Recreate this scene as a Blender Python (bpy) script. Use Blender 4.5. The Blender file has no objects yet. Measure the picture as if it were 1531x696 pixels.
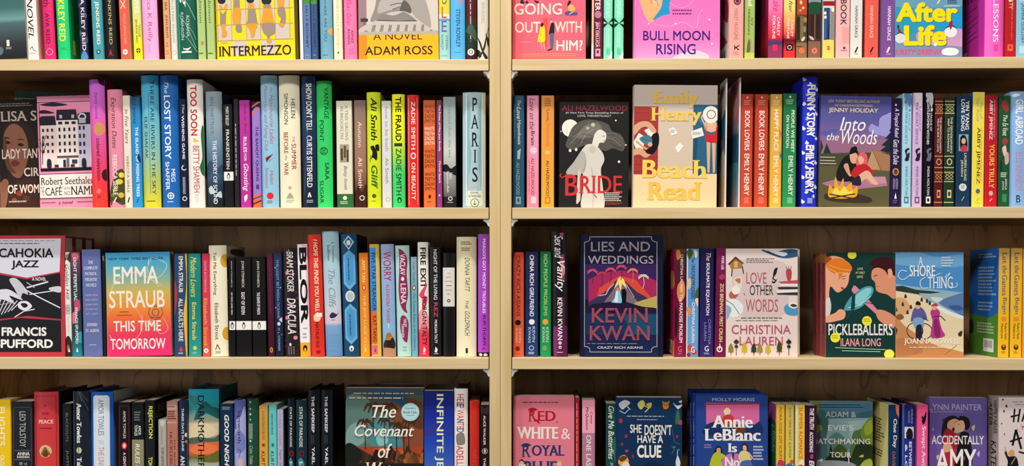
import bpy, bmesh, math, random
from mathutils import Vector, Matrix
from mathutils.geometry import tessellate_polygon
random.seed(4)
SC = bpy.context.scene
COL = SC.collection

# ------------------------------------------------------------------ camera, light, exposure
CAM_Z, HOR, F, D0 = 1.5, 420.0, 1600.0, 1.97        # eye height, horizon row, focal length in px, distance to the shelf edges
cam = bpy.data.cameras.new('camera'); camo = bpy.data.objects.new('camera', cam); COL.objects.link(camo)
camo.location = (0, -D0, CAM_Z); camo.rotation_euler = (math.pi/2, 0, 0)
cam.sensor_width = 36; cam.lens = 36*F/1531; cam.shift_y = (HOR-348)/1531; cam.shift_x = -0.5/1531
cam.clip_start = .05
SC.camera = camo
vs = SC.view_settings
vs.view_transform = 'Standard'; vs.look = 'None'; vs.gamma = 1; vs.use_curve_mapping = False; vs.exposure = -0.64

w = bpy.data.worlds.new('world'); SC.world = w; w.use_nodes = True
w.node_tree.nodes['Background'].inputs[0].default_value = (1.0, .95, .9, 1)
w.node_tree.nodes['Background'].inputs[1].default_value = .09

def area(name, loc, target, size, power, col):
    l = bpy.data.lights.new(name, 'AREA'); l.shape = 'DISK'; l.size = size; l.energy = power; l.color = col
    o = bpy.data.objects.new(name, l); COL.objects.link(o); o.location = loc
    d = Vector(target)-Vector(loc); o.rotation_euler = d.to_track_quat('-Z', 'Y').to_euler()
    o['kind'] = 'structure'
    return o
area('ceiling_spot_light', (-1.0, -1.4, 4.9), (-.55, 0, 1.4), .26, 88, (1, .97, .95))
area('ceiling_spot_light', (.2, -1.35, 4.9), (.1, 0, 1.4), .26, 68, (1, .96, .90))
area('ceiling_spot_light', (1.1, -1.4, 4.9), (.7, 0, 1.4), .26, 76, (1, .91, .78))
area('side_window_light', (-3.4, -2.7, 1.62), (.4, .2, 1.5), .9, 48, (1, .97, .95))  # unseen fill added low at the side to brighten the back boards
area('side_window_light', (3.4, -2.7, 1.62), (-.4, .2, 1.5), .9, 22, (1, .93, .84))  # matching added fill from the right, no real window there
area('ceiling_panel_light', (-.75, -2.75, 3.65), (.2, 0, 1.4), .5, 108, (1, .94, .87))

# ------------------------------------------------------------------ materials
def lin(c): return c/12.92 if c <= .04045 else ((c+.055)/1.055)**2.4
def rgb(h): return tuple(lin(int(h[i:i+2], 16)/255) for i in (0, 2, 4))
MATS = {}
def new_mat(name):
    m = bpy.data.materials.new(name); m.use_nodes = True
    return m, m.node_tree, m.node_tree.nodes['Principled BSDF']
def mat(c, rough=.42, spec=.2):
    """printed paper: one ink, or a fade given as ((position up the book, colour), ...)"""
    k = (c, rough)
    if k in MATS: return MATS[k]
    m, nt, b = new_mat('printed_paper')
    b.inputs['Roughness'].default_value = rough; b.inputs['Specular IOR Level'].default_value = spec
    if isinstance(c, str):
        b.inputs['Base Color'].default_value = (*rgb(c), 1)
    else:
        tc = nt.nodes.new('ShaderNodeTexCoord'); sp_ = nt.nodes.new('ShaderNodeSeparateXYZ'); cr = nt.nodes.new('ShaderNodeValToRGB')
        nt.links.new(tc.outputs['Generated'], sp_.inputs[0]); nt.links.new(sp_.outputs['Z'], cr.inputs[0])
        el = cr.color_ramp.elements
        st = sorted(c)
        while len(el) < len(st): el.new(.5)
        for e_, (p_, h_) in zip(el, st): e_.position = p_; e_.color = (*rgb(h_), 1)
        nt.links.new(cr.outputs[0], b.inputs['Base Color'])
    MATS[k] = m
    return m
def wood(name, dark, light, axis, rough=.5, fine=1.0):
    m, nt, b = new_mat(name); N = nt.nodes; L = nt.links
    tc = N.new('ShaderNodeTexCoord'); mp = N.new('ShaderNodeMapping')
    s = [38*fine, 38*fine, 38*fine]; s[axis] = 1.3*fine; mp.inputs['Scale'].default_value = s
    L.new(tc.outputs['Object'], mp.inputs[0])
    n = N.new('ShaderNodeTexNoise'); n.inputs['Scale'].default_value = 2.2; n.inputs['Detail'].default_value = 6; n.inputs['Distortion'].default_value = .6
    L.new(mp.outputs[0], n.inputs[0])
    cr = N.new('ShaderNodeValToRGB'); cr.color_ramp.elements[0].position = .32; cr.color_ramp.elements[1].position = .66
    cr.color_ramp.elements[0].color = (*rgb(dark), 1); cr.color_ramp.elements[1].color = (*rgb(light), 1)
    L.new(n.outputs[0], cr.inputs[0]); L.new(cr.outputs[0], b.inputs['Base Color'])
    bp = N.new('ShaderNodeBump'); bp.inputs['Strength'].default_value = .08; bp.inputs['Distance'].default_value = .001
    L.new(n.outputs[0], bp.inputs['Height']); L.new(bp.outputs[0], b.inputs['Normal'])
    b.inputs['Roughness'].default_value = rough
    return m
M_SHELF = wood('pale_maple_laminate_across', 'ceb384', 'dec89c', 0)
M_PANEL = wood('pale_maple_laminate_upright', 'ccb07c', 'dcc393', 2)
M_BACK = wood('brown_back_board', '8a6a4a', 'b08a62', 2, .6, .35)
def add_figure(m, dark, amount):
    """cathedral grain: thin dark contour lines of a slow, stretched noise"""
    nt = m.node_tree; N = nt.nodes; L = nt.links; b = N['Principled BSDF']
    tc = N.new('ShaderNodeTexCoord'); mp = N.new('ShaderNodeMapping'); mp.inputs['Scale'].default_value = (9, 9, 2.2); L.new(tc.outputs['Object'], mp.inputs[0])
    n = N.new('ShaderNodeTexNoise'); n.inputs['Scale'].default_value = 1.0; n.inputs['Detail'].default_value = 2.5; n.inputs['Distortion'].default_value = .5; L.new(mp.outputs[0], n.inputs[0])
    mm = N.new('ShaderNodeMath'); mm.operation = 'MULTIPLY'; mm.inputs[1].default_value = 9; L.new(n.outputs[0], mm.inputs[0])
    fr = N.new('ShaderNodeMath'); fr.operation = 'FRACT'; L.new(mm.outputs[0], fr.inputs[0])
    cr = N.new('ShaderNodeValToRGB'); e_ = cr.color_ramp.elements; e_[0].position = 0; e_[0].color = (1, 1, 1, 1); e_[1].position = .12; e_[1].color = (0, 0, 0, 1); L.new(fr.outputs[0], cr.inputs[0])
    mu = N.new('ShaderNodeMath'); mu.operation = 'MULTIPLY'; mu.inputs[1].default_value = amount; L.new(cr.outputs[0], mu.inputs[0])
    mx = N.new('ShaderNodeMix'); mx.data_type = 'RGBA'; src = b.inputs['Base Color'].links[0].from_socket
    L.new(mu.outputs[0], mx.inputs[0]); L.new(src, mx.inputs[6]); mx.inputs[7].default_value = (*rgb(dark), 1)
    L.new(mx.outputs[2], b.inputs['Base Color'])
add_figure(M_BACK, '4a3524', .6)
M_UNDER = wood('brown_board_underside', '5e4632', '7a5c42', 0, .6, .5)
def page_mat():
    m, nt, b = new_mat('page_edges'); N = nt.nodes; L = nt.links
    tc = N.new('ShaderNodeTexCoord'); wv = N.new('ShaderNodeTexNoise'); mp = N.new('ShaderNodeMapping')
    mp.inputs['Scale'].default_value = (1800, 4, 4); L.new(tc.outputs['Object'], mp.inputs[0]); L.new(mp.outputs[0], wv.inputs[0])
    cr = N.new('ShaderNodeValToRGB'); cr.color_ramp.elements[0].color = (*rgb('b3aa98'), 1); cr.color_ramp.elements[1].color = (*rgb('d8d0be'), 1)
    L.new(wv.outputs[0], cr.inputs[0]); L.new(cr.outputs[0], b.inputs['Base Color']); b.inputs['Roughness'].default_value = .8
    return m
M_PAGE = page_mat()
def plain(name, h, rough=.6):
    m, nt, b = new_mat(name); b.inputs['Base Color'].default_value = (*rgb(h), 1); b.inputs['Roughness'].default_value = rough
    return m

# ------------------------------------------------------------------ mesh helpers
def link(name, bm, mats, parent=None, M=None, smooth=False):
    me = bpy.data.meshes.new(name); bm.to_mesh(me); bm.free()
    for m in mats: me.materials.append(m)
    o = bpy.data.objects.new(name, me); COL.objects.link(o)
    if smooth:
        for p_ in me.polygons: p_.use_smooth = True
    if parent: o.parent = parent
    if M is not None: o.matrix_world = M
    return o
def box(bm, x0, x1, y0, y1, z0, z1, mi=0, bev=0):
    v = [bm.verts.new((x, y, z)) for z in (z0, z1) for y in (y0, y1) for x in (x0, x1)]
    fs = [bm.faces.new([v[i] for i in q]) for q in ((0, 2, 3, 1), (4, 5, 7, 6), (0, 1, 5, 4), (2, 6, 7, 3), (0, 4, 6, 2), (1, 3, 7, 5))]
    for f in fs: f.material_index = mi
    if bev:
        es = list({e for f in fs for e in f.edges})
        bmesh.ops.bevel(bm, geom=es, offset=bev, segments=2, affect='EDGES', profile=.6)
def prism(bm, pts, z0, z1, mi=0):
    """upright prism on an (x, y) outline given anticlockwise from above"""
    a = [bm.verts.new((x, y, z0)) for x, y in pts]; b = [bm.verts.new((x, y, z1)) for x, y in pts]
    n = len(pts)
    for i in range(n):
        bm.faces.new((a[i], a[(i+1) % n], b[(i+1) % n], b[i])).material_index = mi
    bm.faces.new(b).material_index = mi; bm.faces.new(a[::-1]).material_index = mi

# ------------------------------------------------------------------ lettering: flat 2-D outlines, cached
FONT = None
TXT = {}
def text2d(s, st):
    k = (s, st)
    if k in TXT: return TXT[k]
    c = bpy.data.curves.new('letters', 'FONT'); c.body = s; c.size = 1; c.resolution_u = 3; c.fill_mode = 'FRONT'
    if st in 'icIj': c.shear = .3 if st in 'cj' else .2
    o = bpy.data.objects.new('letters', c); me = o.to_mesh()
    V = [(v.co.x, v.co.y) for v in me.vertices]; P = [list(p_.vertices) for p_ in me.polygons]
    o.to_mesh_clear(); bpy.data.objects.remove(o); bpy.data.curves.remove(c)
    if st in 'sSj':                                   # thick uprights and serifs
        ec = {}
        for p_ in P:
            for i in range(len(p_)):
                e_ = tuple(sorted((p_[i], p_[(i+1) % len(p_)]))); ec[e_] = ec.get(e_, 0)+1
        sh = .32 if st == 'j' else 0
        tops = sorted({round(V[i][1], 2) for e_, n_ in ec.items() if n_ == 1 for i in e_})
        ser = []
        for (i, j), n_ in ec.items():
            if n_ != 1: continue
            (ax, ay), (bx, by) = V[i], V[j]
            if abs(ay-by) < .004 and .03 < abs(ax-bx) < .14 and (abs(ay) < .02 or ay > .45):
                ser.append((min(ax, bx), max(ax, bx), ay))
        wd = .022
        P0, V0, n0 = list(P), list(V), len(V)
        for k_ in range(1, 4 if st == 'S' else 2):
            V = V+[(x+wd*k_, y, k_) for x, y in V0]; P = P+[[i+n0*k_ for i in p_] for p_ in P0]
        wd *= 1.5 if st == 'S' else .5
        for x0, x1, y in ser:
            x1 += wd*(2 if st == 'S' else 1); e_ = .062; t_ = .034
            y0, y1 = (y, y+t_) if y < .2 else (y-t_, y)
            b_ = len(V); V += [(x0-e_, y0, 7), (x1+e_, y0, 7), (x1+e_, y1, 7), (x0-e_, y1, 7)]; P.append([b_, b_+1, b_+2, b_+3])
    em = {'b': .011, 'h': .026, 'i': .008, 'I': .02, 'H': .036}.get(st, 0)
    if em:                                            # heavier strokes: the outline doubled a hair to every side
        P0, V0, n0 = P, V, len(V); V, P = [], []
        for k_ in range(4 if em < .02 else 8):
            a = 6.2832*(k_+.5)/(4 if em < .02 else 8); dx, dy = em*1.2*math.cos(a), em*1.2*math.sin(a)
            V += [(v[0]+dx, v[1]+dy, k_) for v in V0]; P += [[i+n0*k_ for i in p_] for p_ in P0]
        if em >= .02: V += [(v[0], v[1], 8) for v in V0]; P += [[i+n0*8 for i in p_] for p_ in P0]
    if not V: V = [(0, 0), (1, 0), (0, 1)]; P = []
    xs = [v[0] for v in V]; ys = [v[1] for v in V]
    x0, y0 = min(xs), min(ys); sx = (max(xs)-x0) or 1; sy = (max(ys)-y0) or 1
    TXT[k] = ([((v[0]-x0)/sx, (v[1]-y0)/sy, v[2] if len(v) > 2 else 0) for v in V], P)
    return TXT[k]

# ------------------------------------------------------------------ printed items: each is a tuple made by one of these
def t(s, y0, y1, u0, u1, c, st='b'): return ('t', s, y0, y1, u0, u1, c, st)      # runs down the spine
def h(s, x0, x1, y0, y1, c, st='b'): return ('h', s, x0, x1, y0, y1, c, st)      # runs across
def r(x0, x1, y0, y1, c): return ('p', c, [x0, y0, x1, y0, x1, y1, x0, y1])
def e(x, y, rx, ry, c): return ('e', x, y, rx, ry, c)
def p(c, *a): return ('p', c, list(a))
def q(c, *a): return ('q', c, list(a))
def l(c, wd, *a): return ('l', c, wd, list(a))
def c(col, wd, *a):                                                              # a smooth line
    pt = [(a[i], a[i+1]) for i in range(0, len(a), 2)]; pt = [pt[0]]+pt+[pt[-1]]; out = []
    for i in range(1, len(pt)-2):
        p0, p1, p2, p3 = pt[i-1:i+3]
        for j in range(6):
            f = j/6
            out += [.5*(2*p1[d]+(p2[d]-p0[d])*f+(2*p0[d]-5*p1[d]+4*p2[d]-p3[d])*f*f+(3*p1[d]-p0[d]-3*p2[d]+p3[d])*f**3) for d in (0, 1)]
    return ('l', col, wd, out+list(pt[-1]))
def m(x0, x1, y0, y1, n, c): return ('m', x0, x1, y0, y1, n, c)                  # small lines of print
def mv(u0, u1, y0, y1, n, c): return ('mv', u0, u1, y0, y1, n, c)
def ring(x, y, rr, wd, c): return ('g', x, y, rr, wd, c)
STEP = 1.6e-5
class Print:
    """collects flat ink on one face; X, Y turn item coordinates into face millimetres; R scales lengths"""
    def __init__(s, X, Y, sx, sy): s.X, s.Y, s.sx, s.sy = X, Y, sx, sy; s.polys = []; s.n = 0
    def add(s, V, P, c): s.n += 1; s.polys.append((V, P, c, s.n*STEP))
    def poly(s, V, c):
        tri = tessellate_polygon([[Vector((x, y, 0)) for x, y in V]]); s.add(V, [list(t_) for t_ in tri], c)
    def item(s, it):
        X, Y = s.X, s.Y; k = it[0]
        if k == 't':
            _, str_, y0, y1, u0, u1, c, st = it; V, P = text2d(str_, st)
            xa, xb, ya, yb = X(u0), X(u1), Y(y0), Y(y1)
            s.add([(xa+(xb-xa)*vy, ya+(yb-ya)*vx, k_) for vx, vy, k_ in V], P, c)
        elif k == 'h':
            _, str_, x0, x1, y0, y1, c, st = it; V, P = text2d(str_, st)
            xa, xb, ya, yb = X(x0), X(x1), Y(y0), Y(y1)
            s.add([(xa+(xb-xa)*vx, yb+(ya-yb)*vy, k_) for vx, vy, k_ in V], P, c)
        elif k == 'p':
            a = it[2]; s.poly([(X(a[i]), Y(a[i+1])) for i in range(0, len(a), 2)], it[1])
        elif k == 'q':
            a = it[2]; pt = [(X(a[i]), Y(a[i+1])) for i in range(0, len(a), 2)]; n = len(pt); out = []
            for i in range(n):
                p0, p1, p2, p3 = pt[i-1], pt[i], pt[(i+1) % n], pt[(i+2) % n]
                for j in range(5):
                    f = j/5
                    out.append(tuple(.5*(2*p1[d]+(p2[d]-p0[d])*f+(2*p0[d]-5*p1[d]+4*p2[d]-p3[d])*f*f+(3*p1[d]-p0[d]-3*p2[d]+p3[d])*f**3) for d in (0, 1)))
            s.poly(out, it[1])
        elif k == 'e':
            _, x, y, rx, ry, c = it; n = 20
            s.poly([(X(x)+s.sx*rx*math.cos(6.2832*i/n), Y(y)+s.sy*ry*math.sin(6.2832*i/n)) for i in range(n)], c)
        elif k == 'g':
            _, x, y, rr, wd, c = it; n = 24; V = []
            for i in range(n):
                for q_ in (rr, rr-wd): V.append((X(x)+s.sx*q_*math.cos(6.2832*i/n), Y(y)+s.sy*q_*math.sin(6.2832*i/n)))
            s.add(V, [[2*i, 2*i+1, (2*i+3) % (2*n), (2*i+2) % (2*n)] for i in range(n)], c)
        elif k == 'l':
            a = it[3]; pt = [(X(a[i]), Y(a[i+1])) for i in range(0, len(a), 2)]; hw = it[2]*s.sy/2; V = []; P = []
            for (ax, ay), (bx, by) in zip(pt, pt[1:]):
                d = math.hypot(bx-ax, by-ay) or 1; nx, ny = -(by-ay)/d*hw, (bx-ax)/d*hw; b_ = len(V); g_ = b_//4
                V += [(ax+nx, ay+ny, g_), (ax-nx, ay-ny, g_), (bx-nx, by-ny, g_), (bx+nx, by+ny, g_)]; P.append([b_, b_+1, b_+2, b_+3])
            s.add(V, P, it[1])
        elif k == 'm':
            _, x0, x1, y0, y1, n, c = it; V = []; P = []; dy = (y1-y0)/n
            for i in range(n):
                x = x0; ya, yb = Y(y0+dy*i), Y(y0+dy*(i+.55))
                wdt = (x1-x0)/11
                xe = x1-(random.random()*.25*(x1-x0))
                while x < xe:
                    x2 = min(xe, x+wdt*(.5+random.random())); b_ = len(V); xa, xb = X(x), X(x2)
                    V += [(xa, yb), (xb, yb), (xb, ya), (xa, ya)]; P.append([b_, b_+1, b_+2, b_+3]); x = x2+wdt*.22
            s.add(V, P, c)
        elif k == 'mv':
            _, u0, u1, y0, y1, n, c = it; V = []; P = []; du = (u1-u0)/n; wdt = (y1-y0)/11
            for i in range(n):
                y = y0; xa, xb = X(u0+du*i), X(u0+du*(i+.55))
                while y < y1:
                    y2 = min(y1, y+wdt*(.5+random.random())); b_ = len(V); ya, yb = Y(y), Y(y2)
                    V += [(xa, yb), (xb, yb), (xb, ya), (xa, ya)]; P.append([b_, b_+1, b_+2, b_+3]); y = y2+wdt*.25
            s.add(V, P, c)
    def emit(s, bm, place, mats, key, x0, x1, z0, z1, cuts=(), prof=None):
        """clip to the face, bend over the profile and drop into bm; place(x, z, off) gives the 3-D point"""
        for V, P, c, off in s.polys:
            if key(c) not in mats: mats.append(key(c))
            mi = mats.index(key(c)); b2 = bmesh.new(); vs_ = [b2.verts.new((v[0], v[2]*1.6e-6 if len(v) > 2 else 0, v[1])) for v in V]
            for f in P:
                try: b2.faces.new([vs_[i] for i in f])
                except ValueError: pass
            xs = [v[0] for v in V]; zs = [v[1] for v in V]
            g = lambda: b2.verts[:]+b2.edges[:]+b2.faces[:]
            for lim, ax, sg, hit in ((x0, 0, -1, min(xs) < x0), (x1, 0, 1, max(xs) > x1), (z0, 2, -1, min(zs) < z0), (z1, 2, 1, max(zs) > z1)):
                if hit:
                    co = [0, 0, 0]; co[ax] = lim; no = [0, 0, 0]; no[ax] = sg
                    bmesh.ops.bisect_plane(b2, geom=g(), plane_co=co, plane_no=no, clear_outer=True)
            for cx in cuts:
                if min(xs) < cx < max(xs):
                    bmesh.ops.bisect_plane(b2, geom=g(), plane_co=(cx, 0, 0), plane_no=(1, 0, 0))
            mp_ = {}
            for v in b2.verts: mp_[v] = bm.verts.new(place(v.co.x, v.co.z, off+v.co.y))
            for f in b2.faces:
                try: bm.faces.new([mp_[v] for v in f.verts]).material_index = mi
                except ValueError: pass
            b2.free()

# ------------------------------------------------------------------ where things stand
ROWZ = {1: 1.5+(HOR-88.5)/812.2, 2: 1.5+(HOR-310)/812.2, 3: 1.5+(HOR-534.6)/812.2, 4: 1.5+(HOR-757)/812.2}
BAYA = {'L': 0.0, 'R': math.radians(1.45)}              # the right bookcase stands turned a little towards the viewer
KL = {1: 7.5e-5, 2: 4.6e-5, 3: 3.6e-5, 4: 1.2e-5}       # books lean outwards, more on the upper shelves
SHELFNAME = {('L', 1): 'on the top left shelf', ('L', 2): 'on the second left shelf', ('L', 3): 'on the third left shelf', ('L', 4): 'on the bottom left shelf',
             ('R', 1): 'on the top right shelf', ('R', 2): 'on the second right shelf', ('R', 3): 'on the third right shelf', ('R', 4): 'on the bottom right shelf'}
def hit(bay, px, d):
    a = BAYA[bay]; k = (px-766)/F
    dep = (d+D0*math.cos(a))/(math.cos(a)+k*math.sin(a))
    wx, wy = k*dep, dep-D0
    return wx*math.cos(a)-wy*math.sin(a), dep            # x along the bay, distance from the lens
def bay_matrix(bay, x, y, z, yaw=0, lean=0):
    a = BAYA[bay]
    return Matrix.Rotation(-a, 4, 'Z') @ Matrix.Translation((x, y, z)) @ Matrix.Rotation(yaw, 4, 'Z') @ Matrix.Rotation(lean, 4, 'Y')
DEP = {'h': .152, 'p': .134}
def root(bay, row, kind, desc, M, grp, full=False):
    o = bpy.data.objects.new('hardcover_book' if kind == 'h' else 'paperback_book', None); COL.objects.link(o); o.matrix_world = M
    o.empty_display_size = .02
    o['label'] = desc if full else desc+' '+SHELFNAME[(bay, row)]; o['category'] = 'book'
    o['group'] = grp or ('spine-out books ' + SHELFNAME[(bay, row)])
    return o
def setting(bay, row, xl, xr, yt, d, lean):
    x0, s0 = hit(bay, xl, d); x1, s1 = hit(bay, xr, d); w_ = x1-x0; S = F/(.5*(s0+s1))
    zt = CAM_Z+(HOR-yt)/S; zb = ROWZ[row]; H = zt-zb
    ln = KL[row]*(.5*(xl+xr)-766) if lean is None else lean
    return .5*(x0+x1), w_, S, zb, H, ln
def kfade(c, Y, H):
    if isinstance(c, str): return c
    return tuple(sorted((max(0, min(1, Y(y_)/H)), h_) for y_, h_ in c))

# ------------------------------------------------------------------ one book, spine to the front
def sp(bay, row, xl, xr, yt, kind, c, desc, items=(), side=None, back=None, d=.03, lean=None, grp=None, dep=None, sideitems=(), backitems=(), ydrop=0):
    """side = colour of the front cover (on the right of the spine), back = of the back cover (on the left)"""
    X0, w_, S, zb, H, ln = setting(bay, row, xl+.25, xr-.25, yt, d, lean)
    Dp = dep or DEP[kind]*min(1.0, H/(.235 if kind == 'h' else .2)+.05)
    M = bay_matrix(bay, X0, d, zb+abs(math.sin(ln))*w_/2+.0003, 0, ln)
    R_ = root(bay, row, kind, desc, M, grp)
    sag = min(.006, .17*w_) if kind == 'h' else min(.0012, .1*w_)
    n = 8 if kind == 'h' else 2
    th = min(.0026, .2*w_) if kind == 'h' else .0006
    if kind == 'h': xs = [(-.5+i/8)*w_ for i in range(9)]; ys = [sag*((abs(2*x/w_))**2.4) for x in xs]
    else: xs = [-w_/2, -w_/2+sag, w_/2-sag, w_/2]; ys = [sag, 0, 0, sag]
    def prof(x):
        for i in range(len(xs)-1):
            if x <= xs[i+1]+1e-9 or i == len(xs)-2:
                f = (x-xs[i])/(xs[i+1]-xs[i]); return ys[i]+f*(ys[i+1]-ys[i])
    yb = sag+th
    X = lambda u: (u-.5)*w_
    Y = lambda y: CAM_Z+(HOR-y)/S-zb
    key = lambda c_: mat(kfade(c_, Y, H))
    mats = [key(c)]
    bm = bmesh.new()
    prism(bm, list(zip(xs, ys))+[(w_/2, yb), (-w_/2, yb)], 0, H)
    for f in bm.faces: f.smooth = False
    P = Print(X, Y, 1/S, 1/S)
    for it in items: P.item(it)
    P.emit(bm, lambda x, z, off: (x, prof(x)-off, z), mats, key, -w_/2, w_/2, 0, H, xs[1:-1])
    link('spine', bm, mats, R_).matrix_parent_inverse = Matrix()
    def cover(name, xa, xb, col_, its, right):
        bm = bmesh.new(); ms = [key(col_)]
        box(bm, xa, xb, yb, Dp, 0, H)
        if its:
            P = Print((lambda v: v*Dp) if right else (lambda v: (1-v)*Dp), Y, 1/S, 1/S)
            for it in its: P.item(it)
            xo = xb if right else xa; sg = 1 if right else -1
            P.emit(bm, lambda x, z, off: (xo+sg*off, x, z), ms, key, yb, Dp, 0, H)
        link(name, bm, ms, R_)
    c1 = c if isinstance(c, str) else c[len(c)//2][1]
    cover('front_cover', w_/2-th, w_/2, side or c, sideitems, True)
    cover('back_cover', -w_/2, -w_/2+th, back or c, backitems, False)
    bm = bmesh.new(); ins = .0035 if kind == 'h' else .0002
    box(bm, -w_/2+th, w_/2-th, yb, Dp-ins, ins, H-ins-.0003)
    link('page_block', bm, [M_PAGE], R_)
    return R_

# ------------------------------------------------------------------ one book, front cover to the viewer
def fo(bay, row, xl, xr, yt, kind, c, desc, items=(), spine=None, thick=.026, d=.03, lean=None, yaw=0, grp=None, spineitems=(), full=False):
    X0, w_, S, zb, H, ln = setting(bay, row, xl, xr, yt, d, lean)
    M = bay_matrix(bay, X0, d, zb+abs(math.sin(ln))*w_/2+.0003, yaw, ln)
    R_ = root(bay, row, kind, desc, M, grp or ('face-out books '+SHELFNAME[(bay, row)]), full)
    th = .0026 if kind == 'h' else .0006; xc = .5*(xl+xr)
    X = lambda x: (x-xc)/S
    Y = lambda y: CAM_Z+(HOR-y)/S-zb
    key = lambda c_: mat(kfade(c_, Y, H))
    mats = [key(c)]; bm = bmesh.new(); sw = .005 if kind == 'h' else .001
    box(bm, -w_/2+sw, w_/2, 0, th, 0, H)
    P = Print(X, Y, 1/S, 1/S)
    for it in items: P.item(it)
    P.emit(bm, lambda x, z, off: (x, -off, z), mats, key, -w_/2+sw*.4, w_/2, 0, H)
    link('front_cover', bm, mats, R_)
    bm = bmesh.new(); ms = [key(spine or c)]
    k = 6; pts = []
    if kind == 'h':
        pts = [(-w_/2+sw-sw*math.cos(math.pi*(i/k-.5)), thick*.5-(thick*.5)*math.sin(math.pi*(.5-i/k))) for i in range(k+1)]
    else:
        pts = [(-w_/2+sw, 0), (-w_/2, sw), (-w_/2, thick-sw), (-w_/2+sw, thick)]
    prism(bm, pts[::-1], 0, H)
    if spineitems:
        P = Print(lambda u: (1-u)*thick, Y, 1/S, 1/S)
        for it in spineitems: P.item(it)
        P.emit(bm, lambda x, z, off: (-w_/2-off, x, z), ms, key, .001, thick-.001, 0, H)
    bmesh.ops.recalc_face_normals(bm, faces=bm.faces[:])
    link('spine', bm, ms, R_)
    bm = bmesh.new(); box(bm, -w_/2+sw, w_/2, thick-th, thick, 0, H); link('back_cover', bm, [key(spine or c)], R_)
    ins = .004 if kind == 'h' else .0003
    bm = bmesh.new(); box(bm, -w_/2+sw, w_/2-ins, th, thick-th, ins, H-ins); link('page_block', bm, [M_PAGE], R_)
    return R_
W, K = 'f2f0ea', '131316'
# ------------------------------------------------------------------ the room and the two bookcases
def struct(name, bm, mt):
    o = link(name, bm, [mt]); o['kind'] = 'structure'; return o
bm = bmesh.new(); box(bm, -4, 4, -5, .42, -.05, 0); struct('floor', bm, plain('dark_carpet', '2c2826', .9))
bm = bmesh.new(); box(bm, -4, 4, .42, .5, 0, 4.4); struct('wall_back', bm, plain('plain_wall_paint', 'b8ac98', .8))
SH_T, SH_D = .0209, .262
def bookcase(bay, label, x0, x1):
    a = BAYA[bay]; M = Matrix.Rotation(-a, 4, 'Z')
    R_ = bpy.data.objects.new('bookcase', None); COL.objects.link(R_); R_.matrix_world = M
    R_['label'] = label; R_['category'] = 'bookcase'; R_['group'] = 'bookcases side by side'
    top = ROWZ[1]+.275
    for xa in (x0, x1-.0198):
        bm = bmesh.new(); box(bm, xa, xa+.0198, 0, SH_D+.016, 0, top+.03, 0, .0012); link('side_panel', bm, [M_PANEL], R_)
    bm = bmesh.new(); box(bm, x0+.0198, x1-.0198, SH_D+.001, SH_D+.012, .08, top); link('back_panel', bm, [M_BACK], R_)
    for z in (top, ROWZ[1], ROWZ[2], ROWZ[3], ROWZ[4], ROWZ[4]-.275, ROWZ[4]-.55, .1):
        g = .0016
        bm = bmesh.new(); box(bm, x0+.0198+g, x1-.0198-g, .0005, SH_D, z-SH_T, z, 0, .0011)
        bm.normal_update()                                            # the underside is bare brown board
        for f in bm.faces: f.material_index = 1 if f.normal.z < -.9 else 0
        link('shelf_board', bm, [M_SHELF, M_UNDER], R_)
        for sx, xe in ((1, x0+.0198), (-1, x1-.0198)):              # corner supports under the boards
            bm = bmesh.new(); zt = z-SH_T
            out = [(0, 0), (.0115, 0), (.0115, -.003), (.0075, -.0052), (.0045, -.0085), (.003, -.0125), (0, -.0145)]
            A = [bm.verts.new((xe+sx*x, .004, zt+y)) for x, y in out]; B = [bm.verts.new((xe+sx*x, .03, zt+y)) for x, y in out]
            nn = len(out)
            for i in range(nn): bm.faces.new((A[i], A[(i+1) % nn], B[(i+1) % nn], B[i]))
            bm.faces.new(A); bm.faces.new(B); bmesh.ops.recalc_face_normals(bm, faces=bm.faces[:])
            link('shelf_bracket', bm, [M_BRK], R_)
    bm = bmesh.new(); box(bm, x0+.0198, x1-.0198, .02, .035, 0, .079); link('plinth', bm, [M_PANEL], R_)
    return R_
M_BRK = plain('clear_white_plastic', 'd8d4d0', .35)
bookcase('L', 'pale maple bookcase on the left, holding the left-hand shelves of books', -1.16, -.0222)
bookcase('R', 'pale maple bookcase on the right, holding the right-hand shelves of books', -.0218, 1.14)
# ================================================================== top shelves (their upper halves are above the photo)
# ---- left
fo('L', 1, -72, 41, -70, 'p', ((-60, '2a4a50'), (18, '3f6a68'), (34, '6a9a98'), (40, '4a6468'), (70, '2e3238'), (88, '1c2024')), 'dark teal and charcoal face-out paperback at the far left',
   [r(11.5, 15.5, 65, 74, 'e8e8e4'), m(10, 19, 75.5, 79.5, 2, '9aa0a0'), q('5a6a74', -10, 78, 0, 74, 6, 78, 3, 86, -10, 88)], thick=.03)
sp('L', 1, 41.5, 57.5, -95, 'h', 'ecebe4', 'white hardcover with black brush-lettered novel title',
   [t('A PARIS NOVEL', -75, 58, .16, .72, K, 'i'), l(K, 1, .25, 74, .5, 70, .6, 76, .85, 77), m(.2, .85, 79, 82, 2, '8a8a88')], side='f0c8c4')
sp('L', 1, 66.5, 83, -90, 'h', 'e0246e', 'hot pink hardcover with dark plum lettering',
   [t('EVIL EYE lth', -60, 10, .1, .75, '7a0a3a'), t('AVA REID', 20, 66, .25, .65, '5a0a34'), ring(.5*1, 78, 5, 1, 'f08ab0')], side='8a1440')
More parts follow.
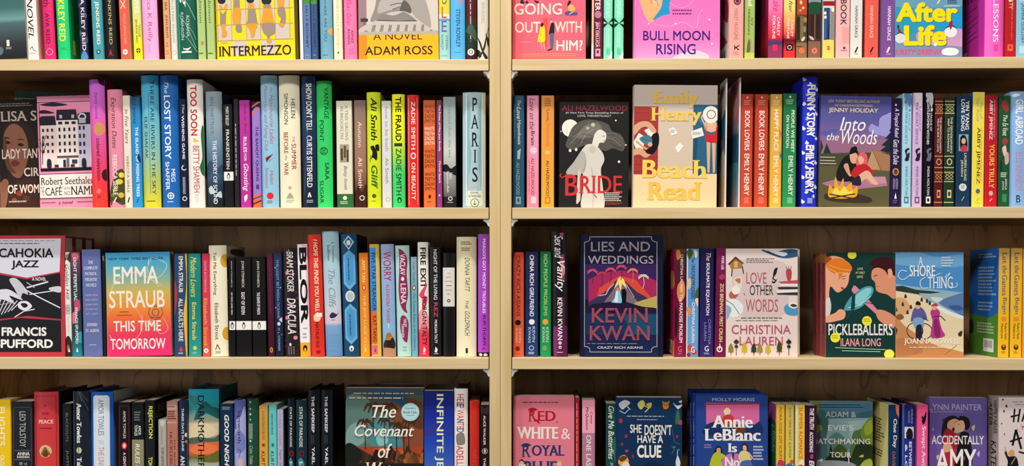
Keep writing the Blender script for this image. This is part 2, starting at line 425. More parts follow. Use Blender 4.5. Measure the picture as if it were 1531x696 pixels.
sp('L', 1, 86.5, 105, -98, 'h', '1ec878', 'bright green hardcover with tall yellow lettering',
   [t('KILEY REID', -0, 62, .2, .72, 'f2ec3a'), t('COME AND GET IT', -95, -6, .2, .72, 'f2ec3a'), m(.3, .85, 72, 76, 2, '0f9a58')], side='16b068',
   sideitems=[r(.12, .2, 58, 80, 'e8d83a'), l('0a5a48', 1, 0, -4, .2, 4, .35, 20), l('0a5a48', 1, .1, -10, .25, 26)])
sp('L', 1, 120.5, 133, -88, 'p', '16203e', 'navy paperback with pale pink lettering and floral print',
   [t('SUCH A KILEY REID', -40, 76, .3, .75, 'f0d4e0'), e(.15, 8, 2, 3, '3a4a78'), e(.85, 24, 2, 4, '4a5a80'), e(.12, 50, 2, 4, '3a5a78'), e(.85, 60, 2, 5, '34507a'), q('4a8ab8', .1, 88, .3, 78, .7, 78, .95, 88)], side='101830')
sp('L', 1, 140, 156, -74, 'p', '4696a6', 'teal paperback with cream capital lettering', [t('TAYLOR JENKINS REID', -40, 67, .3, .72, 'eef0c8'), e(.5, 78, 3, 3.4, '16303e'), e(.5, 78, 1.2, 1.6, 'f0f0e0')])
sp('L', 1, 157.5, 175, -82, 'h', '171718', 'black hardcover with thin gold lettering and red logo', [t('TAYLOR JENKINS REID', -60, 67, .35, .68, 'c8b078', 'r'), p('b02a3a', .35, 82, .5, 73, .6, 82), m(.3, .75, 83, 85, 1, '7a2a30')])
sp('L', 1, 181, 195, -78, 'p', 'f05a4a', 'coral paperback with a white circle logo', [t('DAISY SIX', -70, 14, .2, .72, 'f8c8a8'), t('TAYLOR JENKINS REID', 20, 66, .4, .66, 'f8b8a0', 'r'), e(.5, 78, 3.6, 4, 'f4ece0'), e(.5, 78, 1.3, 1.6, 'e8604c')], side='ecd8b8')
sp('L', 1, 200.5, 213.5, -72, 'p', ((-70, 'b8d0b0'), (10, 'ccd690'), (45, 'e2da58'), (70, 'f4e020')), 'thin lime to yellow paperback with dark lettering', [t('ONE TRUE LOVES', -65, 20, .3, .8, 'e8e8c8'), t('JENKINS REID', 29, 65, .25, .55, '4a4a18'), t('TAYLOR', 37, 56, .65, .9, '4a4a18'), e(.55, 76, 3.2, 4, '2a2616'), l('f0dc20', .9, .3, 76, .8, 76), l('f0dc20', .9, .55, 72, .55, 80)])
sp('L', 1, 214, 237, -92, 'h', 'e4a8da', 'pale pink hardcover with rose lettering on its spine', [t('Rebecca K Reilly', -30, 63, .32, .68, 'c43a78', 'r'), t('total', 67, 81, .35, .62, 'c890c8', 'r')], side='7c2230')
sp('L', 1, 246.3, 256, -68, 'p', 'dba070', 'thin peach paperback with small dark lettering', [t('WIDE SARGASSO SEA', -60, 16, .28, .72, '3a2a20'), t('JEAN RHYS', 22, 57, .28, .72, '3a2418'), m(.3, .7, 64, 72, 2, 'b07040'), m(.3, .7, 76, 83, 2, 'b88050')])
sp('L', 1, 256.6, 265.8, -66, 'p', 'd6d6cc', 'thin off-white paperback with grey lettering', [t('THE ENCRUSTED SNOW', -40, 65, .3, .68, '8c8c86', 'r'), ring(.5, 79, 3, .7, 'a0a098')])
sp('L', 1, 266, 295, -96, 'h', '145848', 'dark green hardcover with wispy leaves and a white bird logo',
   [t('ng', -30, 11, .15, .5, 'e8f0e4', 'c'), r(0, .12, -90, 88, '2a9a84'), c('8ab89a', .8, .45, 0, .7, 12, .95, 30), c('6aa890', .8, .1, 22, .5, 38, .95, 72), c('8ab89a', .7, .2, 50, .6, 60, .98, 78), c('6aa890', .7, .5, 36, .8, 48, .95, 60),
    t('ROXANA', 24, 56, .5, .66, 'bcd4c4', 'r'), t('ROBINSON', 19, 60, .2, .36, 'bcd4c4', 'r'), r(.2, .72, 77, 79.4, 'f0f4ee'), q('f0f4ee', .25, 71, .45, 74, .7, 71, .5, 76), m(.3, .6, 73, 76, 1, 'f0f4ee')], side='0e4438')
for xa, xb, d_ in ((296.5, 308.6, 'left one of two light green paperbacks, with a red square'), (310, 322.3, 'right one of two light green paperbacks, beside chequered cover')):
    sp('L', 1, xa, xb, -70, 'p', 'a6c278', d_, [t('Marilynne Robinson', -70, 35, .2, .68, '1e3a1c', 'c'), m(.12, .8, 79, 83, 1, '3a5a2a')]+([r(.42, .75, 62, 67.5, 'b87a5a')] if xa < 300 else []))
YG, GY, OR, TP = 'f6d418', 'cbbfb4', 'e09a22', '98857a'
art = []
for i, x in enumerate((327, 348, 370, 391, 413)):
    for j, y in enumerate((-31, -8.3, 15, 38, 61)):
        if (i+j) % 2: art.append(r(x, x+21.5, y, y+23, GY))
for x in (327, 348, 370, 391, 413, 435): art.append(l('b8902a', .7, x, -60, x, 61.5))
for y in (-8.3, 15, 38, 61.5): art.append(l('b8902a', .7, 323, y, 440, y))
art += [e(334, 1, 6, 5.5, '191919'), e(377, 1, 6, 5.5, '191919'), e(401, 3, 7.5, 7, '191919'), e(400, -2, 3, 3.5, 'f0ece0'),
        p(TP, 331, 15, 335, 22, 341, 15, 339, 38, 331, 38), p(OR, 330, 8, 333, 8, 336, 14, 340, 6, 343, 8, 341, 15, 331, 15), q(OR, 332, 38, 339, 38, 338, 44, 341, 50, 338, 56, 333, 55, 334, 48),
        p(TP, 352, -8, 361, -8, 361, 15, 351, 15), q(OR, 351, 15, 362, 15, 361, 36, 355, 39, 350, 34), q(TP, 355, 38, 362, 38, 363, 48, 358, 50, 354, 46),
        p(OR, 373, 7, 382, 7, 382, 15, 373, 15), p(TP, 373, 15, 384, 15, 386, 32, 387, 38, 370, 38, 372, 32), q(OR, 371, 38, 386, 38, 384, 46, 381, 56, 377, 57, 375, 47),
        p(TP, 396, 9, 407, 9, 408, 15, 396, 15), p(OR, 396, 15, 408, 15, 412, 38, 392, 38), q(TP, 393, 38, 412, 38, 412, 52, 405, 56, 405, 61, 401, 61, 400, 56, 395, 50), q(OR, 401, 61, 406, 61, 407, 65, 404, 67.5, 400, 65),
        p(OR, 416, -8, 429, -8, 427, 15, 418, 15), q(TP, 418, 15, 428, 15, 429, 34, 426, 39, 420, 38, 422, 30, 418, 25), q(OR, 419, 38, 427, 39, 424, 44, 420, 42),
        m(331, 344, 64, 66, 1, 'b0a090'), h('INTERMEZZO', 327.5, 436, 70, 85, '1c1010', 's'), h('SALLY ROONEY', 329, 436, -75, -55, '1c1010', 's')]
fo('L', 1, 322.5, 441.7, -100, 'h', YG, 'yellow and grey chequered face-out cover with upside-down figures', art, thick=.036)
sp('L', 1, 449, 454, -80, 'p', 'e8ecf0', 'very thin white paperback next to the twin blue spines', [], side='e8ecf0')
for xa, xb, c_, d_ in ((454.2, 465.6, '5a76aa', 'lighter one of two blue paperbacks with a green top'), (466, 476, '31507e', 'shaded one of two blue paperbacks with a green top')):  # same blue twice; the second copy has shade put into its colour
    sp('L', 1, xa, xb, -72, 'p', c_, d_, [r(0, 1, -90, 6, '3a8a38'), t('NORMAL', -60, 2, .3, .7, '14301a'), t('SALLY ROONEY', 8, 72, .35, .7, '182648'), m(.2, .8, 82, 84, 1, '8aa0c8')])
sp('L', 1, 479.2, 498, -90, 'h', '6ea6be', 'grey-blue hardcover with an orange dot on its right edge', [t('BEAUTIFUL WORLD, WHERE ARE YOU', -85, 62, .32, .58, '22343c', 'r'), e(.93, 47, 5, 5, 'e8a058'), m(.2, .75, 82, 84, 1, '2a5060')], side='5a94ae')
sp('L', 1, 499.4, 512.8, -78, 'p', 'f0e4c6', 'cream paperback with faint gold lettering', [t('CONVERSATIONS FRIENDS SALLY ROONEY', -70, 73, .36, .66, 'c4ac70', 'r'), e(.5, 79, 1.6, 1.6, '6a5a3a'), m(.2, .8, 83, 85, 1, 'd8c8a0')])
sp('L', 1, 514.8, 534.3, -92, 'h', 'f47cae', 'bubblegum pink hardcover with a red script title', [t('Lets Call Her Barbie', -90, 38, .25, .65, 'e23a78', 'c'), t('RENEE', 46, 65, .55, .74, '6a0c34'), t('ROSEN', 44, 66, .28, .48, '6a0c34'), r(.38, .72, 72, 82, 'ec6aa0')], side='e86aa0')
art = [r(535, 549, -100, 53, '9a7a80'), r(549, 656, -100, 53, 'd2c8bc'), r(540, 551, 28, 33, '3a2a2c'), l('3a2a2c', 1, 545, 26, 545, 38),
       q('8e8682', 561, 14, 570, -12, 606, -20, 612, 5, 602, 20, 588, 22, 575, 27, 555, 33), q('a39b95', 608, -10, 626, -20, 640, 10, 645, 42, 632, 38, 618, 22, 608, 8),
       q('b2aaa4', 566, 20, 570, 2, 586, -8, 604, 0, 600, 12, 584, 16), c('4a4442', 1.2, 584, 9, 596, 6, 604, 7), c('4a4442', 1.2, 588, 15, 600, 11), q('5a5450', 604, 2, 613, 8, 616, 19, 608, 26, 598, 22),
       q('c4bcb4', 552, 36, 570, 28, 582, 20, 604, 18, 618, 24, 630, 34, 645, 44, 656, 48, 660, 60, 536, 60, 538, 44),
       q('86807c', 566, 30, 574, 22, 590, 24, 604, 19, 614, 24, 622, 32, 600, 31, 580, 31), c('3a3432', 1.4, 564, 31, 590, 32, 624, 32.5)]
for i in range(9): art.append(p('8c8480', 541+i*12.5, 54, 546+i*12.2, 38 if 0 < i < 8 else 46, 551+i*12, 38 if 0 < i < 8 else 46, 547+i*12.4, 54))
art += [r(534, 657, 52.6, 92, 'fdb414'), r(534, 549, 52.6, 92, 'ee8a10'), h('A NOVEL', 558.5, 632, 49, 60.5, '1a1008', 'r'), r(534, 657, 48, 52.6, 'b4aca6'), h('ADAM ROSS', 546, 647, 70, 83, '1a1008', 'b')]
fo('L', 1, 535, 656, -98, 'h', 'd2c8bc', 'orange face-out cover with a grey photo of a striped shirt', art, spine='c87a18', thick=.04)
sp('L', 1, 656.4, 673, -92, 'h', '9cd0d2', 'pale aqua hardcover topped in yellow with stacked letters', [r(0, 1, -100, 21, 'f2d640'), r(0, 1, 21, 28, 'ece4d8'), r(0, 1, 28, 31, '6aa0d0'), h('P', .25, .75, -50, -32, 'd05a3a'), h('U', .28, .75, -12, 7, '7a7468'), h('L', .25, .72, 10, 27.5, 'e0522e'), h('E', .25, .72, 31, 48, '6a62a8'), t('STEVEN', 53, 74, .62, .82, '4a9a70'), t('ROWLEY', 52, 75, .2, .42, '4a9a70'), m(.2, .8, 83, 85, 1, '6aa8a8')])
sp('L', 1, 673.6, 695.5, -88, 'h', '58b2ea', 'sky blue hardcover with navy condensed lettering', [t('THE CELEBRANTS O', -80, 6, .5, .9, 'e07a6a'), t('STEVEN ROWLEY', 14, 71, .38, .68, '14386c'), m(.3, .85, 78, 80, 1, '2a78b8')], side='3a90cc')
sp('L', 1, 696, 713, -90, 'h', ((-90, '5e1a22'), (24, '4e1a20'), (40, '24382e'), (70, '1c3028'), (86, '3a1420')), 'maroon and dark green hardcover with a white circle logo', [mv(.42, .56, -40, 62, 1, 'c8b8a8'), ring(.48, 78, 5, 2, 'f0ece6'), e(.48, 78, 1.7, 2, 'f0ece6'), q('3e5a4a', 0, 46, .5, 36, 1, 50, 1, 62, .4, 52)], side='3a1218')
sp('L', 1, 714, 730.5, -85, 'h', 'dedacc', 'off-white hardcover with black leaf drawing near its foot', [t('ERIN RUSSELL', 4, 36, .35, .65, 'a0988a', 'r'), t('THE LATECOMER', -70, -2, .25, .75, '8a8070'), q('2a241c', .0, 56, .3, 64, .55, 76, .95, 86, .7, 88, .4, 78), q('3a2a20', 1, 40, .85, 56, .7, 72, .3, 84, .05, 88, .5, 72), q('38241c', .75, 50, 1, 58, .95, 70), q('2e281e', .02, 74, .35, 80, .3, 86, 0, 84)], side='c8c0b0')
# ---- right
art = [h('GOING', 768.5, 840, 5, 22, 'f6dccc', 'b'), h('OUT', 770, 808, 32.5, 49, 'f6dccc', 'b'), h('WITH', 829.5, 870, 32.5, 49, 'f6dccc', 'b'), h('HIM?', 832, 871, 60.5, 76, 'f6ece0', 'b'), h('ARE YOU', 775, 860, -40, -15, 'f6dccc', 'b'),
       p('f05038', 812, 27, 819, 26, 818, 71, 813, 70), q('f4d818', 809, 37, 814, 40, 815, 60, 811, 63, 804, 62, 806, 50), q('2a1a1c', 808, 37, 811, 34, 813, 37, 810, 41), l('f0b8a0', 1.3, 809, 62, 810, 74), l('f0b8a0', 1.3, 813, 62, 814, 74),
       q('17181c', 825, 33, 829, 38, 828, 52, 822, 52, 821, 48), q('5c6284', 822, 52, 828, 52, 827, 72, 823, 72), l('17181c', 2, 819, 75.5, 825, 73.5), q('f0b8a0', 823, 30, 826, 31, 826, 34, 823, 34), q('6a5a50', 822, 30, 825, 28.5, 826, 31),
       q('f4b060', 850, 8, 856, 8, 860, 14, 857, 17, 850, 16), q('22181c', 848, 10, 850, 2, 854, 2, 852, 7), q('4a5488', 845, 19, 850, 17, 856, 19, 863, 19, 862, 23, 846, 23), l('f0b8a0', 1.2, 851, 22, 857, 18),
       q('17181c', 778, 5, 780, -2, 783, 2, 784, 5), q('17181c', 785, 4, 788, 1, 790, 5), q('17181c', 798, 0, 806, 3, 803, 5), m(778, 796, 62.5, 64.5, 1, 'f8a8b0'), l('f89868', 1.2, 776, 81, 862, 81), l('f89868', 1, 780, 84, 860, 84)]
fo('R', 1, 765.8, 875.6, -72, 'p', 'ee6478', 'coral pink face-out cover with couple by a red door', art, thick=.025, lean=0)
sp('R', 1, 884, 901, -72, 'p', '64102e', 'dark burgundy paperback with white and pink lettering', [r(0, .17, -80, 66, 'f2c0a0'), r(0, .17, 66, 88, 'f4ece4'), t('WELL MET BETTER', -75, 16, .3, .75, 'f4ecec'), e(.55, 22, 5, 5.5, 'b87a98'), t('JEN DELUCA', 33, 71, .3, .62, 'f0d8e0'), mv(.66, .82, 33, 70, 1, 'b88098'), r(.35, .8, 73, 84.5, 'c898b4'), r(.48, .66, 75.5, 80, '64102e')], lean=.01)
for xa, xb, d_ in ((902, 915.6, 'left one of two mint green spines with black bows'), (918, 932.2, 'right one of two mint green spines with black bows')):
    sp('R', 1, xa, xb, -78, 'p', '80e0bc', d_, [mv(.3, .72, -40, 26, 2, 'c8f4e0'), mv(.3, .72, 42, 70, 2, 'b8ecd4'), p('0e1a18', 0, 27, .5, 35, 0, 42), p('0e1a18', 1, 27, .5, 35, 1, 42), p('80e0bc', 0, 32, .4, 35, 0, 36), p('80e0bc', 1, 32, .6, 35, 1, 37), r(.3, .7, 73, 82, '5cc89e'), p('e4f4ec', .45, 88, 1, 76, 1, 88)], lean=.008)
art = [q('f0b078', 952, -30, 990, -30, 1000, 0, 985, 20, 975, 34, 962, 20), q('eeb890', 972, -30, 990, -20, 986, 4, 978, 10), l('9a5a50', .8, 970, -5, 974, 6), l('9a5a50', .8, 982, 2, 984, 10),
       q('2494cc', 992, -4, 1002, -2, 1000, 12, 1001, 21, 990, 24, 976, 31, 979, 25, 988, 12), p('2494cc', 977, -4, 985, -4, 980, 3), m(1005, 1040, 15, 19, 1, '7a2a80'), m(1005, 1040, 20, 24, 1, '7a2a80'),
       c('f8a8d8', .8, 1000, 4, 1015, 12, 1030, 8, 1042, -6), c('f8b0dc', .8, 976, 36, 1000, 40, 1020, 34, 1040, 42, 1044, 24, 1050, 14), e(1010, 36, 1.5, 1.5, 'fce0f0'), e(1060, 30, 1.5, 1.5, 'fce0f0'), e(970, 36, 1.2, 1.2, 'fce0f0'), e(1064, 66, 1.3, 1.3, 'fce0f0'), q('f0c8d8', 1010, 84, 1040, 76, 1060, 84, 1050, 92, 1010, 92),
       r(945, 950, -90, 92, 'f6a0c0'), h('BULL MOON', 961.5, 1061, 46.5, 61, '3a1a7c', 'b'), h('RISING', 981, 1040, 66, 82, '3a1a7c', 'b')]
fo('R', 1, 947, 1076, -92, 'h', ((-80, 'ee6ab0'), (0, 'f272bc'), (60, 'f47ec4'), (88, 'ee98d4')), 'pink swirly face-out cover with purple two-line title', art, thick=.034, lean=.006)
sp('R', 1, 1089.5, 1111.5, -74, 'p', 'f0a69e', 'salmon pink paperback with a black arrow logo', [e(.55, 2, 5.5, 6, '6a2038'), ring(.55, 2, 3.5, .7, 'f0a69e'), t('HAILEY HODGINS', 13, 60, .35, .62, '9a6258', 'r'), l(K, 1.6, .4, 68, .4, 75), l(K, 1.6, .42, 72, .72, 68), l(K, 1.6, .45, 71, .7, 75), m(.3, .75, 78, 83, 2, 'b87870')],
   back='e8d0cc', backitems=[q('b02a5a', .1, -20, .3, 0, .6, 20, .9, 30, .9, 0, .5, -20), q('c24870', .0, 20, .4, 36, .8, 56, .95, 70, .4, 60, .1, 50), r(.15, .95, 61, 84, 'f0f0f0'), mv(.25, .8, 70, 82, 3, '4a4a50')], lean=.01)
sp('R', 1, 1113, 1128.3, -74, 'p', 'a2ba64', 'olive green paperback with dark lettering and tiny figures', [t('HEART ed', -50, 9, .3, .72, 'e8f0d0'), t('IVY', 27, 39, .6, .78, '2c3c18'), t('FAIRBANKS', 14, 53, .3, .48, '2c3c18'), q('5a6a38', .3, 64, .45, 58, .6, 68, .5, 78, .2, 78), q('b89a80', .55, 62, .7, 60, .85, 76, .6, 76), r(0, 1, 79, 90, 'c0c860')], lean=.012)
GP = ((-70, 'f08ac0'), (10, 'f07cb4'), (34, 'ea4a78'), (56, 'd8263e'), (62, '6a2a50'), (70, '8e3460'))
sp('R', 1, 1148, 1170, -80, 'p', GP, 'pink to red sunset paperback with a magenta script title', [t('Meet Me at the Lake', -78, 17, .3, .78, 'd81e78', 'c'), t('CARLEY', 26, 54, .6, .8, 'f4e4e4'), t('FORTUNE', 24, 58, .28, .48, 'f4e4e4'), q('4a3a6a', 0, 64, .5, 61, 1, 63, 1, 67, 0, 68), r(.3, .65, 67, 76, 'd8305a')], back=((-70, 'c04080'), (30, '8a1c40'), (60, 'a81a2c'), (88, '3a1428')), backitems=[mv(.4, .8, -30, 18, 4, '4a0c28')], lean=.012)  # back cover fade has the neighbouring book's shade put into its colour
sp('R', 1, 1171.5, 1189, -80, 'p', ((-70, 'f2e690'), (12, 'f0d87a'), (32, 'eea060'), (52, 'e04a44'), (60, '5a1420'), (66, '8a1c28'), (76, 'e43438')), 'yellow to red sunset paperback with a black script title', [t('Every Summer After', -78, 19, .3, .75, '241c18', 'c'), t('CARLEY', 30, 55, .6, .8, 'f8e8e0'), t('FORTUNE', 28, 58, .25, .47, 'f8e8e0'), r(.2, .8, 66, 76, '2a1418'), ring(.5, 71, 3.2, .8, 'f0d8d0')], lean=.01)
sp('R', 1, 1190, 1206.8, -76, 'p', '50402f', 'brown shop-front paperback with a lit red window', [r(.05, .95, -30, 22, 'b8452c'), e(.4, 4, 2, 3, 'f0c080'), e(.6, 12, 2, 2, 'f0c080'), e(.35, 16, 2, 2, 'e88a50'), r(.35, .65, 24, 60, '7a6a44'), r(.05, .3, 26, 60, '2a2018'), e(.8, 30, 2.4, 4, 'b87a3a'), e(.75, 44, 2, 5, '7a8a70'), q('d8d0c0', .45, 60, .7, 55, .8, 57, .6, 62), r(0, 1, 64, 90, '8a6f4c'), m(.05, .6, 69, 72, 1, '3a2a1c'), e(.5, 76, 4.2, 4.4, 'e8704c')], lean=.01)
sp('R', 1, 1208, 1227.2, -76, 'p', '4a2c2a', 'dark brown shop-door paperback with a green awning', [r(0, 1, -80, 4, '8a9094'), r(0, 1, 4, 13, '5a6a68'), q('1e4a34', 0, 6, .5, 3, 1, 6, 1, 19, 0, 20), r(.12, .45, 22, 58, '33201e'), r(.55, .9, 22, 58, '33201e'), r(.49, .54, 22, 60, '9a6a50'), q('c8c0b4', .05, 54, .35, 56, .45, 60, .2, 59), r(0, 1, 62, 90, '86604e'), e(.5, 76, 4.2, 4.4, 'f07a5c'), e(.5, 76, 1.2, 1.2, '4a2c2a')], lean=.01)
sp('R', 1, 1229.5, 1247.3, -76, 'p', 'd8d4c8', 'paperback picturing a blue door above a yellow base', [r(0, 1, 2, 9, '9a1c28'), r(0, 1, -60, 2, 'c8d0cc'), r(.08, .6, 12, 60, '26457a'), r(.12, .3, 16, 58, '38609c'), r(.62, .95, 13, 60, '8a8a88'), e(.18, 20, 2, 2.4, 'f0e8b8'), e(.2, 26, 2, 2.4, 'e8e8d8'), e(.85, 15, 2.6, 3, 'e8ecd8'), q('1c2c50', .5, 30, .6, 36, .55, 58, .4, 58), r(0, 1, 60.5, 90, 'f2d468'), q('f2d468', 0, 62, .5, 59.5, 1, 62, 1, 66, 0, 66), e(.5, 72, 2.6, 3.4, 'd8583a'), l('f2d468', .7, .3, 72, .7, 72)], lean=.012)
sp('R', 1, 1249.5, 1270.4, -80, 'p', 'f0b6b8', 'pale pink paperback with heavy black condensed lettering', [t('THE COOK BOOK', -75, 38, .3, .75, '161012', 'b'), r(.42, .98, 41, 66, 'eaa4a0'), e(.6, 72, 2, 2, '6a3030'), m(.35, .9, 75, 78, 1, 'b06a6a')], lean=.012)
for xa, xb, yt, c_, tc, d_, bc in ((1271, 1289, -78, 'dedfdb', '1c1c20', 'off-white paperback with a black slash logo', 'c8c8c4'), (1292.5, 1313.2, -78, 'e65c4e', 'f6c4b0', 'coral red paperback with a dark slash logo', 'b03a30')):
    sp('R', 1, xa, xb, yt, 'p', c_, d_, [t('DAYDREAM' if tc < '2' else 'WILDFIRE', -70, 0, .3, .7, tc, 'r'), t('HANNAH GRACE', 9, 57, .36, .6, tc), l('1a1418', 2.2, .4, 79, .62, 70.5), m(.35, .75, 80.5, 82.5, 1, '6a4a48')], back=bc, lean=.014)
sp('R', 1, 1318, 1337.5, -78, 'p', '7a4e98', 'purple paperback with white lettering and white slash logo', [t('ICEBREAKER', -70, 0, .3, .7, 'f0e8f4', 'r'), t('HANNAH GRACE', 10, 61, .42, .68, 'f0e8f4'), l('f4ecf8', 2.4, .4, 79, .6, 70.5), m(.35, .75, 80.5, 82.5, 1, 'c8b0d8')], back='9484cc', lean=.014)
art = [r(1336, 1440, -100, 12, '4a8ca8'), r(1336, 1440, 12, 50, '2a9aba'), q('6a9cb8', 1336, -4, 1370, -8, 1400, 0, 1440, -6, 1440, 8, 1400, 12, 1340, 10), q('1a9ad4', 1400, 26, 1440, 24, 1440, 52, 1412, 48), q('c89ac8', 1370, 52, 1384, 44, 1400, 50, 1420, 44, 1440, 46, 1440, 70, 1380, 66), q('7a90b4', 1336, 60, 1360, 66, 1400, 68, 1440, 72, 1440, 92, 1336, 92),
       h('This Fine', 1345, 1410, -30, -4, 'f4e068', 'c'), l('f4ecc0', 1.6, 1401, 6, 1407, -4, 1411, -6), m(1416, 1433, 1, 7, 2, '1c2c40'), l('d8ecf4', .9, 1411, 9.5, 1434, 9.5),
       h('After', 1340.5, 1432, 5, 34, '3a5a70', 'H'), h('After', 1340, 1431, 4, 33.5, 'f8dc14', 'H'), h('Life', 1352.5, 1416, 39, 70, '3a5a70', 'H'), h('Life', 1351.5, 1415, 38, 69, 'f8dc14', 'H'),
       e(1346, 57, 8, 8, 'd4dce0'), q('241a24', 1338, 54, 1346, 48, 1354, 53, 1346, 50), q('9a1c3c', 1342, 41, 1346, 44, 1347, 49, 1344, 49), e(1343, 40, 1.5, 2, '3a1424'), e(1421, 48, 9.3, 8.5, 'e4e8ec'), q('241a24', 1411, 45, 1421, 37.5, 1431, 44, 1421, 40), q('a81c48', 1418, 36, 1422, 31, 1424, 34, 1421, 45), e(1398, 67, 2.6, 2.6, 'e8ecec'),
       h('KIRSTY GREENWOOD', 1338, 1432, 74, 82, 'e04a80', 'I'), q('f4f0f4', 1408, 76, 1416, 72, 1428, 73, 1433, 78, 1426, 83, 1410, 82)]
fo('R', 1, 1338, 1438.5, -80, 'p', '4a94ae', 'blue and mauve face-out cover with fat yellow title', art, thick=.027, lean=.004)
sp('R', 1, 1473.5, 1502, -95, 'h', 'ee62c4', 'wide bright magenta hardcover with white serif lettering', [t('CHEATING LESSONS', -90, 63, .38, .66, 'fae8f4', 's'), r(.42, .66, 67, 77, 'd84aa4')], back='d838b8', backitems=[mv(.3, .75, -60, -10, 4, '7a1470'), l('7a1470', 1.3, .35, 5, .72, 2), l('7a1470', 1.3, .35, 12, .55, 10), l('7a1470', 1.3, .35, 22, .78, 17), l('7a1470', 1.3, .35, 31, .75, 26), l('7a1470', 1.3, .35, 36, .52, 34), l('7a1470', 1.3, .35, 44, .7, 39), l('7a1470', 1.3, .35, 51, .72, 47), r(.02, .42, 64, 82, 'e8e4e0'), mv(.06, .36, 68, 80, 5, '3a3034')], lean=.012)
sp('R', 1, 1503, 1518.5, -74, 'p', 'b41e28', 'deep red paperback with faint gold lettering', [t('THE WEDDING PARTY', -70, 14, .3, .7, 'e8b890'), t('JASMINE GUILLORY', 8, 60, .5, .66, 'd88a60', 'r'), r(.2, .72, 66.5, 76.5, 'e2684a'), r(.36, .55, 68.5, 73, 'b41e28'), e(.4, 0, 2.4, 2.6, 'f4ece0')], lean=.012)
sp('R', 1, 1519, 1541, -76, 'p', '8cc2de', 'light blue paperback with tall navy lettering', [t('WHILE WE', -70, 2, .25, .7, 'f0e8f0'), t('JASMINE GUILLORY', 5, 65, .28, .52, '1c3c6c'), r(.2, .55, 69, 80, 'b4dcee')], lean=.012)
# ================================================================== second shelves
# ---- left
fo('L', 2, 12, 96, 139, 'p', '123026', 'dark green face-out cover leaning behind the portrait cover', [m(10, 50, 150, 154, 2, '8a9a8a')], thick=.02, d=.13, lean=.05)
SK, SD = '8c5c48', '62402f'
art = [r(-66, 110, 152, 312, '17110f'), m(2, 54, 155, 161, 2, 'a89a90'), h('LISA SEE', 5, 80, 167, 182, 'c0aea6', 's'),
       q('2a1a16', 8, 200, 14, 186, 30, 182, 46, 190, 56, 210, 58, 290, 40, 300, 20, 290, 10, 240), q(SK, 10, 200, 22, 186, 36, 192, 44, 210, 45, 232, 40, 252, 32, 266, 22, 264, 14, 250, 9, 228),
       q(SD, 8, 214, 12, 204, 14, 226, 18, 246, 26, 260, 14, 254, 9, 236), q('2a1814', 9, 207, 14, 205, 18, 208, 14, 207.5), q('2a1814', 28, 211, 34, 208, 40, 211, 34, 210), q('1c100e', 11, 213, 15, 211, 19, 214, 15, 216), q('1c100e', 29, 217, 34, 215, 39, 218, 34, 220), q('8a5444', 21, 212, 23, 212, 21, 228, 26, 231, 20, 232), q('702c2c', 19, 243, 25, 240, 32, 245, 25, 250, 20, 248),
       q(SK, 2, 312, 0, 280, 8, 268, 14, 272, 13, 290, 8, 312), l(SD, .9, 6, 272, 6, 288), l(SD, .9, 10, 271, 10, 286), q('40201a', 16, 285, 30, 272, 56, 270, 60, 312, 14, 312), e(30, 290, 5, 4, '8a3a30'), e(46, 282, 5, 4, '8a3a30'), e(40, 298, 5, 4, '4a3a20'), e(22, 300, 4, 3.6, '8a4a30'),
       h("LADY TAN'S", 6, 66, 223, 238, 'ecdcd2', 'b'), h('CIRCLE', 38, 84, 252, 265, 'ecdcd2', 'b'), h('OF WOMEN', 13, 74, 277, 290, 'f4e8de', 'b'), m(14, 46, 301, 305, 1, 'b8a8a0')]
fo('L', 2, 1.5, 104, 150, 'p', '17110f', 'dark face-out cover with the close-up face of a woman', art, d=.088, thick=.026)
NV = '23202e'
art = [r(58, 150, 143, 146, 'e8a8c4'), l(K, 1, 60, 153.5, 62.5, 153.5, 150, 153.5), l(K, 1, 63, 153, 63, 256), r(63, 150, 252, 257, '14121a'), q(NV, 64, 157, 84, 154, 106, 158, 84, 160), q(NV, 64, 166, 72, 165, 86, 170, 64, 170),
       p('f0dcd8', 64, 188, 88, 188, 88, 251, 64, 251), p(NV, 62, 177, 66, 174, 86, 174, 88, 188, 63, 188), p('f6ece8', 88, 180, 120, 180, 120, 251, 88, 251), p(NV, 89, 165, 118, 165, 120, 181, 88, 181), r(93, 97, 173, 178, 'b8c0d0'), r(111, 115, 173, 178, 'b8c0d0'),
       p('c8c8dc', 120, 186, 150, 186, 150, 251, 120, 251), p(NV, 120, 172, 128, 170, 150, 170, 150, 188, 120, 188), ring(127, 177, 6, 2, 'e0dce4'), r(122, 132, 178, 186, 'b8b8cc')]
for i in range(4):
    for j in range(4): art.append(r(91+i*7.4, 94+i*7.4, 192+j*10.5, 197.6+j*10.5, NV))
for i in range(3):
    for j in range(4): art.append(r(66.5+i*6.8, 69.5+i*6.8, 193+j*10.5, 197.6+j*10.5, '4a2a36'))
    art.append(r(91+i*10, 97+i*10, 183, 187, NV))
for i in range(2):
    for j in range(4): art.append(r(121.5+i*6, 124.5+i*6, 190+j*12, 196+j*12, '2a3050'))
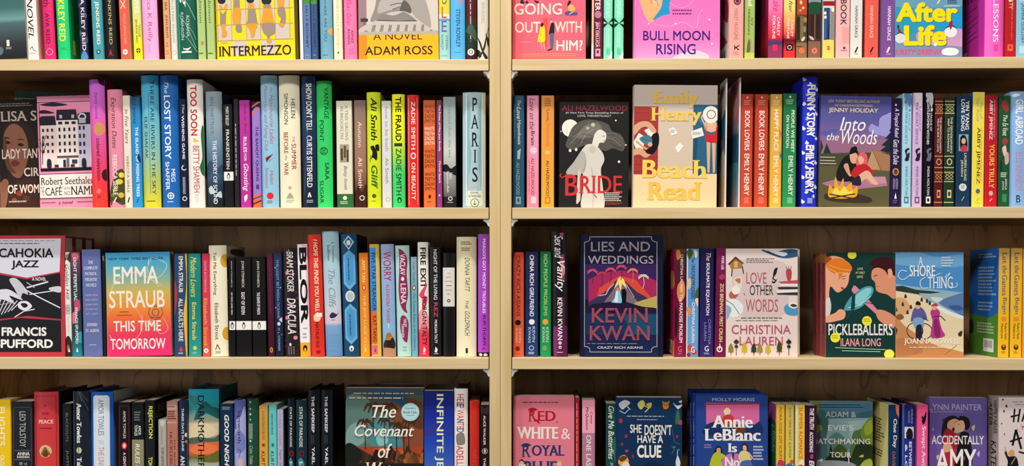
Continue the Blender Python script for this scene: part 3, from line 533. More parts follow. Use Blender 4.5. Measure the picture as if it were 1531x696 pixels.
art += [r(88, 120, 234, 237, '5a4a58'), r(97, 101, 240, 251, '2a2a34'), r(102, 106, 238, 251, '6a6a78'), r(110, 118, 240, 246, '3a3a48'), q('22222c', 73, 251, 73, 240, 76, 238, 79, 241, 79, 251), q('22222c', 125, 251, 125, 241, 128, 238, 131, 241, 131, 251), l('2a1c24', 1, 66, 246, 67, 205), l('2a1c24', .7, 67, 222, 62, 208), l('2a1c24', .7, 67, 216, 73, 202), l('2a1c24', .7, 66.5, 230, 73, 214), l('2a1c24', .7, 66.5, 230, 61, 218), r(84, 90, 247, 251, '3a2a34'), r(108, 114, 247, 251, '3a2a34'),
        r(60, 152, 260.5, 297.5, K), r(61, 152, 261.5, 296.5, 'f2e6e2'), h('Robert Seethaler', 62.5, 142, 266, 277, '1c161c', 's'), h('THE', 62.5, 67, 280, 293, '1c161c', 'r'), h('CAFÉ', 69, 94, 278, 293, '1c161c', 's'), h('WITH', 97, 106, 281, 285, '1c161c', 'r'), h('NO', 97, 106, 287, 293, '1c161c', 'r'), h('NAME', 107, 143, 280, 293, '1c161c', 's'), h('a novel', 88, 110, 301, 306, '1c161c', 'c'), l('1c161c', .8, 62, 303.5, 84, 303.5), l('1c161c', .8, 116, 303.5, 140, 303.5)]
fo('L', 2, 59.5, 149, 144.5, 'p', 'ea92b6', 'pink face-out cover picturing a row of pale town houses', art, d=.066, thick=.018, spine='4a2a3a')
sp('L', 2, 137, 160, 119, 'h', ((119, 'c86ae0'), (180, 'd860b8'), (235, 'e04880'), (275, 'f03a44'), (300, 'f23c30')), 'purple to red hardcover with large dots on its spine', [t('danzy senna', 138, 178, .34, .6, '8a3a8a'), e(.62, 193, 8, 10, 'c8905a'), t('colored television', 207, 270, .42, .68, '2a0c20', 'b'), e(.98, 118, 8, 10, '4a1428'), e(.98, 262, 6, 9, '3a1420'), e(.5, 286, 3.2, 3.6, 'f07a70'), m(.35, .65, 293, 297, 2, '7a1820')], side='7a2040')
sp('L', 2, 163.5, 186, 134, 'h', 'e48aa4', 'rose pink hardcover with black handwritten title and yellow flowers', [t('Expiration Dates', 146, 222, .2, .62, '161012', 'c'), t('REBECCA SERLE', 232, 292, .28, .6, 'f4e0dc', 'b'), q('4a4a20', .4, 262, .7, 254, 1, 258, 1, 305, .3, 300, .1, 308, 0, 290), e(.7, 272, 5, 4, 'd8c83a'), e(.85, 262, 4, 4, 'e0d450'), e(.4, 284, 3.5, 3, '8a9a30'), e(.8, 292, 4, 4, 'c8b840'), e(.2, 292, 3, 3, '6a7a28'), e(.6, 300, 4, 3, '3a3418'), t('REBECCA SERLE', 232, 292, .28, .6, 'f4e0dc', 'b'), l('f0ece0', 1.6, .3, 303, .5, 295)], side='a05a70')
sp('L', 2, 187, 198.7, 143, 'p', 'e6ddca', 'thin cream paperback with black handwritten title', [t('In Five Years', 163, 215, .25, .72, '181412', 'c'), t('REBECCA SERLE', 234, 288, .34, .64, '2a2622', 'r'), l(K, 1.8, .4, 303, .6, 295)])
sp('L', 2, 199, 213.5, 145, 'p', ((145, '1c4a78'), (175, '2888c8'), (300, '2a94d8')), 'blue paperback with white capital title and dark author name', [t('ELIF SHAFAK', 147, 186, .2, .5, '12304a'), t('THE ISLAND OF MISSING TREES', 190, 294, .42, .72, 'eef2f4'), q('0e2c48', .9, 236, .7, 230, .6, 238, .9, 244), l('16406a', 1.4, .4, 303, .6, 297)])
sp('L', 2, 214, 240, 113, 'h', ((113, '3aa8dc'), (160, '58b4d0'), (220, '86c0b8'), (270, 'b8c860'), (305, 'd8d030')), 'tall blue to yellow hardcover with two columns of navy lettering', [t('THERE ARE RIVERS IN THE SKY', 121, 292, .56, .76, '142c5c', 's'), t('ELIF SHAFAK', 175, 238, .18, .36, '142c5c', 's'), l('2a4a78', .6, .46, 140, .46, 290), m(.2, .75, 300, 303, 1, '4a5a20')], side='6aa8b0')
sp('L', 2, 242.5, 269, 113, 'h', '1c66b6', 'tall royal blue hardcover with white lettering and round emblem', [t('The', 122, 140, .25, .5, 'dce8f4', 'c'), t('LOST STORY', 143, 238, .22, .58, 'f0f4f8', 'b'), t('MEG', 253, 272, .55, .78, 'e8eef4'), t('SHAFFER', 242, 284, .22, .46, 'e8eef4'), ring(.5, 293, 5, 1.2, 'f0f4f8'), l('f0f4f8', 1, .5, 288, .5, 298), l('f0f4f8', 1, .32, 293, .68, 293), m(.3, .7, 301, 304, 1, 'b8d0e8')], side='123c78')
sp('L', 2, 270, 281, 148, 'p', '101a38', 'thin midnight blue paperback with white title and crescent', [t('The', 156, 170, .5, .8, 'c0c8d8', 'c'), t('WISHING GAME', 173, 238, .4, .75, 'eceef2'), ring(.6, 251, 4, 1.4, 'd8dce8'), e(.75, 250, 3, 3.2, '101a38'), mv(.4, .8, 265, 290, 2, 'b0b8c8'), ring(.6, 297, 3.4, 1, 'e0e4ec')], lean=-.022)
sp('L', 2, 282, 306, 119, 'h', 'eeebe6', 'white hardcover with bouncy red lettering and green splash', [t('TOO SOON', 128, 203, .22, .66, 'c81e2c', 'h'), p('e8b840', .4, 206, .75, 212, .4, 213), t('BETTY SHAMIEH', 218, 288, .34, .74, 'c05a3e', 'b'), q('1e6a34', .85, 200, 1, 190, 1.1, 256, .9, 262, .75, 250, .9, 235), m(.4, .7, 291, 303, 4, 'c8ccc0')], side='d4d0ca', sideitems=[q('1e6a34', .0, 180, .3, 190, .2, 256, 0, 260)])
sp('L', 2, 309.5, 334, 137, 'h', ((137, '8c9ea6'), (190, '8aa0b0'), (230, '5c7c98'), (250, '48688a'), (275, '263c52'), (305, '141f2a')), 'grey-blue hardcover with a seascape spine', [t('BEN SHATTUCK', 145, 202, .32, .52, '5a6c78', 's'), q('2e4a64', 0, 250, .3, 240, .6, 252, 1, 246, 1, 262, .5, 258, 0, 266), q('c0ccd4', .1, 282, .3, 278, .5, 288, .2, 290), q('c0ccd4', .6, 292, .85, 286, .9, 296), t('THE HISTORY OF SOUND', 210, 305, .42, .66, 'e4ecf0', 's')], side='24303a')
PB = lambda y0: [r(0, 1, y0, y0+13, 'f2f0ec'), e(.5, y0+7, 2.4, 4.4, '18181a'), e(.5, y0+7.6, 1.3, 3, 'f2f0ec'), e(.5, y0+3, 1.5, 1.4, '18181a')]
sp('L', 2, 335.3, 350, 156, 'p', '131315', 'black paperback with a white band low on its spine', [t('MARY SHELLEY', 160, 188, .3, .62, 'e8e4dc', 'r'), t('FRANKENSTEIN', 194, 253, .3, .62, 'f4f0e8', 'r')]+PB(257), lean=-.018)
sp('L', 2, 351, 358.8, 148, 'p', '1f1f24', 'very thin charcoal paperback beside the purple spine', [mv(.3, .65, 185, 264, 1, '9a9ca4')], lean=-.016)
sp('L', 2, 360, 376, 150, 'p', 'b4309a', 'magenta purple paperback with mixed white lettering', [t('Shelly Jay Shore', 156, 200, .42, .68, '5a1048', 'c'), t('RULES', 205, 228, .35, .68, 'f4ecf2', 'b'), t('FOR', 230, 241, .4, .62, 'f4ecf2', 'b'), t('Ghosting', 245, 286, .2, .8, 'fcf4fa', 'c'), q('f0e4ee', .4, 302, .35, 294, .65, 291, .6, 298)])
sp('L', 2, 378.5, 391.3, 152, 'p', '9878d0', 'lavender paperback with orange stripes at top and foot', [q('1c1a30', 0, 150, 1, 146, 1, 160, .5, 160, 0, 166), l('e86a38', 2.4, 0, 160, .5, 156, 1, 152), l('e86a38', 2.4, 0, 170, .5, 166, 1, 163), t('PARINI SHROFF', 175, 186, .3, .6, 'c8944a'), t('THE BANDIT QUEENS', 189, 271, .35, .75, '141020', 'b'), r(.4, .75, 276, 283, '4a3a78'), p('e86a38', 0, 293, 1, 288, 1, 310, 0, 310), l('2a5a98', 2.4, 0, 298, 1, 293), l('1c1a30', 2, 0, 305, 1, 300)])
sp('L', 2, 391.6, 416.7, 113, 'h', '90c4e0', 'tall pale blue hardcover with red script lettering and red dot', [t('The', 131, 139, .6, .72, 'a8384a', 'c'), t('Hazelbourne Ladies', 142, 216, .54, .8, 'c03a50', 'c'), t('Motorcycle and Flying Club', 128, 226, .16, .44, 'b84058', 'c'), p('7a1c2c', .25, 236, .75, 230, .3, 243), p('1c3050', .3, 244, .8, 236, .5, 240), t('Helen', 255, 276, .52, .74, 'b04a5c', 'c'), t('Simonson', 250, 281, .22, .44, 'b04a5c', 'c'), e(.5, 293, 5.2, 5.2, 'd4283a'), m(.3, .7, 300, 305, 2, '7a5a6a'), r(0, 1, 112, 117, 'a8cede')], side='6aa0bc')
sp('L', 2, 418.5, 449.6, 113, 'h', 'efe9cc', 'tall wide cream hardcover with navy and russet lettering', [t('HELEN', 148, 177, .6, .8, '243048', 'b'), t('SIMONSON', 140, 186, .26, .46, '243048', 'b'), t('THE', 204, 213, .64, .76, 'b05038', 'r'), t('SUMMER', 215, 254, .6, .82, '9a3424', 'b'), t('BEFORE', 198, 230, .22, .44, '9a3424', 'b'), t('the', 232, 240, .28, .4, '9a3424', 'c'), t('WAR', 243, 262, .22, .44, '9a3424', 'b'), e(.5, 281, 2.4, 2.4, 'e0a090'), p('a8a48c', .32, 297, .4, 291, .5, 288, .6, 291, .68, 297), m(.3, .72, 299, 304, 2, 'a8a48c')], side='c8c2a8')
sp('L', 2, 452.5, 473.6, 114, 'h', ((114, '24406c'), (200, '1a3054'), (300, '101c34')), 'tall navy hardcover with one line of cream condensed lettering', [t("SHOW DON'T TELL", 125, 196, .34, .76, 'ece6cc', 'b'), t('CURTIS SITTENFELD', 203, 280, .34, .72, 'f0eef0', 'b'), l('3a5a8a', .8, .0, 130, .4, 200, .1, 290), l('f0f0f0', 1.6, .4, 295, .5, 288, .6, 295), m(.3, .75, 299, 304, 2, 'a0b0c8')], side='0e1a30')
sp('L', 2, 474.5, 497.7, 121, 'h', ((121, '24b050'), (160, '2ac862'), (300, '38d470')), 'tall green hardcover with staggered black lettering', [t('VANTAGE', 131, 178, .5, .8, '0c2a16', 'b'), t('POINT', 180, 212, .2, .48, '0c2a16', 'b'), ring(.46, 226, 6, 1.2, '0e4020'), m(.3, .65, 222, 231, 3, '0e4020'), t('SARA', 243, 269, .52, .78, '0c2a16', 'b'), t('SLIGAR', 270, 304, .16, .42, '0c2a16', 'b')], side='1a2a1e')
sp('L', 2, 504, 528, 151, 'p', 'e0dcc8', 'cream paperback with a brown townscape and green foot', [t('A TREE GROWS', 157, 210, .56, .74, '84806e', 's'), t('IN BROOKLYN', 159, 208, .26, .44, '84806e', 's'), r(.2, .78, 216, 243, 'a89c84'), r(.26, .4, 222, 240, '4a3c2c'), r(.46, .6, 218, 236, '5a4a38'), r(.64, .76, 224, 242, '4a3c2c'), l('6a5c48', .8, .2, 230, .8, 226), t('Betty Smith', 248, 284, .4, .66, '4a463c', 'c'), r(0, 1, 290, 312, '2c6a3a'), e(.5, 296, 3, 3, 'e4e8d8'), m(.2, .8, 301, 306, 2, 'b8ccb0')])
sp('L', 2, 530.6, 548.4, 150, 'p', ((150, '7c6a66'), (200, 'a07c68'), (250, '9c7058'), (280, '6a4030'), (305, '3c2018')), 'brown-mauve paperback with pale lettering', [t('Autumn', 182, 220, .32, .64, 'ead8cc', 'r'), t('Ali Smith', 235, 281, .32, .66, 'f4e6da', 'r'), q('3a1c14', 0, 290, .3, 278, .6, 288, 1, 276, 1, 310, 0, 310), e(.62, 296, 4, 4, 'd8c8bc'), e(.62, 296, 2.6, 2.6, '3a1c14')])
sp('L', 2, 549.2, 570, 138, 'h', 'd0e01e', 'acid yellow-green hardcover with heavy slanted lettering and a black animal', [t('Ali Smith', 146, 210, .3, .76, '12180a', 'I'), q(K, .25, 220, .5, 218, .75, 228, .7, 240, .45, 236, .3, 238, .4, 228), q(K, .6, 218, .85, 216, .9, 224, .75, 226), l(K, 1, .3, 232, .2, 242), t('Gliff', 247, 282, .3, .76, '3a6a1a', 'I'), e(.5, 293, 3.2, 3.2, '4a5a14'), m(.3, .7, 300, 302, 1, '6a7a20')], side='a8b818')
sp('L', 2, 571.5, 586, 151, 'p', 'dadad8', 'light grey paperback with thin lower-case lettering', [t('how to be both', 160, 226, .35, .72, '868688', 'r'), t('Ali Smith', 236, 274, .35, .7, '6a6a70', 'r'), ring(.6, 298, 3.4, .8, '9a9a9c')])
sp('L', 2, 587, 606, 141, 'h', ((141, 'f4f418'), (200, 'ecf22a'), (235, '96e04a'), (255, '4ad668'), (305, '3ad272')), 'yellow to green hardcover with heavy black lettering', [t('THE FRAUD', 145, 211, .26, .74, '10140a', 'h'), r(.15, .8, 214, 219, '2a3a14'), t('ZADIE SMITH', 222, 292, .28, .72, '0c1c0e', 'b'), e(.55, 299, 3.4, 4.4, '14381c'), e(.55, 300, 1.5, 2.6, '4ad668')], side='9ab828')
sp('L', 2, 609.3, 627, 142, 'h', 'd62a2a', 'red hardcover with cream capitals inside a fine border', [l('f0b8a8', .7, .12, 146, .12, 306), l('f0b8a8', .7, .88, 146, .88, 306), t('ZADIE SMITH', 152, 224, .36, .7, 'f2e2d4', 's'), e(.52, 233, 4, 5, 'f2e2d4'), e(.52, 233, 2.4, 3.2, 'd62a2a'), t('ON BEAUTY', 243, 299, .36, .7, 'f2e2d4', 's')], side='8a1a1c')
it = []
for y0, c_ in ((157, '3a1408'), (190, 'f6dccc'), (224, '2a1008'), (258, '2a1008')):
    for j, s_ in enumerate(('WHITE', 'TEETH', 'ZADIE', 'SMITH')): it.append(h(s_, .08, .92, y0+j*7.2, y0+5.2+j*7.2, c_, 'r'))
sp('L', 2, 633.5, 651.8, 150, 'p', ((150, 'c85c34'), (200, 'd86430'), (300, 'f0702e')), 'orange paperback with the same four words stacked four times', it+[e(.5, 294, 2, 3, '4a1408'), m(.3, .7, 301, 303, 1, '8a3010')])
sp('L', 2, 653, 661.5, 150, 'p', ((150, '7a3858'), (230, '943c70'), (300, '8c3a80')), 'very thin plum paperback with white lettering', [t('The Prime of Miss Jean Brodie', 157, 226, .3, .75, 'f2e4ec', 'b'), t('Muriel Spark', 241, 274, .3, .75, 'f2e4ec', 'b'), e(.5, 292, 1.2, 1.6, 'e0c8d8')])
sp('L', 2, 663, 682, 145, 'p', ((145, '8a9c9e'), (190, 'a4b2b0'), (225, 'c8d0c8'), (240, 'b8bcb4'), (262, '9a9a98'), (305, '2a2a2c')), 'misty grey paperback with a dark headland on its spine', [t('beyond that, the sea', 157, 236, .38, .62, '76868a', 's'), q(K, 0, 247, .3, 246, .6, 252, 1, 248, 1, 262, .5, 258, 0, 256), t('Laura', 258, 268, .5, .72, 'e8e8e4', 's'), t('Spence-Ash', 256, 288, .24, .44, 'e8e8e4', 's'), r(0, 1, 294, 312, '1c1c1e'), ring(.55, 297, 3.2, 1, 'e8e8e8'), m(.3, .8, 302, 304, 1, 'b0b0b0')], side='1c2022')
sp('L', 2, 691.5, 726, 138, 'h', 'a8c8d0', 'pale blue hardcover with ornate border and stacked serif letters', [l('e4ecec', 1.2, .16, 140, .16, 306), l('7aa4b0', .8, .22, 142, .22, 280), l('7aa4b0', .8, .8, 142, .8, 280), l('e4ecec', 1.2, .86, 140, .86, 306), q('8ab4bc', .25, 150, .36, 170, .28, 200, .38, 230, .28, 262, .24, 200), q('8ab4bc', .78, 150, .68, 170, .76, 200, .66, 230, .76, 262, .79, 200), r(.9, .97, 139, 310, 'd8d0a0'),
   h('P', .4, .64, 146, 166, '141a24', 's'), h('A', .36, .7, 172, 192, '141a24', 's'), h('R', .38, .7, 198, 219, '141a24', 's'), h('I', .48, .6, 224, 243, '141a24', 's'), h('S', .42, .66, 250, 272, '141a24', 's'), m(.2, .82, 277, 282, 1, 'd8b8bc'), r(.2, .84, 285, 308, 'e0e6d8'), h('EDWARD', .34, .7, 286.5, 289.5, '1c2830', 'b'), h('RUTHERFURD', .26, .8, 291.5, 295, '1c2830', 'b'), e(.53, 303, 6.4, 6.4, '3a5a38'), e(.53, 303, 5.4, 5.4, 'e8e6c8'), l('2a4a30', 1, .53, 299.5, .53, 306.5), l('2a4a30', 1, .46, 304, .53, 306.5, .6, 304)], side='8aa8b0', lean=0)
# ---- right
sp('R', 2, 766.6, 784, 143, 'p', '265672', 'dark teal-blue paperback beside the divider with white script', [t('The', 150, 159, .4, .68, 'c4d4dc', 'c'), t('Love', 160, 178, .34, .7, 'dce6ea', 'c'), t('Hypothesis', 180, 216, .36, .7, 'd4e0e6', 'b'), mv(.12, .24, 155, 208, 1, '6a94a8'), p('b0c4d0', .4, 226, .7, 222, .6, 238, .4, 238), t('ALI HAZELWOOD', 243, 291, .3, .6, '86b0c4', 'r'), r(.25, .7, 294, 305, '7aa8bc'), r(.38, .58, 296.5, 302, '265672')])
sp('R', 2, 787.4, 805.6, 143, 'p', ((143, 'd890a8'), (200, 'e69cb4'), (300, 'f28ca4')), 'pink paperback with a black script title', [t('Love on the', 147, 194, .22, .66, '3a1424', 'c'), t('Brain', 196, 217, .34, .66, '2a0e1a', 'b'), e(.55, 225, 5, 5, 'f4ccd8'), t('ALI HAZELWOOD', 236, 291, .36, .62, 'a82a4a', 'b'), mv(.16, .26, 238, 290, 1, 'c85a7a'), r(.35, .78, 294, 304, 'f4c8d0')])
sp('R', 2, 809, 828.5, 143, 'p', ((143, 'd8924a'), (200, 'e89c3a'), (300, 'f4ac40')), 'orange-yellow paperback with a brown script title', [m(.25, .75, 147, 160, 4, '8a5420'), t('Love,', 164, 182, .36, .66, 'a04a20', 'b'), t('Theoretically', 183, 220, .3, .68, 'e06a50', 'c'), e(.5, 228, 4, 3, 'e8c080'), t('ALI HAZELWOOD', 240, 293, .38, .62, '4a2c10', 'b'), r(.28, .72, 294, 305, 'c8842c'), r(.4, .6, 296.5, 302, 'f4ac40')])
GD, G1, G2 = 'd8d4ca', '4a4a48', '8a8882'
art = [h('ALI HAZELWOOD', 839.5, 937, 158, 166, '8a2e38', 'b'), h('#1 New York Times Bestselling Author of', 845, 931, 167.5, 171, 'd0ccc4', 'r'), h('LOVE, THEORETICALLY', 863, 913, 172, 175.5, 'd0ccc4', 'r'), e(852, 192, 12.5, 13, 'f0ece2'),
       q('58554f', 848, 208, 856, 190, 872, 180, 890, 180, 908, 186, 914, 196, 928, 202, 934, 216, 930, 226, 916, 222, 904, 226, 890, 220, 872, 218, 858, 224, 846, 220), q('75716a', 862, 206, 874, 188, 892, 184, 900, 194, 890, 204, 880, 206), l('8c8880', .7, 856, 206, 874, 192, 896, 190), l('8c8880', .7, 900, 206, 916, 208, 928, 218), l('3a3836', .7, 870, 200, 886, 204, 896, 214), l('8c8880', .8, 852, 216, 866, 200, 884, 194, 896, 192), l('a09c94', .7, 868, 214, 876, 200, 888, 194), l('7c7870', .8, 906, 204, 920, 206, 932, 216), l('7c7870', .8, 904, 200, 918, 200, 930, 208), l('6a6660', 1.2, 852, 204, 862, 190, 878, 183, 896, 184), l('3a3836', .8, 858, 220, 868, 210, 880, 212), l('3a3836', .8, 912, 214, 922, 220, 930, 222),
       q('e6e2d8', 889, 200, 896, 194, 904, 198, 906, 204, 903, 213, 896, 214, 892, 222, 884, 222, 886, 210), l('3a3430', .9, 900, 204, 904, 203.5), e(902.8, 211, 1.2, .7, '9a3a3a'), e(886, 187, 3, 3, 'c8c2a4'), e(878, 192, 2.6, 2.4, 'bab494'),
       q(GD, 878, 216, 890, 218, 900, 228, 903, 240, 898, 254, 901, 280, 902, 312, 870, 312, 872, 280, 870, 256, 862, 260, 848, 258, 858, 242, 870, 224), q('b8b4aa', 870, 226, 876, 236, 874, 256, 862, 262, 846, 259, 858, 242), l('8a867e', .8, 876, 240, 872, 258), l('a8a49a', .8, 884, 250, 888, 280, 886, 312), e(885, 224, 5, 5, 'ccc6a6'), q('d8cabc', 864, 258, 868, 258, 868, 290, 867, 300, 862, 305, 862, 292),
       e(852, 225.5, 2, 2.3, 'f0ece2'), e(861, 224, 2, 2.3, 'f0ece2'), e(920, 180.5, 1.2, 1.2, 'f0ece2'), e(925, 242, 1.8, 1.8, 'f0ece2'), e(935, 217, 1.1, 1.1, 'f0ece2'), e(838, 197, 1, 1, 'd0ccc2'),
       h('B', 845, 864, 261, 293, 'd0343a', 's'), h('RIDE', 865, 930, 263, 289, 'd0343a', 's'), l('d0343a', 1.6, 848, 262, 840, 266, 837, 263, 839, 260), l('d0343a', 1.4, 884, 286, 892, 296), m(904, 932, 288, 302, 5, 'c8c4bc'), m(906, 932, 303, 307, 2, 'a83a3a')]
fo('R', 2, 835.5, 939.5, 153, 'p', '201f20', 'black face-out cover with white gowned figure and moon', art, thick=.03)
art = [r(940, 1075, 120, 170, 'd2c4ba'), r(940, 1075, 170, 255, 'd8c4ae'), r(940, 1075, 255, 312, 'f2d6a8'), p('f2d6a8', 940, 258, 960, 256, 1000, 259, 1040, 255, 1075, 257, 1075, 275, 940, 275), p('a83a38', 946, 160, 983, 160, 983, 262, 946, 262)]
for i in range(9): art.append(l('8c2c2e', .8, 946, 170+i*11, 983, 170+i*11))
art += [r(1035, 1072, 157, 260, '2c6484'), q('20506e', 1036, 200, 1042, 212, 1040, 250, 1050, 258, 1036, 260), q('3a7a9a', 1042, 170, 1056, 166, 1060, 180, 1046, 184),
        p('f0ece4', 962, 196, 974, 190, 981, 202, 970, 206), p('f0ece4', 946, 214, 954, 200, 964, 206, 960, 226, 953, 231), q('dca584', 945, 192, 957, 183, 970, 184, 980, 196, 974, 199, 966, 191, 957, 193, 945, 206), q('dca584', 945, 226, 956, 222, 966, 229, 972, 232, 964, 237, 955, 232, 945, 234), l('dca584', 3, 950, 212, 962, 222, 970, 226), q('14141a', 974, 203, 983, 200, 984, 216, 977, 230, 968, 231, 964, 226, 972, 220), q('4a7c90', 955, 208, 968, 203, 974, 210, 972, 219, 962, 216), l('2c5468', .8, 958, 208, 970, 212), e(971, 217, 3.4, 3.4, 'e0ac90'),
        p('f2f0ea', 998, 194, 1006, 191, 1012, 200, 1003, 204), p('f2f0ea', 1008, 222, 1015, 214, 1021, 219, 1013, 230), p('f2f0ea', 1032, 197, 1040, 194, 1041, 206, 1034, 208), p('f2f0ea', 1040, 194, 1048, 191, 1051, 203, 1041, 206), m(1034, 1048, 198, 203, 3, '8a8a8a'), m(1001, 1008, 195, 200, 2, '9a9a9a'),
        q('dcb090', 1052, 185, 1057, 180, 1066, 180, 1070, 186, 1070, 196, 1054, 196), p('dcb090', 1055, 212, 1061, 214, 1060, 258, 1057, 259), p('dcb090', 1063, 214, 1069, 212, 1068, 258, 1065, 259), l('dcb090', 2.2, 1054, 192, 1047, 176, 1053, 168), q('cc2a34', 1054, 187, 1056, 200, 1067, 200, 1070, 187, 1071, 206, 1069, 214, 1061, 213, 1054, 212, 1053, 206), q('e8b898', 1056, 186, 1058, 197, 1066, 197, 1068, 186), e(1061, 172, 12, 13, 'f2ece0'), ring(1061.5, 171.5, 6.8, 1.1, '2a2424'),
        h('Emily', 975.5, 1043, 137, 162, 'f0c858', 'S'), h('Henry', 971.5, 1047, 161.5, 188, 'f2cc5c', 'S'), h('Beach', 960, 1057, 240, 267, 'f4d264', 'S'), h('Read', 967, 1048.5, 273, 300, 'eec452', 'S')]
fo('R', 2, 945, 1071, 128, 'h', 'd8c8ba', 'sandy beach-scene face-out cover with fat golden lettering', art, thick=.03)
sp('R', 2, 1083.2, 1085.6, 117, 'h', 'f0e8e0', 'thin white hardcover right behind the beach-scene cover', [], back='dcd4cc', backitems=[q('3a7a98', .0, 180, .5, 172, 1, 166, 1, 230, .6, 220, 0, 236), q('c87a8a', .3, 210, .6, 206, .6, 225), r(0, 1, 262, 312, 'e8c898')], dep=.07, lean=.012)
sp('R', 2, 1103.4, 1106, 116, 'h', 'f0e4e0', 'thin white hardcover with a watercolour pink and blue cover', [], back=((116, 'c890a8'), (165, 'd88e9a'), (190, '9aa0b8'), (202, '1e5a80'), (240, '2a7898'), (270, '6aa0b0'), (300, 'a8a0b0')), backitems=[q('e8a8a0', .1, 140, .5, 130, .9, 150, .7, 175, .2, 170), q('2a6a90', 0, 205, .5, 198, 1, 204, 1, 240, .4, 236, 0, 244), q('5aa0b4', .2, 246, .8, 240, .9, 256, .3, 260)], dep=.16, lean=.012)
for xa, xb, d_ in ((1106.6, 1124.5, 'left one of two brick red spines with white lettering'), (1127.5, 1147.2, 'right one of two brick red spines, next to yellow')):
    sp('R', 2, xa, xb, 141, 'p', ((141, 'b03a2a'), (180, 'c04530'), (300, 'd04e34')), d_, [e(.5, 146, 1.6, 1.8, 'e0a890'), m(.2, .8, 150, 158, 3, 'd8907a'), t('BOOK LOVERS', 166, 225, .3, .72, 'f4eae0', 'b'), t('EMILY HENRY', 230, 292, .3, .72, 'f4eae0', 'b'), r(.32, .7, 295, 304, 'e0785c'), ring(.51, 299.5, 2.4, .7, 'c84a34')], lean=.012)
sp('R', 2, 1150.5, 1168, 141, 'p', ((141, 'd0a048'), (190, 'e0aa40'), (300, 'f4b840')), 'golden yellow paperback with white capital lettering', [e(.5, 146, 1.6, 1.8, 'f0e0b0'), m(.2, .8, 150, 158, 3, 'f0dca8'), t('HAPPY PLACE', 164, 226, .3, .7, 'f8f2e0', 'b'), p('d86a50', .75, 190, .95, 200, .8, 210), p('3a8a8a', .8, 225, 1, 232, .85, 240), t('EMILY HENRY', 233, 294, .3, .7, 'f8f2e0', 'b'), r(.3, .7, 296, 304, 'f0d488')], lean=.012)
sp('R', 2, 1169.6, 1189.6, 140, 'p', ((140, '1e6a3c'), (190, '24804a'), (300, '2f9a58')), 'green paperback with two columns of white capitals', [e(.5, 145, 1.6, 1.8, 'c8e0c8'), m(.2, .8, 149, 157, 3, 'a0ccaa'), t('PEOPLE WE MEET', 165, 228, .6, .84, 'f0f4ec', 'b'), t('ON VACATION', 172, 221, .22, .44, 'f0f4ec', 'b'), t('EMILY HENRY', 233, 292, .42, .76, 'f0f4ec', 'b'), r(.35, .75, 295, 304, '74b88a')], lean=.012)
it = []
for i in range(26):
    a = random.random()*6; x, y = random.uniform(.05, .95), 118+i*7.3; x = .08+.84*((i*7) % 5)/4
    it.append(p('eef0f6', x-.12, y+2, x+.1*math.cos(a), y-3, x+.14, y+1.5, x, y+4))
sp('R', 2, 1198.5, 1221.5, 115, 'h', '2334cc', 'tall bright blue hardcover with white flecks and white lettering', it+[t('FUNNY STORY', 126, 206, .2, .88, '2334cc', 'H'), t('FUNNY STORY', 127, 205, .26, .82, 'f6f6fa', 'h'), t('EMILY HENRY', 216, 289, .16, .84, '2334cc', 'H'), t('EMILY HENRY', 217, 288, .22, .78, 'f6f6fa', 'h'), r(.3, .75, 294, 306, '2334cc'), r(.36, .7, 296, 304, '8a94e0')], back='2430d0', dep=.16, lean=.014)
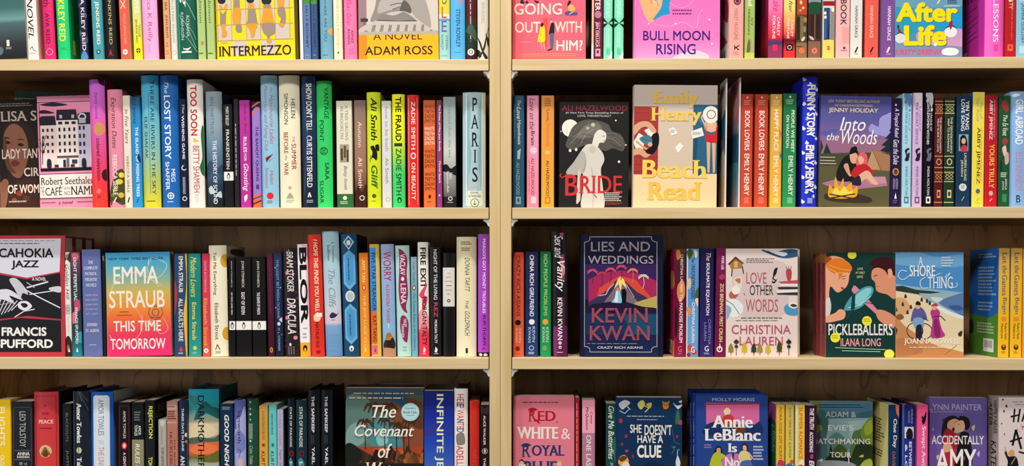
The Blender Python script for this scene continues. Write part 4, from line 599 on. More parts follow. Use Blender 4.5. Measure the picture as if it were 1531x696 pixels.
art = [q('9a9ad8', 1296, 196, 1300, 186, 1310, 190, 1312, 178, 1320, 172, 1334, 170, 1334, 204, 1310, 202), r(1222, 1332, 214, 260, '9a6a88'), p('9a6a88', 1222, 216, 1240, 210, 1270, 214, 1332, 208, 1332, 230, 1222, 230), q('5a5ea8', 1222, 200, 1250, 194, 1240, 206),
       p('1e2c34', 1332, 186, 1326, 196, 1329, 197, 1320, 208, 1325, 208, 1315, 218, 1322, 219, 1313, 226, 1332, 230), p('26343a', 1222, 200, 1229, 222, 1222, 240), p('26343a', 1234, 216, 1242, 234, 1228, 236), r(1222, 1332, 234, 312, '5c5a3c'), p('4a4a34', 1222, 232, 1260, 230, 1332, 228, 1332, 248, 1222, 250), l('d8d4cc', .9, 1223, 237, 1247, 237), l('d8d4cc', .9, 1223, 242, 1247, 242), l('d8d4cc', .9, 1223, 246.5, 1249, 246.5),
       p('a87a58', 1302, 225, 1328, 232, 1332, 256, 1292, 254), p('c09470', 1302, 225, 1314, 254, 1292, 254), l('7a5438', .8, 1302, 225, 1316, 255), p('b07894', 1228, 276, 1262, 266, 1322, 264, 1326, 278, 1280, 284, 1236, 280), p('c890a8', 1290, 266, 1322, 265, 1324, 274, 1300, 276),
       q('1c1c22', 1256, 243, 1264, 234, 1276, 234, 1282, 246, 1278, 264, 1272, 272, 1252, 272, 1250, 258), q('d8a080', 1260, 250, 1266, 246, 1270, 260, 1272, 264, 1268, 264), q('e0aa8a', 1269, 232, 1276, 229, 1281, 236, 1278, 245, 1271, 244), q('16141a', 1268, 232, 1271, 222, 1277, 222, 1281, 229, 1276, 230), e(1276, 223, 3.5, 3, '16141a'),
       q('e0606a', 1280, 236, 1286, 228, 1294, 233, 1294, 246, 1284, 252, 1278, 246), q('e8b496', 1281, 237, 1287, 235, 1290, 242, 1284, 247), q('c42630', 1276, 252, 1290, 246, 1300, 252, 1304, 262, 1288, 258, 1286, 268, 1272, 264), q('e8b496', 1284, 262, 1296, 256, 1306, 268, 1312, 276, 1304, 276, 1294, 268, 1282, 278, 1280, 270), q('2a2634', 1276, 268, 1284, 264, 1286, 278, 1270, 276),
       q('3a322c', 1234, 292, 1262, 288, 1300, 296, 1296, 304, 1240, 302), q('e8a828', 1238, 294, 1240, 278, 1246, 284, 1248, 266, 1254, 280, 1260, 268, 1262, 282, 1272, 274, 1274, 284, 1281, 280, 1280, 294, 1266, 298, 1246, 298), q('f8d860', 1244, 292, 1250, 282, 1255, 288, 1262, 280, 1268, 288, 1274, 286, 1272, 294, 1256, 296), l('4a2c1c', 2, 1240, 292, 1276, 298), l('4a2c1c', 2, 1242, 298, 1278, 291),
       h('USA TODAY BESTSELLING AUTHOR', 1235, 1311, 151, 155, 'c8b890', 'i'), h('OF CANADIAN BOYFRIEND', 1245, 1301, 157.5, 161, 'c8b890', 'i'), h('JENNY HOLIDAY', 1236, 1309, 163, 171.5, 'e2cc9a', 'b'), h('Into', 1253, 1291, 177, 197, 'f4f0f0', 'c'), h('the', 1234, 1252, 201, 212, 'f4f0f0', 'c'), h('Woods', 1256, 1309, 195, 217, 'f4f0f0', 'c')]
fo('R', 2, 1224, 1329, 145, 'p', ((145, '4a4a90'), (180, '5a5a9e'), (212, '8a6a98'), (230, '5a5a40')), 'dusk campfire face-out cover with a couple and tent', art, thick=.024)
sp('R', 2, 1330.5, 1346.6, 147, 'p', '251646', 'dark purple paperback with sideways white brush lettering', [e(.45, 157, 1.2, 1.6, 'e8e0f0'), t('A Tropical Rebel', 162, 206, .25, .75, 'ece4f4', 'c'), t('Gets the Duke', 209, 246, .25, .78, 'ece4f4', 'c'), e(.5, 257, 4.6, 5.6, 'c89048'), e(.5, 257, 2.8, 4, '6a3a20'), t('ADRIANA', 267, 283, .52, .74, 'b8a8c8', 'r'), t('HERRERA', 267, 283, .25, .45, 'b8a8c8', 'r'), p('f4f0f8', .4, 297, .5, 288, .62, 297), m(.25, .7, 299, 305, 2, '6a5a88')], lean=.012)
for xa, xb, yt, c_, tc, sc, d_, fl in ((1348, 1361.8, 140, 'a6d6ea', '3a78a0', '1c2a38', 'pale blue one of three slim ornamented spines', '5a88c0'), (1363.6, 1378, 139, 'd2b4de', '6a5088', '2a1c34', 'lilac one of three slim ornamented spines', 'ece4f0'), (1380.6, 1394.4, 139, '0b0b16', 'e8e4ec', '6a6a80', 'black one of three slim ornamented spines', 'c8ccd0')):
    sp('R', 2, xa, xb, yt, 'p', c_, d_, [q(fl, .1, yt+1, .6, yt-1, .9, yt+3, .95, yt+14, .7, yt+20, .45, yt+12, .2, yt+8), e(.3, yt+12, 2, 3, fl), e(.8, yt+25, 1.4, 2, fl), t('THE LEAGUE OF', 158, 196, .62, .82, tc, 'r'), t('GENTLEWOMEN WITCHES' if tc[0] == 'e' else ('THE SECRET SERVICE' if fl[0] == 'e' else 'WISTERIA SOCIETY'), 153, 216, .26, .52, tc, 'b'), q(sc, .25, 225, .6, 222, .5, 230, .8, 228, .7, 240, .25, 240, .4, 233), e(.65, 223, 1.6, 2, sc), t('INDIA HOLTON', 249, 292, .36, .62, tc if tc[0] != 'e' else 'd8d4e0', 'b'), r(.25, .75, 294, 304, tc), r(.37, .63, 296.5, 301.5, c_)], lean=.013)
for xa, xb, c_, gc, w1, w2, d_ in ((1396.4, 1409.4, '571822', 'c89a5c', "THE ORNITHOLOGIST'S", 'FIELD GUIDE TO LOVE', 'maroon spine with gilt bands and lattice panels'), (1411, 1426.3, '1c3826', 'd0c08a', "THE GEOGRAPHER'S", 'MAP TO ROMANCE', 'dark green spine with gilt bands and lattice panels')):
    it = [r(0, 1, y, y+1.2, gc) for y in (151, 156, 169, 233, 250, 257, 271, 302)]
    for y in (158, 259): it += [l(gc, .6, .1, y, .9, y+10), l(gc, .6, .9, y, .1, y+10), l(gc, .6, .5, y, .9, y+5, .5, y+10, .1, y+5, .5, y)]
    sp('R', 2, xa, xb, 146, 'p', c_, d_, it+[t(w1, 175, 229, .56, .76, 'e0d4c4', 'b'), t(w2, 178, 227, .26, .46, 'e0d4c4', 'b'), e(.5, 242, 4, 5, gc), e(.5, 242, 2.6, 3.4, c_), r(.3, .72, 284, 296, gc), r(.4, .62, 287, 293, c_)], lean=.012)
sp('R', 2, 1429, 1449.8, 144, 'p', '183858', 'dark blue paperback with a portrait panel on its spine', [t('YIN YANG', 151, 194, .62, .88, 'f0f2f4', 'b'), t('LOVE SONG', 149, 196, .3, .56, 'f0f2f4', 'b'), r(.15, .85, 201, 226, '7ab0b8'), q('14181e', .3, 224, .25, 206, .55, 202, .75, 210, .75, 224), e(.5, 211, 3.2, 4.4, 'e0aa90'), q('c83a4a', .3, 226, .4, 218, .7, 218, .78, 226), t('LAUREN KUNG', 229, 270, .56, .74, 'e0d8b0', 'b'), t('JESSEN', 239, 264, .3, .48, 'e0d8b0', 'b'), e(.48, 280, 5.6, 5.6, 'dce4e4'), m(.34, .64, 277, 283, 3, '5a7a8a'), l('a0b8c8', 1, .4, 300, .6, 294)], lean=.013)
sp('R', 2, 1452.5, 1470.8, 138, 'p', 'f2de50', 'bright yellow paperback with black serif lettering', [r(0, 1, 136, 138.8, 'e8e4d0'), t('Part of', 153, 178, .58, .82, '8a9a98', 'c'), t('Your World', 147, 182, .28, .54, '8a9a98', 'c'), t('ABBY JIMENEZ', 190, 275, .3, .66, '2a2416', 's'), mv(.74, .82, 192, 270, 1, 'b0a040'), e(.5, 286, 3.2, 3.6, '4a6a90'), l('a89a40', 1, .4, 300, .6, 296), m(.3, .7, 303, 304.5, 1, 'a89a40')], back='2a58a4', lean=.014)
sp('R', 2, 1471.8, 1490.6, 143, 'p', ((143, 'a01a2c'), (190, 'b4182a'), (300, 'cc1a30')), 'crimson paperback with white and gold lettering', [t('ABBY JIMENEZ', 149, 209, .24, .56, 'f0dce0', 's'), mv(.66, .8, 150, 205, 1, 'd87a84'), t('YOURS TRULY', 216, 281, .34, .74, 'f2ca40', 'b'), e(.5, 289, 3, 3.6, 'd8b8a8'), l('f0d0d0', 1, .4, 301, .6, 297)], lean=.014)
sp('R', 2, 1492, 1509, 143, 'p', '1c5432', 'forest green paperback with red flowers and white script', [q('a03038', .2, 156, .5, 150, .8, 158, .7, 168, .4, 164), q('14401f', .0, 146, .3, 142, .4, 150), t('The', 172, 182, .35, .72, 'f4f4ec', 'c'), t('Ex Vows', 184, 203, .3, .8, 'f4f4ec', 'c'), q('a83a40', .3, 210, .6, 206, .8, 212, .5, 218), q('e8c8b8', .3, 222, .6, 218, .7, 228, .5, 234), q('d8a8a0', .55, 232, .85, 228, .9, 242, .6, 246), q('123a20', .1, 240, .3, 244, .3, 256, .1, 256), m(.2, .8, 258, 266, 3, 'd0e0d0'), t('JESSICA', 267, 284, .56, .76, 'e0e8d8', 'b'), t('JOYCE', 271, 284, .3, .5, 'e0e8d8', 'b'), r(.35, .75, 290, 302, '3a8a58')], lean=.014)
sp('R', 2, 1510, 1541, 137, 'h', '88b2e6', 'light blue hardcover at the far right with white lettering', [t('GIRL ABROAD', 149, 216, .22, .58, 'f6f8fc', 'b'), t('ELLE KENNEDY', 228, 286, .26, .56, 'c87a98', 'r'), q('f4f6fa', .05, 143, .2, 140, .42, 142, .2, 145), h('B', .3, .5, 292, 303, '1c2440', 's'), m(.25, .6, 305, 306.5, 1, '5a78b0')], lean=.014)
# ================================================================== third shelves
# ---- left
CR = 'bc3444'
art = [p('d6d8e6', -30, 357.5, 91, 356.5, 89, 406, 40, 415, -30, 402), m(-6, 86, 359.5, 361, 1, '6a6a78'), m(0, 72, 363, 366, 1, '6a6a78'), h('CAHOKIA', -2, 80, 371, 385, '101014', 'h'), h('JAZZ', 17, 58, 389, 403, '101014', 'h'),
       p('16171d', -30, 405, 40, 417.5, 90, 407.5, 92, 477, 42, 472, -30, 480), p('16171d', -30, 483, 30, 475, 91, 479, 92, 526, -30, 526), h('A NOVEL', 48, 69, 414.5, 419.5, 'e8e8ee', 'b'), h('FRANCIS', 2.5, 69.5, 489, 502, 'f0f0ee', 'h'), h('SPUFFORD', -7.5, 79, 507, 520, 'f0f0ee', 'h'),
       q('dcdce6', -8, 436, 8, 432, 20, 436, 34, 448, 26, 446, 14, 442, 22, 454, 6, 448, -6, 446), q('c8c8d4', 14, 418, 24, 416, 36, 428, 42, 440, 34, 438, 30, 446, 22, 432), l('e4e4ec', 2, 40, 430, 72, 421), l('e4e4ec', 1.6, 36, 432, 62, 446, 90, 460), l('e4e4ec', 1.4, 44, 440, 70, 436, 90, 433), q('d0d0dc', 74, 430, 90, 428, 90, 437, 76, 434)]
for i in range(6): art.append(l('d8d8e2', 1.3, -8+i*5, 474-i*2, 2+i*6, 446+i*.8))
art += [q('e4e4ec', 28, 452, 40, 450, 48, 458, 38, 464, 28, 460), q('16171d', 31, 454, 38, 453, 42, 457, 36, 460), l('d8d8e2', 1.5, 22, 474, 36, 465, 52, 462), l('a8a8b4', 1, -6, 456, 22, 452), l('c8c8d4', 1, 40, 422, 52, 430)]
cap = [('frontmost red hardcover with black and white cover', .03), ('middle of three stacked red hardcover copies', .0775), ('rearmost of three stacked red hardcover copies', .125)]
xr0 = (97.5-766)/800
for k_, (d_, dd) in enumerate(cap):
    S_ = F/(D0+dd); xr_ = 766+xr0*S_; ws = 131*S_/800
    yt_ = HOR-(HOR-352)*S_/800
    fo('L', 3, xr_-ws, xr_, yt_, 'h', CR, d_, art if k_ == 0 else [], thick=.044, d=dd, spine='7a1a28', lean=0)
sp('L', 3, 98.6, 108, 377, 'p', 'e6e4de', 'thin white paperback with black script title and patterned ends', [q('3a3430', 0, 378, .5, 384, 1, 378, 1, 392, .5, 388, 0, 392), q('8a8478', .2, 382, .8, 380, .5, 388), t('Golden Hill', 395, 448, .2, .78, '1c1a18', 'c'), r(.1, .85, 455, 470, 'b8bcb0'), ring(.5, 462, 3, .6, '6a6c60'), t('Francis Spufford', 472, 500, .35, .65, 'a8a49c', 'c'), q('2a2420', 0, 508, .5, 502, 1, 512, 1, 536, 0, 536), e(.4, 520, 2, 5, 'a05040'), p('f0f0ee', .4, 526, .5, 519, .7, 526)])
sp('L', 3, 108.6, 123, 377, 'p', ((377, '8a4a64'), (400, '5a3a54'), (420, '2a3444'), (500, '24404c'), (533, '1a8aa0')), 'narrow dark paperback with pink and teal foliage', [q('d86a8a', .1, 380, .6, 378, .9, 384, .5, 390), q('c84a70', .3, 452, .8, 448, .9, 462, .4, 468), q('d8708a', .0, 470, .4, 466, .5, 478, .1, 484), q('2a9ab0', .5, 500, 1, 496, 1, 512, .6, 510), t('LIGHT PERPETUAL', 385, 450, .28, .62, 'f0ecec', 'b'), t('FRANCIS SPUFFORD', 460, 514, .34, .64, 'f0f0f0', 'b'), p('f0f0f0', .4, 526, .5, 519, .62, 526)])
it = []
for y, s_, a, b in ((390, 'THE', .34, .6), (398.5, 'COMPLETE', .12, .84), (407, 'PATRICK', .16, .8), (415.5, 'MELROSE', .16, .8), (424, 'NOVELS', .2, .76), (483, 'EDWARD', .22, .76), (492, 'ST. AUBYN', .14, .84)): it.append(h(s_, a, b, y, y+4.6, 'd8dcea', 's'))
sp('L', 3, 125, 153.5, 373, 'p', '6270aa', 'thick slate blue paperback with centred stacked white lines', it+[h(s_, .16, .82, y, y+2.6, 'b8c0dc', 'r') for s_, y in (('NEVER MIND', 440), ('BAD NEWS', 447), ('SOME HOPE', 454), ("MOTHER'S MILK", 461), ('AT LAST', 468))]+[m(.3, .7, 515, 517, 1, 'b8c0dc')], side='2a3050')
sp('L', 3, 154.5, 159.5, 380, 'p', '17181c', 'very thin black paperback left of the rainbow cover', [t('EAT', 383, 390, .3, .7, 'c8c8c8', 'b')], d=.031, lean=-.018)
LV = 'e8c8a0'
art = [c('b8d8d8', .9, 224, 396, 228, 386, 246, 392, 252, 400, 240, 416, 226, 410, 222, 400), c('f0d8a0', .8, 166, 440, 176, 420, 200, 408, 224, 416, 240, 430), c('e8b080', .8, 158, 476, 170, 460, 190, 452, 206, 464, 220, 488, 236, 470), c('f0b8a0', .8, 164, 500, 180, 520, 210, 500, 214, 470), c('f0a8b0', .8, 224, 478, 240, 500, 252, 492, 244, 474), c('c8e0c0', .7, 230, 386, 222, 410, 244, 428),
        ring(234, 468, 11, .9, '4a3a3a'), ring(234, 468, 5.5, .9, '4a3a3a'), m(226, 242, 459, 461, 1, '4a3a3a'), m(226, 242, 475, 477, 1, '4a3a3a'),
        h('NEW YORK TIMES BESTSELLER', 164.5, 247, 385.5, 389, '1a2a44', 'b'), h('EMMA', 172, 239, 399, 425, 'f0e8dc', 'b'), h('STRAUB', 165, 248, 435, 461, 'f0e8dc', 'b'), m(180, 196, 466, 468, 1, '7a3a28'), m(176, 200, 471, 473, 1, '7a3a28'), h('THIS TIME', 170.5, 241.5, 480, 496, 'f4ece4', 'b'), h('TOMORROW', 165.5, 248, 506.5, 522.5, 'f4ece4', 'b')]
fo('L', 3, 160.5, 256.5, 378, 'p', ((378, '3a9ad0'), (400, '54a8c0'), (418, '88b09a'), (436, 'ccb458'), (456, 'e89838'), (476, 'ee6c3c'), (500, 'e83c5c'), (533, 'e02c78')), 'rainbow-fade face-out cover with big cream block letters', art, thick=.022, spine='c8c0b8')
sp('L', 3, 260.6, 280.3, 379, 'p', '28466c', 'dark blue paperback with a wavy yellow right edge', [q('e8b440', .86, 376, 1.1, 376, 1.1, 540, .95, 535, .8, 500, .72, 470, .9, 440, .95, 410), q('b03848', 0, 420, .22, 436, .12, 462, 0, 468), t('EMMA STRAUB', 383, 437, .36, .68, 'f0ece4', 'b'), t('ALL ADULTS HERE', 446, 510, .34, .68, 'f0ece4', 'b'), q('c83a4a', .4, 524, .5, 518, .65, 522, .55, 526), m(.3, .75, 527, 530, 1, 'b8c0d0')], lean=-.004)
sp('L', 3, 282, 301.3, 379, 'p', ((379, '1a8a84'), (450, '168078'), (533, '2a9a94')), 'teal paperback with a yellow script title', [t('Modern Lovers', 384, 444, .2, .66, 'ecd840', 'c'), t('Emma Straub', 452, 508, .3, .62, 'ecd840', 'b'), e(.5, 520, 2.8, 3, 'd8d040'), m(.3, .7, 526, 530, 2, '8ac8b8')], lean=-.008)
sp('L', 3, 303, 313.8, 379, 'p', ((379, 'c83058'), (440, 'd83a58'), (500, 'e44a4a'), (533, 'e8584a')), 'thin pink-red paperback with large orange author name', [t('OLIVE KITTERIDGE', 390, 437, .35, .62, 'f0b0b0', 'r'), t('Elizabeth Strout', 446, 517, .2, .72, 'f4a84a', 'b'), e(.5, 524, 3.4, 3.6, 'f4e8e0'), e(.5, 524, 1.3, 1.4, 'e0584a')], lean=-.01)
sp('L', 3, 314.3, 341, 367, 'h', 'f0ead0', 'cream hardcover with black lettering and golden discs', [t('Tell Me Everything', 377, 441, .22, .46, '141414', 'b'), t('Elizabeth Strout', 453, 508, .3, .52, '141414', 'b'), e(.93, 390, 6.5, 10, 'd8a430'), e(.95, 499, 6.5, 10, 'd8a430'), l(K, 1.3, .3, 523, .42, 515, .55, 523), m(.28, .62, 525, 529, 2, '5a5a54')], side='cdbfa4', sideitems=[q('1a1814', .0, 405, .15, 404, .2, 416, .0, 417), q('1a1814', .05, 448, .3, 452, .2, 475, .02, 470), q('3a3020', .3, 372, .9, 372, .95, 380, .3, 380)], lean=-.022)
for xa, xb, yt, s_, d_ in ((343, 352.3, 387, 'OF MICE AND MEN', 'thinnest of three black paperbacks with a white band'), (353.3, 376.8, 384, 'EAST OF EDEN', 'middle of three black paperbacks with a white band'), (377.8, 398.5, 384, 'THE GRAPES OF WRATH', 'rightmost of three black paperbacks with a white band')):
    sp('L', 3, xa, xb, yt, 'p', '121214', d_, [t('JOHN STEINBECK', 390, 430, .36, .56, 'd8d4cc', 'r'), t(s_, 437, 470, .36, .58, 'f0ece4', 'b')]+PB(480), lean=-.01-.002*(xa > 350)-.002*(xa > 370))
sp('L', 3, 401.2, 411, 378, 'p', ((378, '5a1c34'), (450, '4c1830'), (533, '3a1026')), 'thin dark maroon paperback with a tiny gold oval', [mv(.4, .6, 392, 470, 1, '6e3048'), e(.5, 523, 2.2, 4, 'c8964a'), e(.5, 523, 1.2, 2.6, '6a3a20')], lean=-.02)
sp('L', 3, 411.9, 424.5, 378, 'p', ((378, '24365a'), (450, '1a2848'), (533, '121c34')), 'narrow navy paperback with dotted pale blue lettering', [t('THE LIGHT BETWEEN OCEANS', 388, 476, .32, .62, '7a98c8', 's'), e(.5, 484, 2.4, 2.8, 'd0d8e4'), p('d0d8e4', .5, 478, .9, 474, .9, 482), t('M. L. STEDMAN', 490, 524, .34, .6, '8aa4d0', 's'), e(.2, 400, .8, .8, 'c8d4e8'), e(.8, 430, .8, .8, 'c8d4e8'), e(.15, 460, .8, .8, 'c8d4e8'), e(.8, 500, .9, .9, 'c87a50')], lean=-.024)
it = [e(random.random(), 374+i*9, .9+random.random(), 1.2, random.choice(('6a2038', '5a4a58', '8a8088', '7a2a40'))) for i in range(17)]
sp('L', 3, 425.5, 448.3, 371, 'h', '241c24', 'black hardcover with scrawled white lettering and pink flecks', it+[t('BRAM STOKER', 376, 436, .3, .74, 'e8e2e0', 'i'), t('DRACULA', 446, 499, .26, .82, 'f0eaea', 'i'), e(.3, 408, 2.4, 3, 'd88a9a'), e(.2, 475, 2.4, 3, 'd8788a'), e(.75, 505, 3, 3, 'd8909a'), e(.4, 515, 1.6, 2.4, 'e8e0e0'), mv(.25, .75, 518, 530, 3, '6a6068')], lean=-.028)
sp('L', 3, 449, 464.3, 365, 'p', 'f0eef0', 'white paperback with four giant black letters', [q('e8c0dc', .5, 366, 1.1, 380, 1.1, 470, .6, 440, .8, 410), t('BLOR', 370, 484, .16, .92, '0e0e10', 'H'), m(.35, .8, 490, 493, 1, '8a8a90'), m(.3, .8, 498, 508, 2, 'a89ab0'), r(0, 1, 512, 540, 'f0a828'), e(.5, 521, 3.4, 5.2, '141414'), e(.5, 523, 1.6, 3, 'f0a828')], lean=-.03)
sp('L', 3, 465, 485.3, 351, 'h', 'dc3428', 'tall red hardcover with slanted cream lettering', [t('I HOPE THIS FINDS YOU WELL', 358, 466, .42, .74, 'f6dcc0', 'I'), q('f0d0b0', .3, 472, .6, 467, .8, 474, .7, 480, .35, 480), r(.5, .9, 468, 474, 'f4f0e8'), t('NATALIE SUE', 482, 520, .4, .64, '1c0e0e', 'b'), r(.4, .7, 524, 529, '8a1a18')], side='8a1c18', lean=-.032)
sp('L', 3, 487, 511.8, 346, 'h', ((346, 'a4cada'), (420, 'b0d0e0'), (462, 'c8d4e0'), (484, 'b4c0d8'), (488, '7aa8d4'), (533, '5a8ec4')), 'tall pale blue hardcover with grey title over sea', [t('J. Courtney', 362, 393, .56, .74, '1c3c4c', 's'), t('Sullivan', 366, 390, .3, .48, '1c3c4c', 's'), t('The Cliffs', 403, 460, .3, .72, '8a98aa', 'j'), r(0, 1, 466, 484, 'd8c8dc'), q('28304a', .3, 472, .5, 467, .75, 470, .9, 466, .7, 474, .4, 476), m(.4, .7, 478, 480, 1, '5a6080'), m(.1, .9, 500, 524, 5, '6e9ccc')], side='5a86a8', lean=-.034)
BL = '68aee0'
sp('L', 3, 514, 538, 350, 'h', '11466e', 'dark teal-blue hardcover with pale hexagon title panels', [p('a8d0e4', .5, 352, .85, 362, .5, 374, .15, 362), p('11466e', .5, 355, .74, 362, .5, 371, .26, 362), e(.5, 363, 3.2, 4, 'dce8ee'), p(BL, .5, 374, .88, 382, .88, 424, .5, 434, .12, 424, .12, 382), p('4a98d0', .5, 379, .76, 385, .76, 421, .5, 428, .24, 421, .24, 385), mv(.42, .58, 386, 420, 1, '24587c'), e(.5, 443, 7, 8.5, 'd8e0dc'), e(.5, 443, 5, 6, 'b0c4c8'), p(BL, .5, 454, .88, 463, .88, 506, .5, 515, .12, 506, .12, 463), p('4a98d0', .5, 459, .76, 466, .76, 503, .5, 510, .24, 503, .24, 466), mv(.42, .58, 470, 502, 1, '24587c'), e(.5, 521, 3.4, 4.4, 'e0e8e8'), e(.5, 522, 1.4, 2, '11466e')], side='0a1e30', lean=-.03)
sp('L', 3, 539.2, 553.2, 378, 'p', ((378, 'd87820'), (440, 'e6862a'), (533, 'f09a30')), 'orange paperback with pale lettering and an oval logo', [t('AMY TAN', 388, 422, .34, .66, 'f4d890', 's'), e(.5, 430, 2.6, 4, 'b85018'), e(.5, 430, 1.2, 2.4, 'f0e0c0'), t('THE JOY LUCK CLUB', 441, 526, .34, .66, 'f4d890', 's')], lean=-.02)
sp('L', 3, 555.3, 570.3, 365, 'h', 'd8b034', 'gold-edged hardcover with a blue and orange title panel', [r(0, .66, 370, 466, '3c92dc'), r(0, .66, 466, 514, 'd8702a'), r(.66, 1, 366, 540, 'e0bc50'), t('FIVE-STAR STRANGER', 378, 465, .18, .6, '10161e', 'b'), t('KAT TANG', 472, 511, .2, .58, '4a1410', 'b'), r(.1, .66, 516, 530, 'e05a9a'), p('a02060', .3, 526, .4, 519, .5, 526)], lean=-.022)
sp('L', 3, 572.2, 592, 365, 'h', ((365, '9aaed8'), (440, '90b0dc'), (490, '88b8e0'), (533, '7aa8cc')), 'periwinkle blue hardcover with crimson lettering over a still life', [t('WORRY', 376, 420, .18, .78, 'b02440', 'b'), t('ALEXANDRA TANNER', 425, 483, .34, .62, 'c83a54', 'b'), l('f0f0f0', 1, .5, 484, .5, 490), q('2a1c18', .1, 512, .5, 500, .9, 508, .95, 520, .5, 524, .1, 520), e(.5, 503, 4.4, 6, 'b06a38'), l('c8a030', 1.2, .2, 508, .85, 503), q('b88a70', .0, 522, .5, 520, 1, 524, 1, 540, 0, 540)], side='6a84a8', lean=-.022)
sp('L', 3, 594, 615.2, 367, 'h', 'b4dad6', 'pale aqua hardcover with plum ribbon banners', [q('8c2c5c', .25, 374, .2, 371, .6, 376, .86, 388, .8, 410, .86, 440, .7, 458, .78, 468, .5, 464, .25, 452, .18, 430, .26, 400), t('VACLAV', 380, 411, .32, .7, 'f0e0e8', 'b'), e(.5, 417, 2.4, 3, 'f0e0e8'), t('LENA', 424, 454, .34, .72, 'f0e0e8', 'b'), q('8c2c5c', .3, 474, .6, 472, .84, 482, .8, 500, .7, 512, .4, 506, .24, 490), t('HALEY', 477, 489, .5, .72, 'f0e0e8', 'b'), t('TANNER', 484, 505, .34, .52, 'f0e0e8', 'b'), m(.4, .7, 518, 527, 2, '8ab8b4')], side='1a2a2c', lean=-.022)
sp('L', 3, 615.8, 625.2, 384, 'p', ((384, '8aa8b4'), (440, '74a8bc'), (533, '6ab0cc')), 'thin grey-blue paperback with a small red oval', [t('Yoko Tanabe', 391, 423, .35, .68, '2a4654', 'r'), e(.5, 430, 2.6, 4, '8a2a28'), e(.5, 430, 1.2, 2.4, 'f0e8e0'), t('The Curious Kitten at the Chibineko', 438, 524, .35, .68, '1c3c4c', 'r')], lean=-.014)
sp('L', 3, 626, 642, 362, 'h', ((362, 'ece8e0'), (470, 'f0eae4'), (484, 'ea8088'), (500, 'e23c50'), (533, 'e03450')), 'white and pink-red hardcover with heavy black lettering', [t('FIRE EXIT', 370, 431, .24, .78, '121214', 'h'), q('e0486a', .9, 424, .6, 440, .9, 446, .5, 470, .2, 480, .4, 450, .1, 440), q('f0a0a8', .0, 470, .5, 462, 1, 476, 1, 492, .5, 480, 0, 494), t('MORGAN TALTY', 444, 516, .36, .8, '141416', 'b'), p('f0d0d0', .4, 526, .5, 518, .68, 522, .6, 527), m(.35, .75, 528, 530, 1, 'f0d0d0')], side='c8c0b8', lean=-.012)
sp('L', 3, 643, 660, 369, 'h', '15151a', 'black hardcover with white and red capital lettering', [t('NIGHT OF THE LIVING', 373, 448, .38, .7, 'dcd8dc', 'b'), t('REZ', 452, 474, .38, .72, 'c84a5a', 'b'), t('MORGAN TALTY', 478, 513, .42, .66, 'e8e4e8', 'b'), p('e8e4e4', .4, 526, .5, 518, .68, 522, .6, 527), m(.35, .8, 528, 530, 1, 'c8c4c8')], side='08080a', lean=-.01)
sp('L', 3, 662, 680.3, 378, 'h', '0f0f11', 'black hardcover with a white paper label on its spine', [r(.0, .98, 400, 458, 'dedcd6'), h('THE', .36, .62, 407.5, 409.5, '4a4a4c', 'r'), h('SECRET', .26, .72, 413.5, 415.5, '4a4a4c', 'r'), h('HISTORY', .2, .78, 419.5, 421.5, '4a4a4c', 'r'), r(.24, .74, 426.5, 427.5, '4a4a4c'), h('DONNA', .22, .76, 432.5, 434.5, '4a4a4c', 'r'), h('TARTT', .3, .68, 438.5, 440.5, '4a4a4c', 'r'), ring(.5, 449.5, 2.6, 1.4, '3a3a3c')], lean=-.002)
sp('L', 3, 682.3, 712.3, 354, 'h', ((354, 'dcd4b4'), (400, 'e8dfba'), (533, 'f2eaca')), 'tall wide pale yellow hardcover with inky handwriting', [m(.22, .78, 361, 367, 2, '5a5648'), m(.24, .74, 370, 376, 2, '5a5648'), t('DONNA TARTT', 385, 436, .42, .66, '26241e', 'c'), t('THE', 449, 462, .44, .6, '26241e', 'c'), t('GOLDFINCH', 465, 502, .42, .66, '26241e', 'c'), r(.46, .58, 520, 528, '2a2822'), m(.42, .62, 530, 531.5, 1, '8a8470')], lean=0)
sp('L', 3, 714.3, 731.2, 350, 'h', ((350, '9a48bc'), (400, 'a446c8'), (520, 'b44ad8')), 'tall vivid purple hardcover against the divider', [t("MARGO'S GOT MONEY TROUBLES", 357, 468, .42, .7, 'f4eaf8', 'b'), t('RUFI THORPE', 471, 517, .44, .72, '1c1024', 'b'), l('4a1c5c', 1, .4, 523, .55, 519, .7, 523), r(0, 1, 526.5, 540, '16161c'), q('e4e8e8', .1, 529, .3, 528, .4, 531, .2, 532), q('e4e8e8', .5, 530, .7, 528, .9, 531, .6, 532), e(.3, 531, .8, .8, 'e4e8e8')], side='6a2a88', lean=.001)
# ---- right
sp('R', 3, 766.8, 783.5, 377, 'p', ((377, 'c84a34'), (450, 'd8563c'), (533, 'ea6a48')), 'orange-red paperback with dark lettering and black disc', [t('CRAZY RICH ASIANS', 382, 473, .3, .66, '5a1a14', 'b'), e(.46, 482, 4.2, 4.2, '1a1214'), t('KEVIN', 491, 512, .54, .76, 'f0b888', 'b'), t('KWAN', 491, 512, .2, .44, 'f0b888', 'b'), e(.42, 521, 3.4, 3.8, '7a241a'), m(.2, .65, 528, 529.5, 1, '7a241a')], lean=0)
sp('R', 3, 785.2, 804.7, 376, 'p', ((376, '22264e'), (450, '1c2c5c'), (533, '24407e')), 'navy paperback with white lettering and white disc', [t('CHINA RICH GIRLFRIEND', 381, 473, .34, .66, 'eef0f4', 'b'), e(.5, 481, 4.2, 4.2, 'f0f0f0'), t('KEVIN', 488, 511, .54, .76, 'b8c8e0', 'b'), t('KWAN', 489, 512, .22, .44, 'b8c8e0', 'b'), ring(.48, 520, 3.6, .8, 'd8e0ec'), m(.25, .7, 526, 530, 2, 'c8d0e0')], lean=.002)
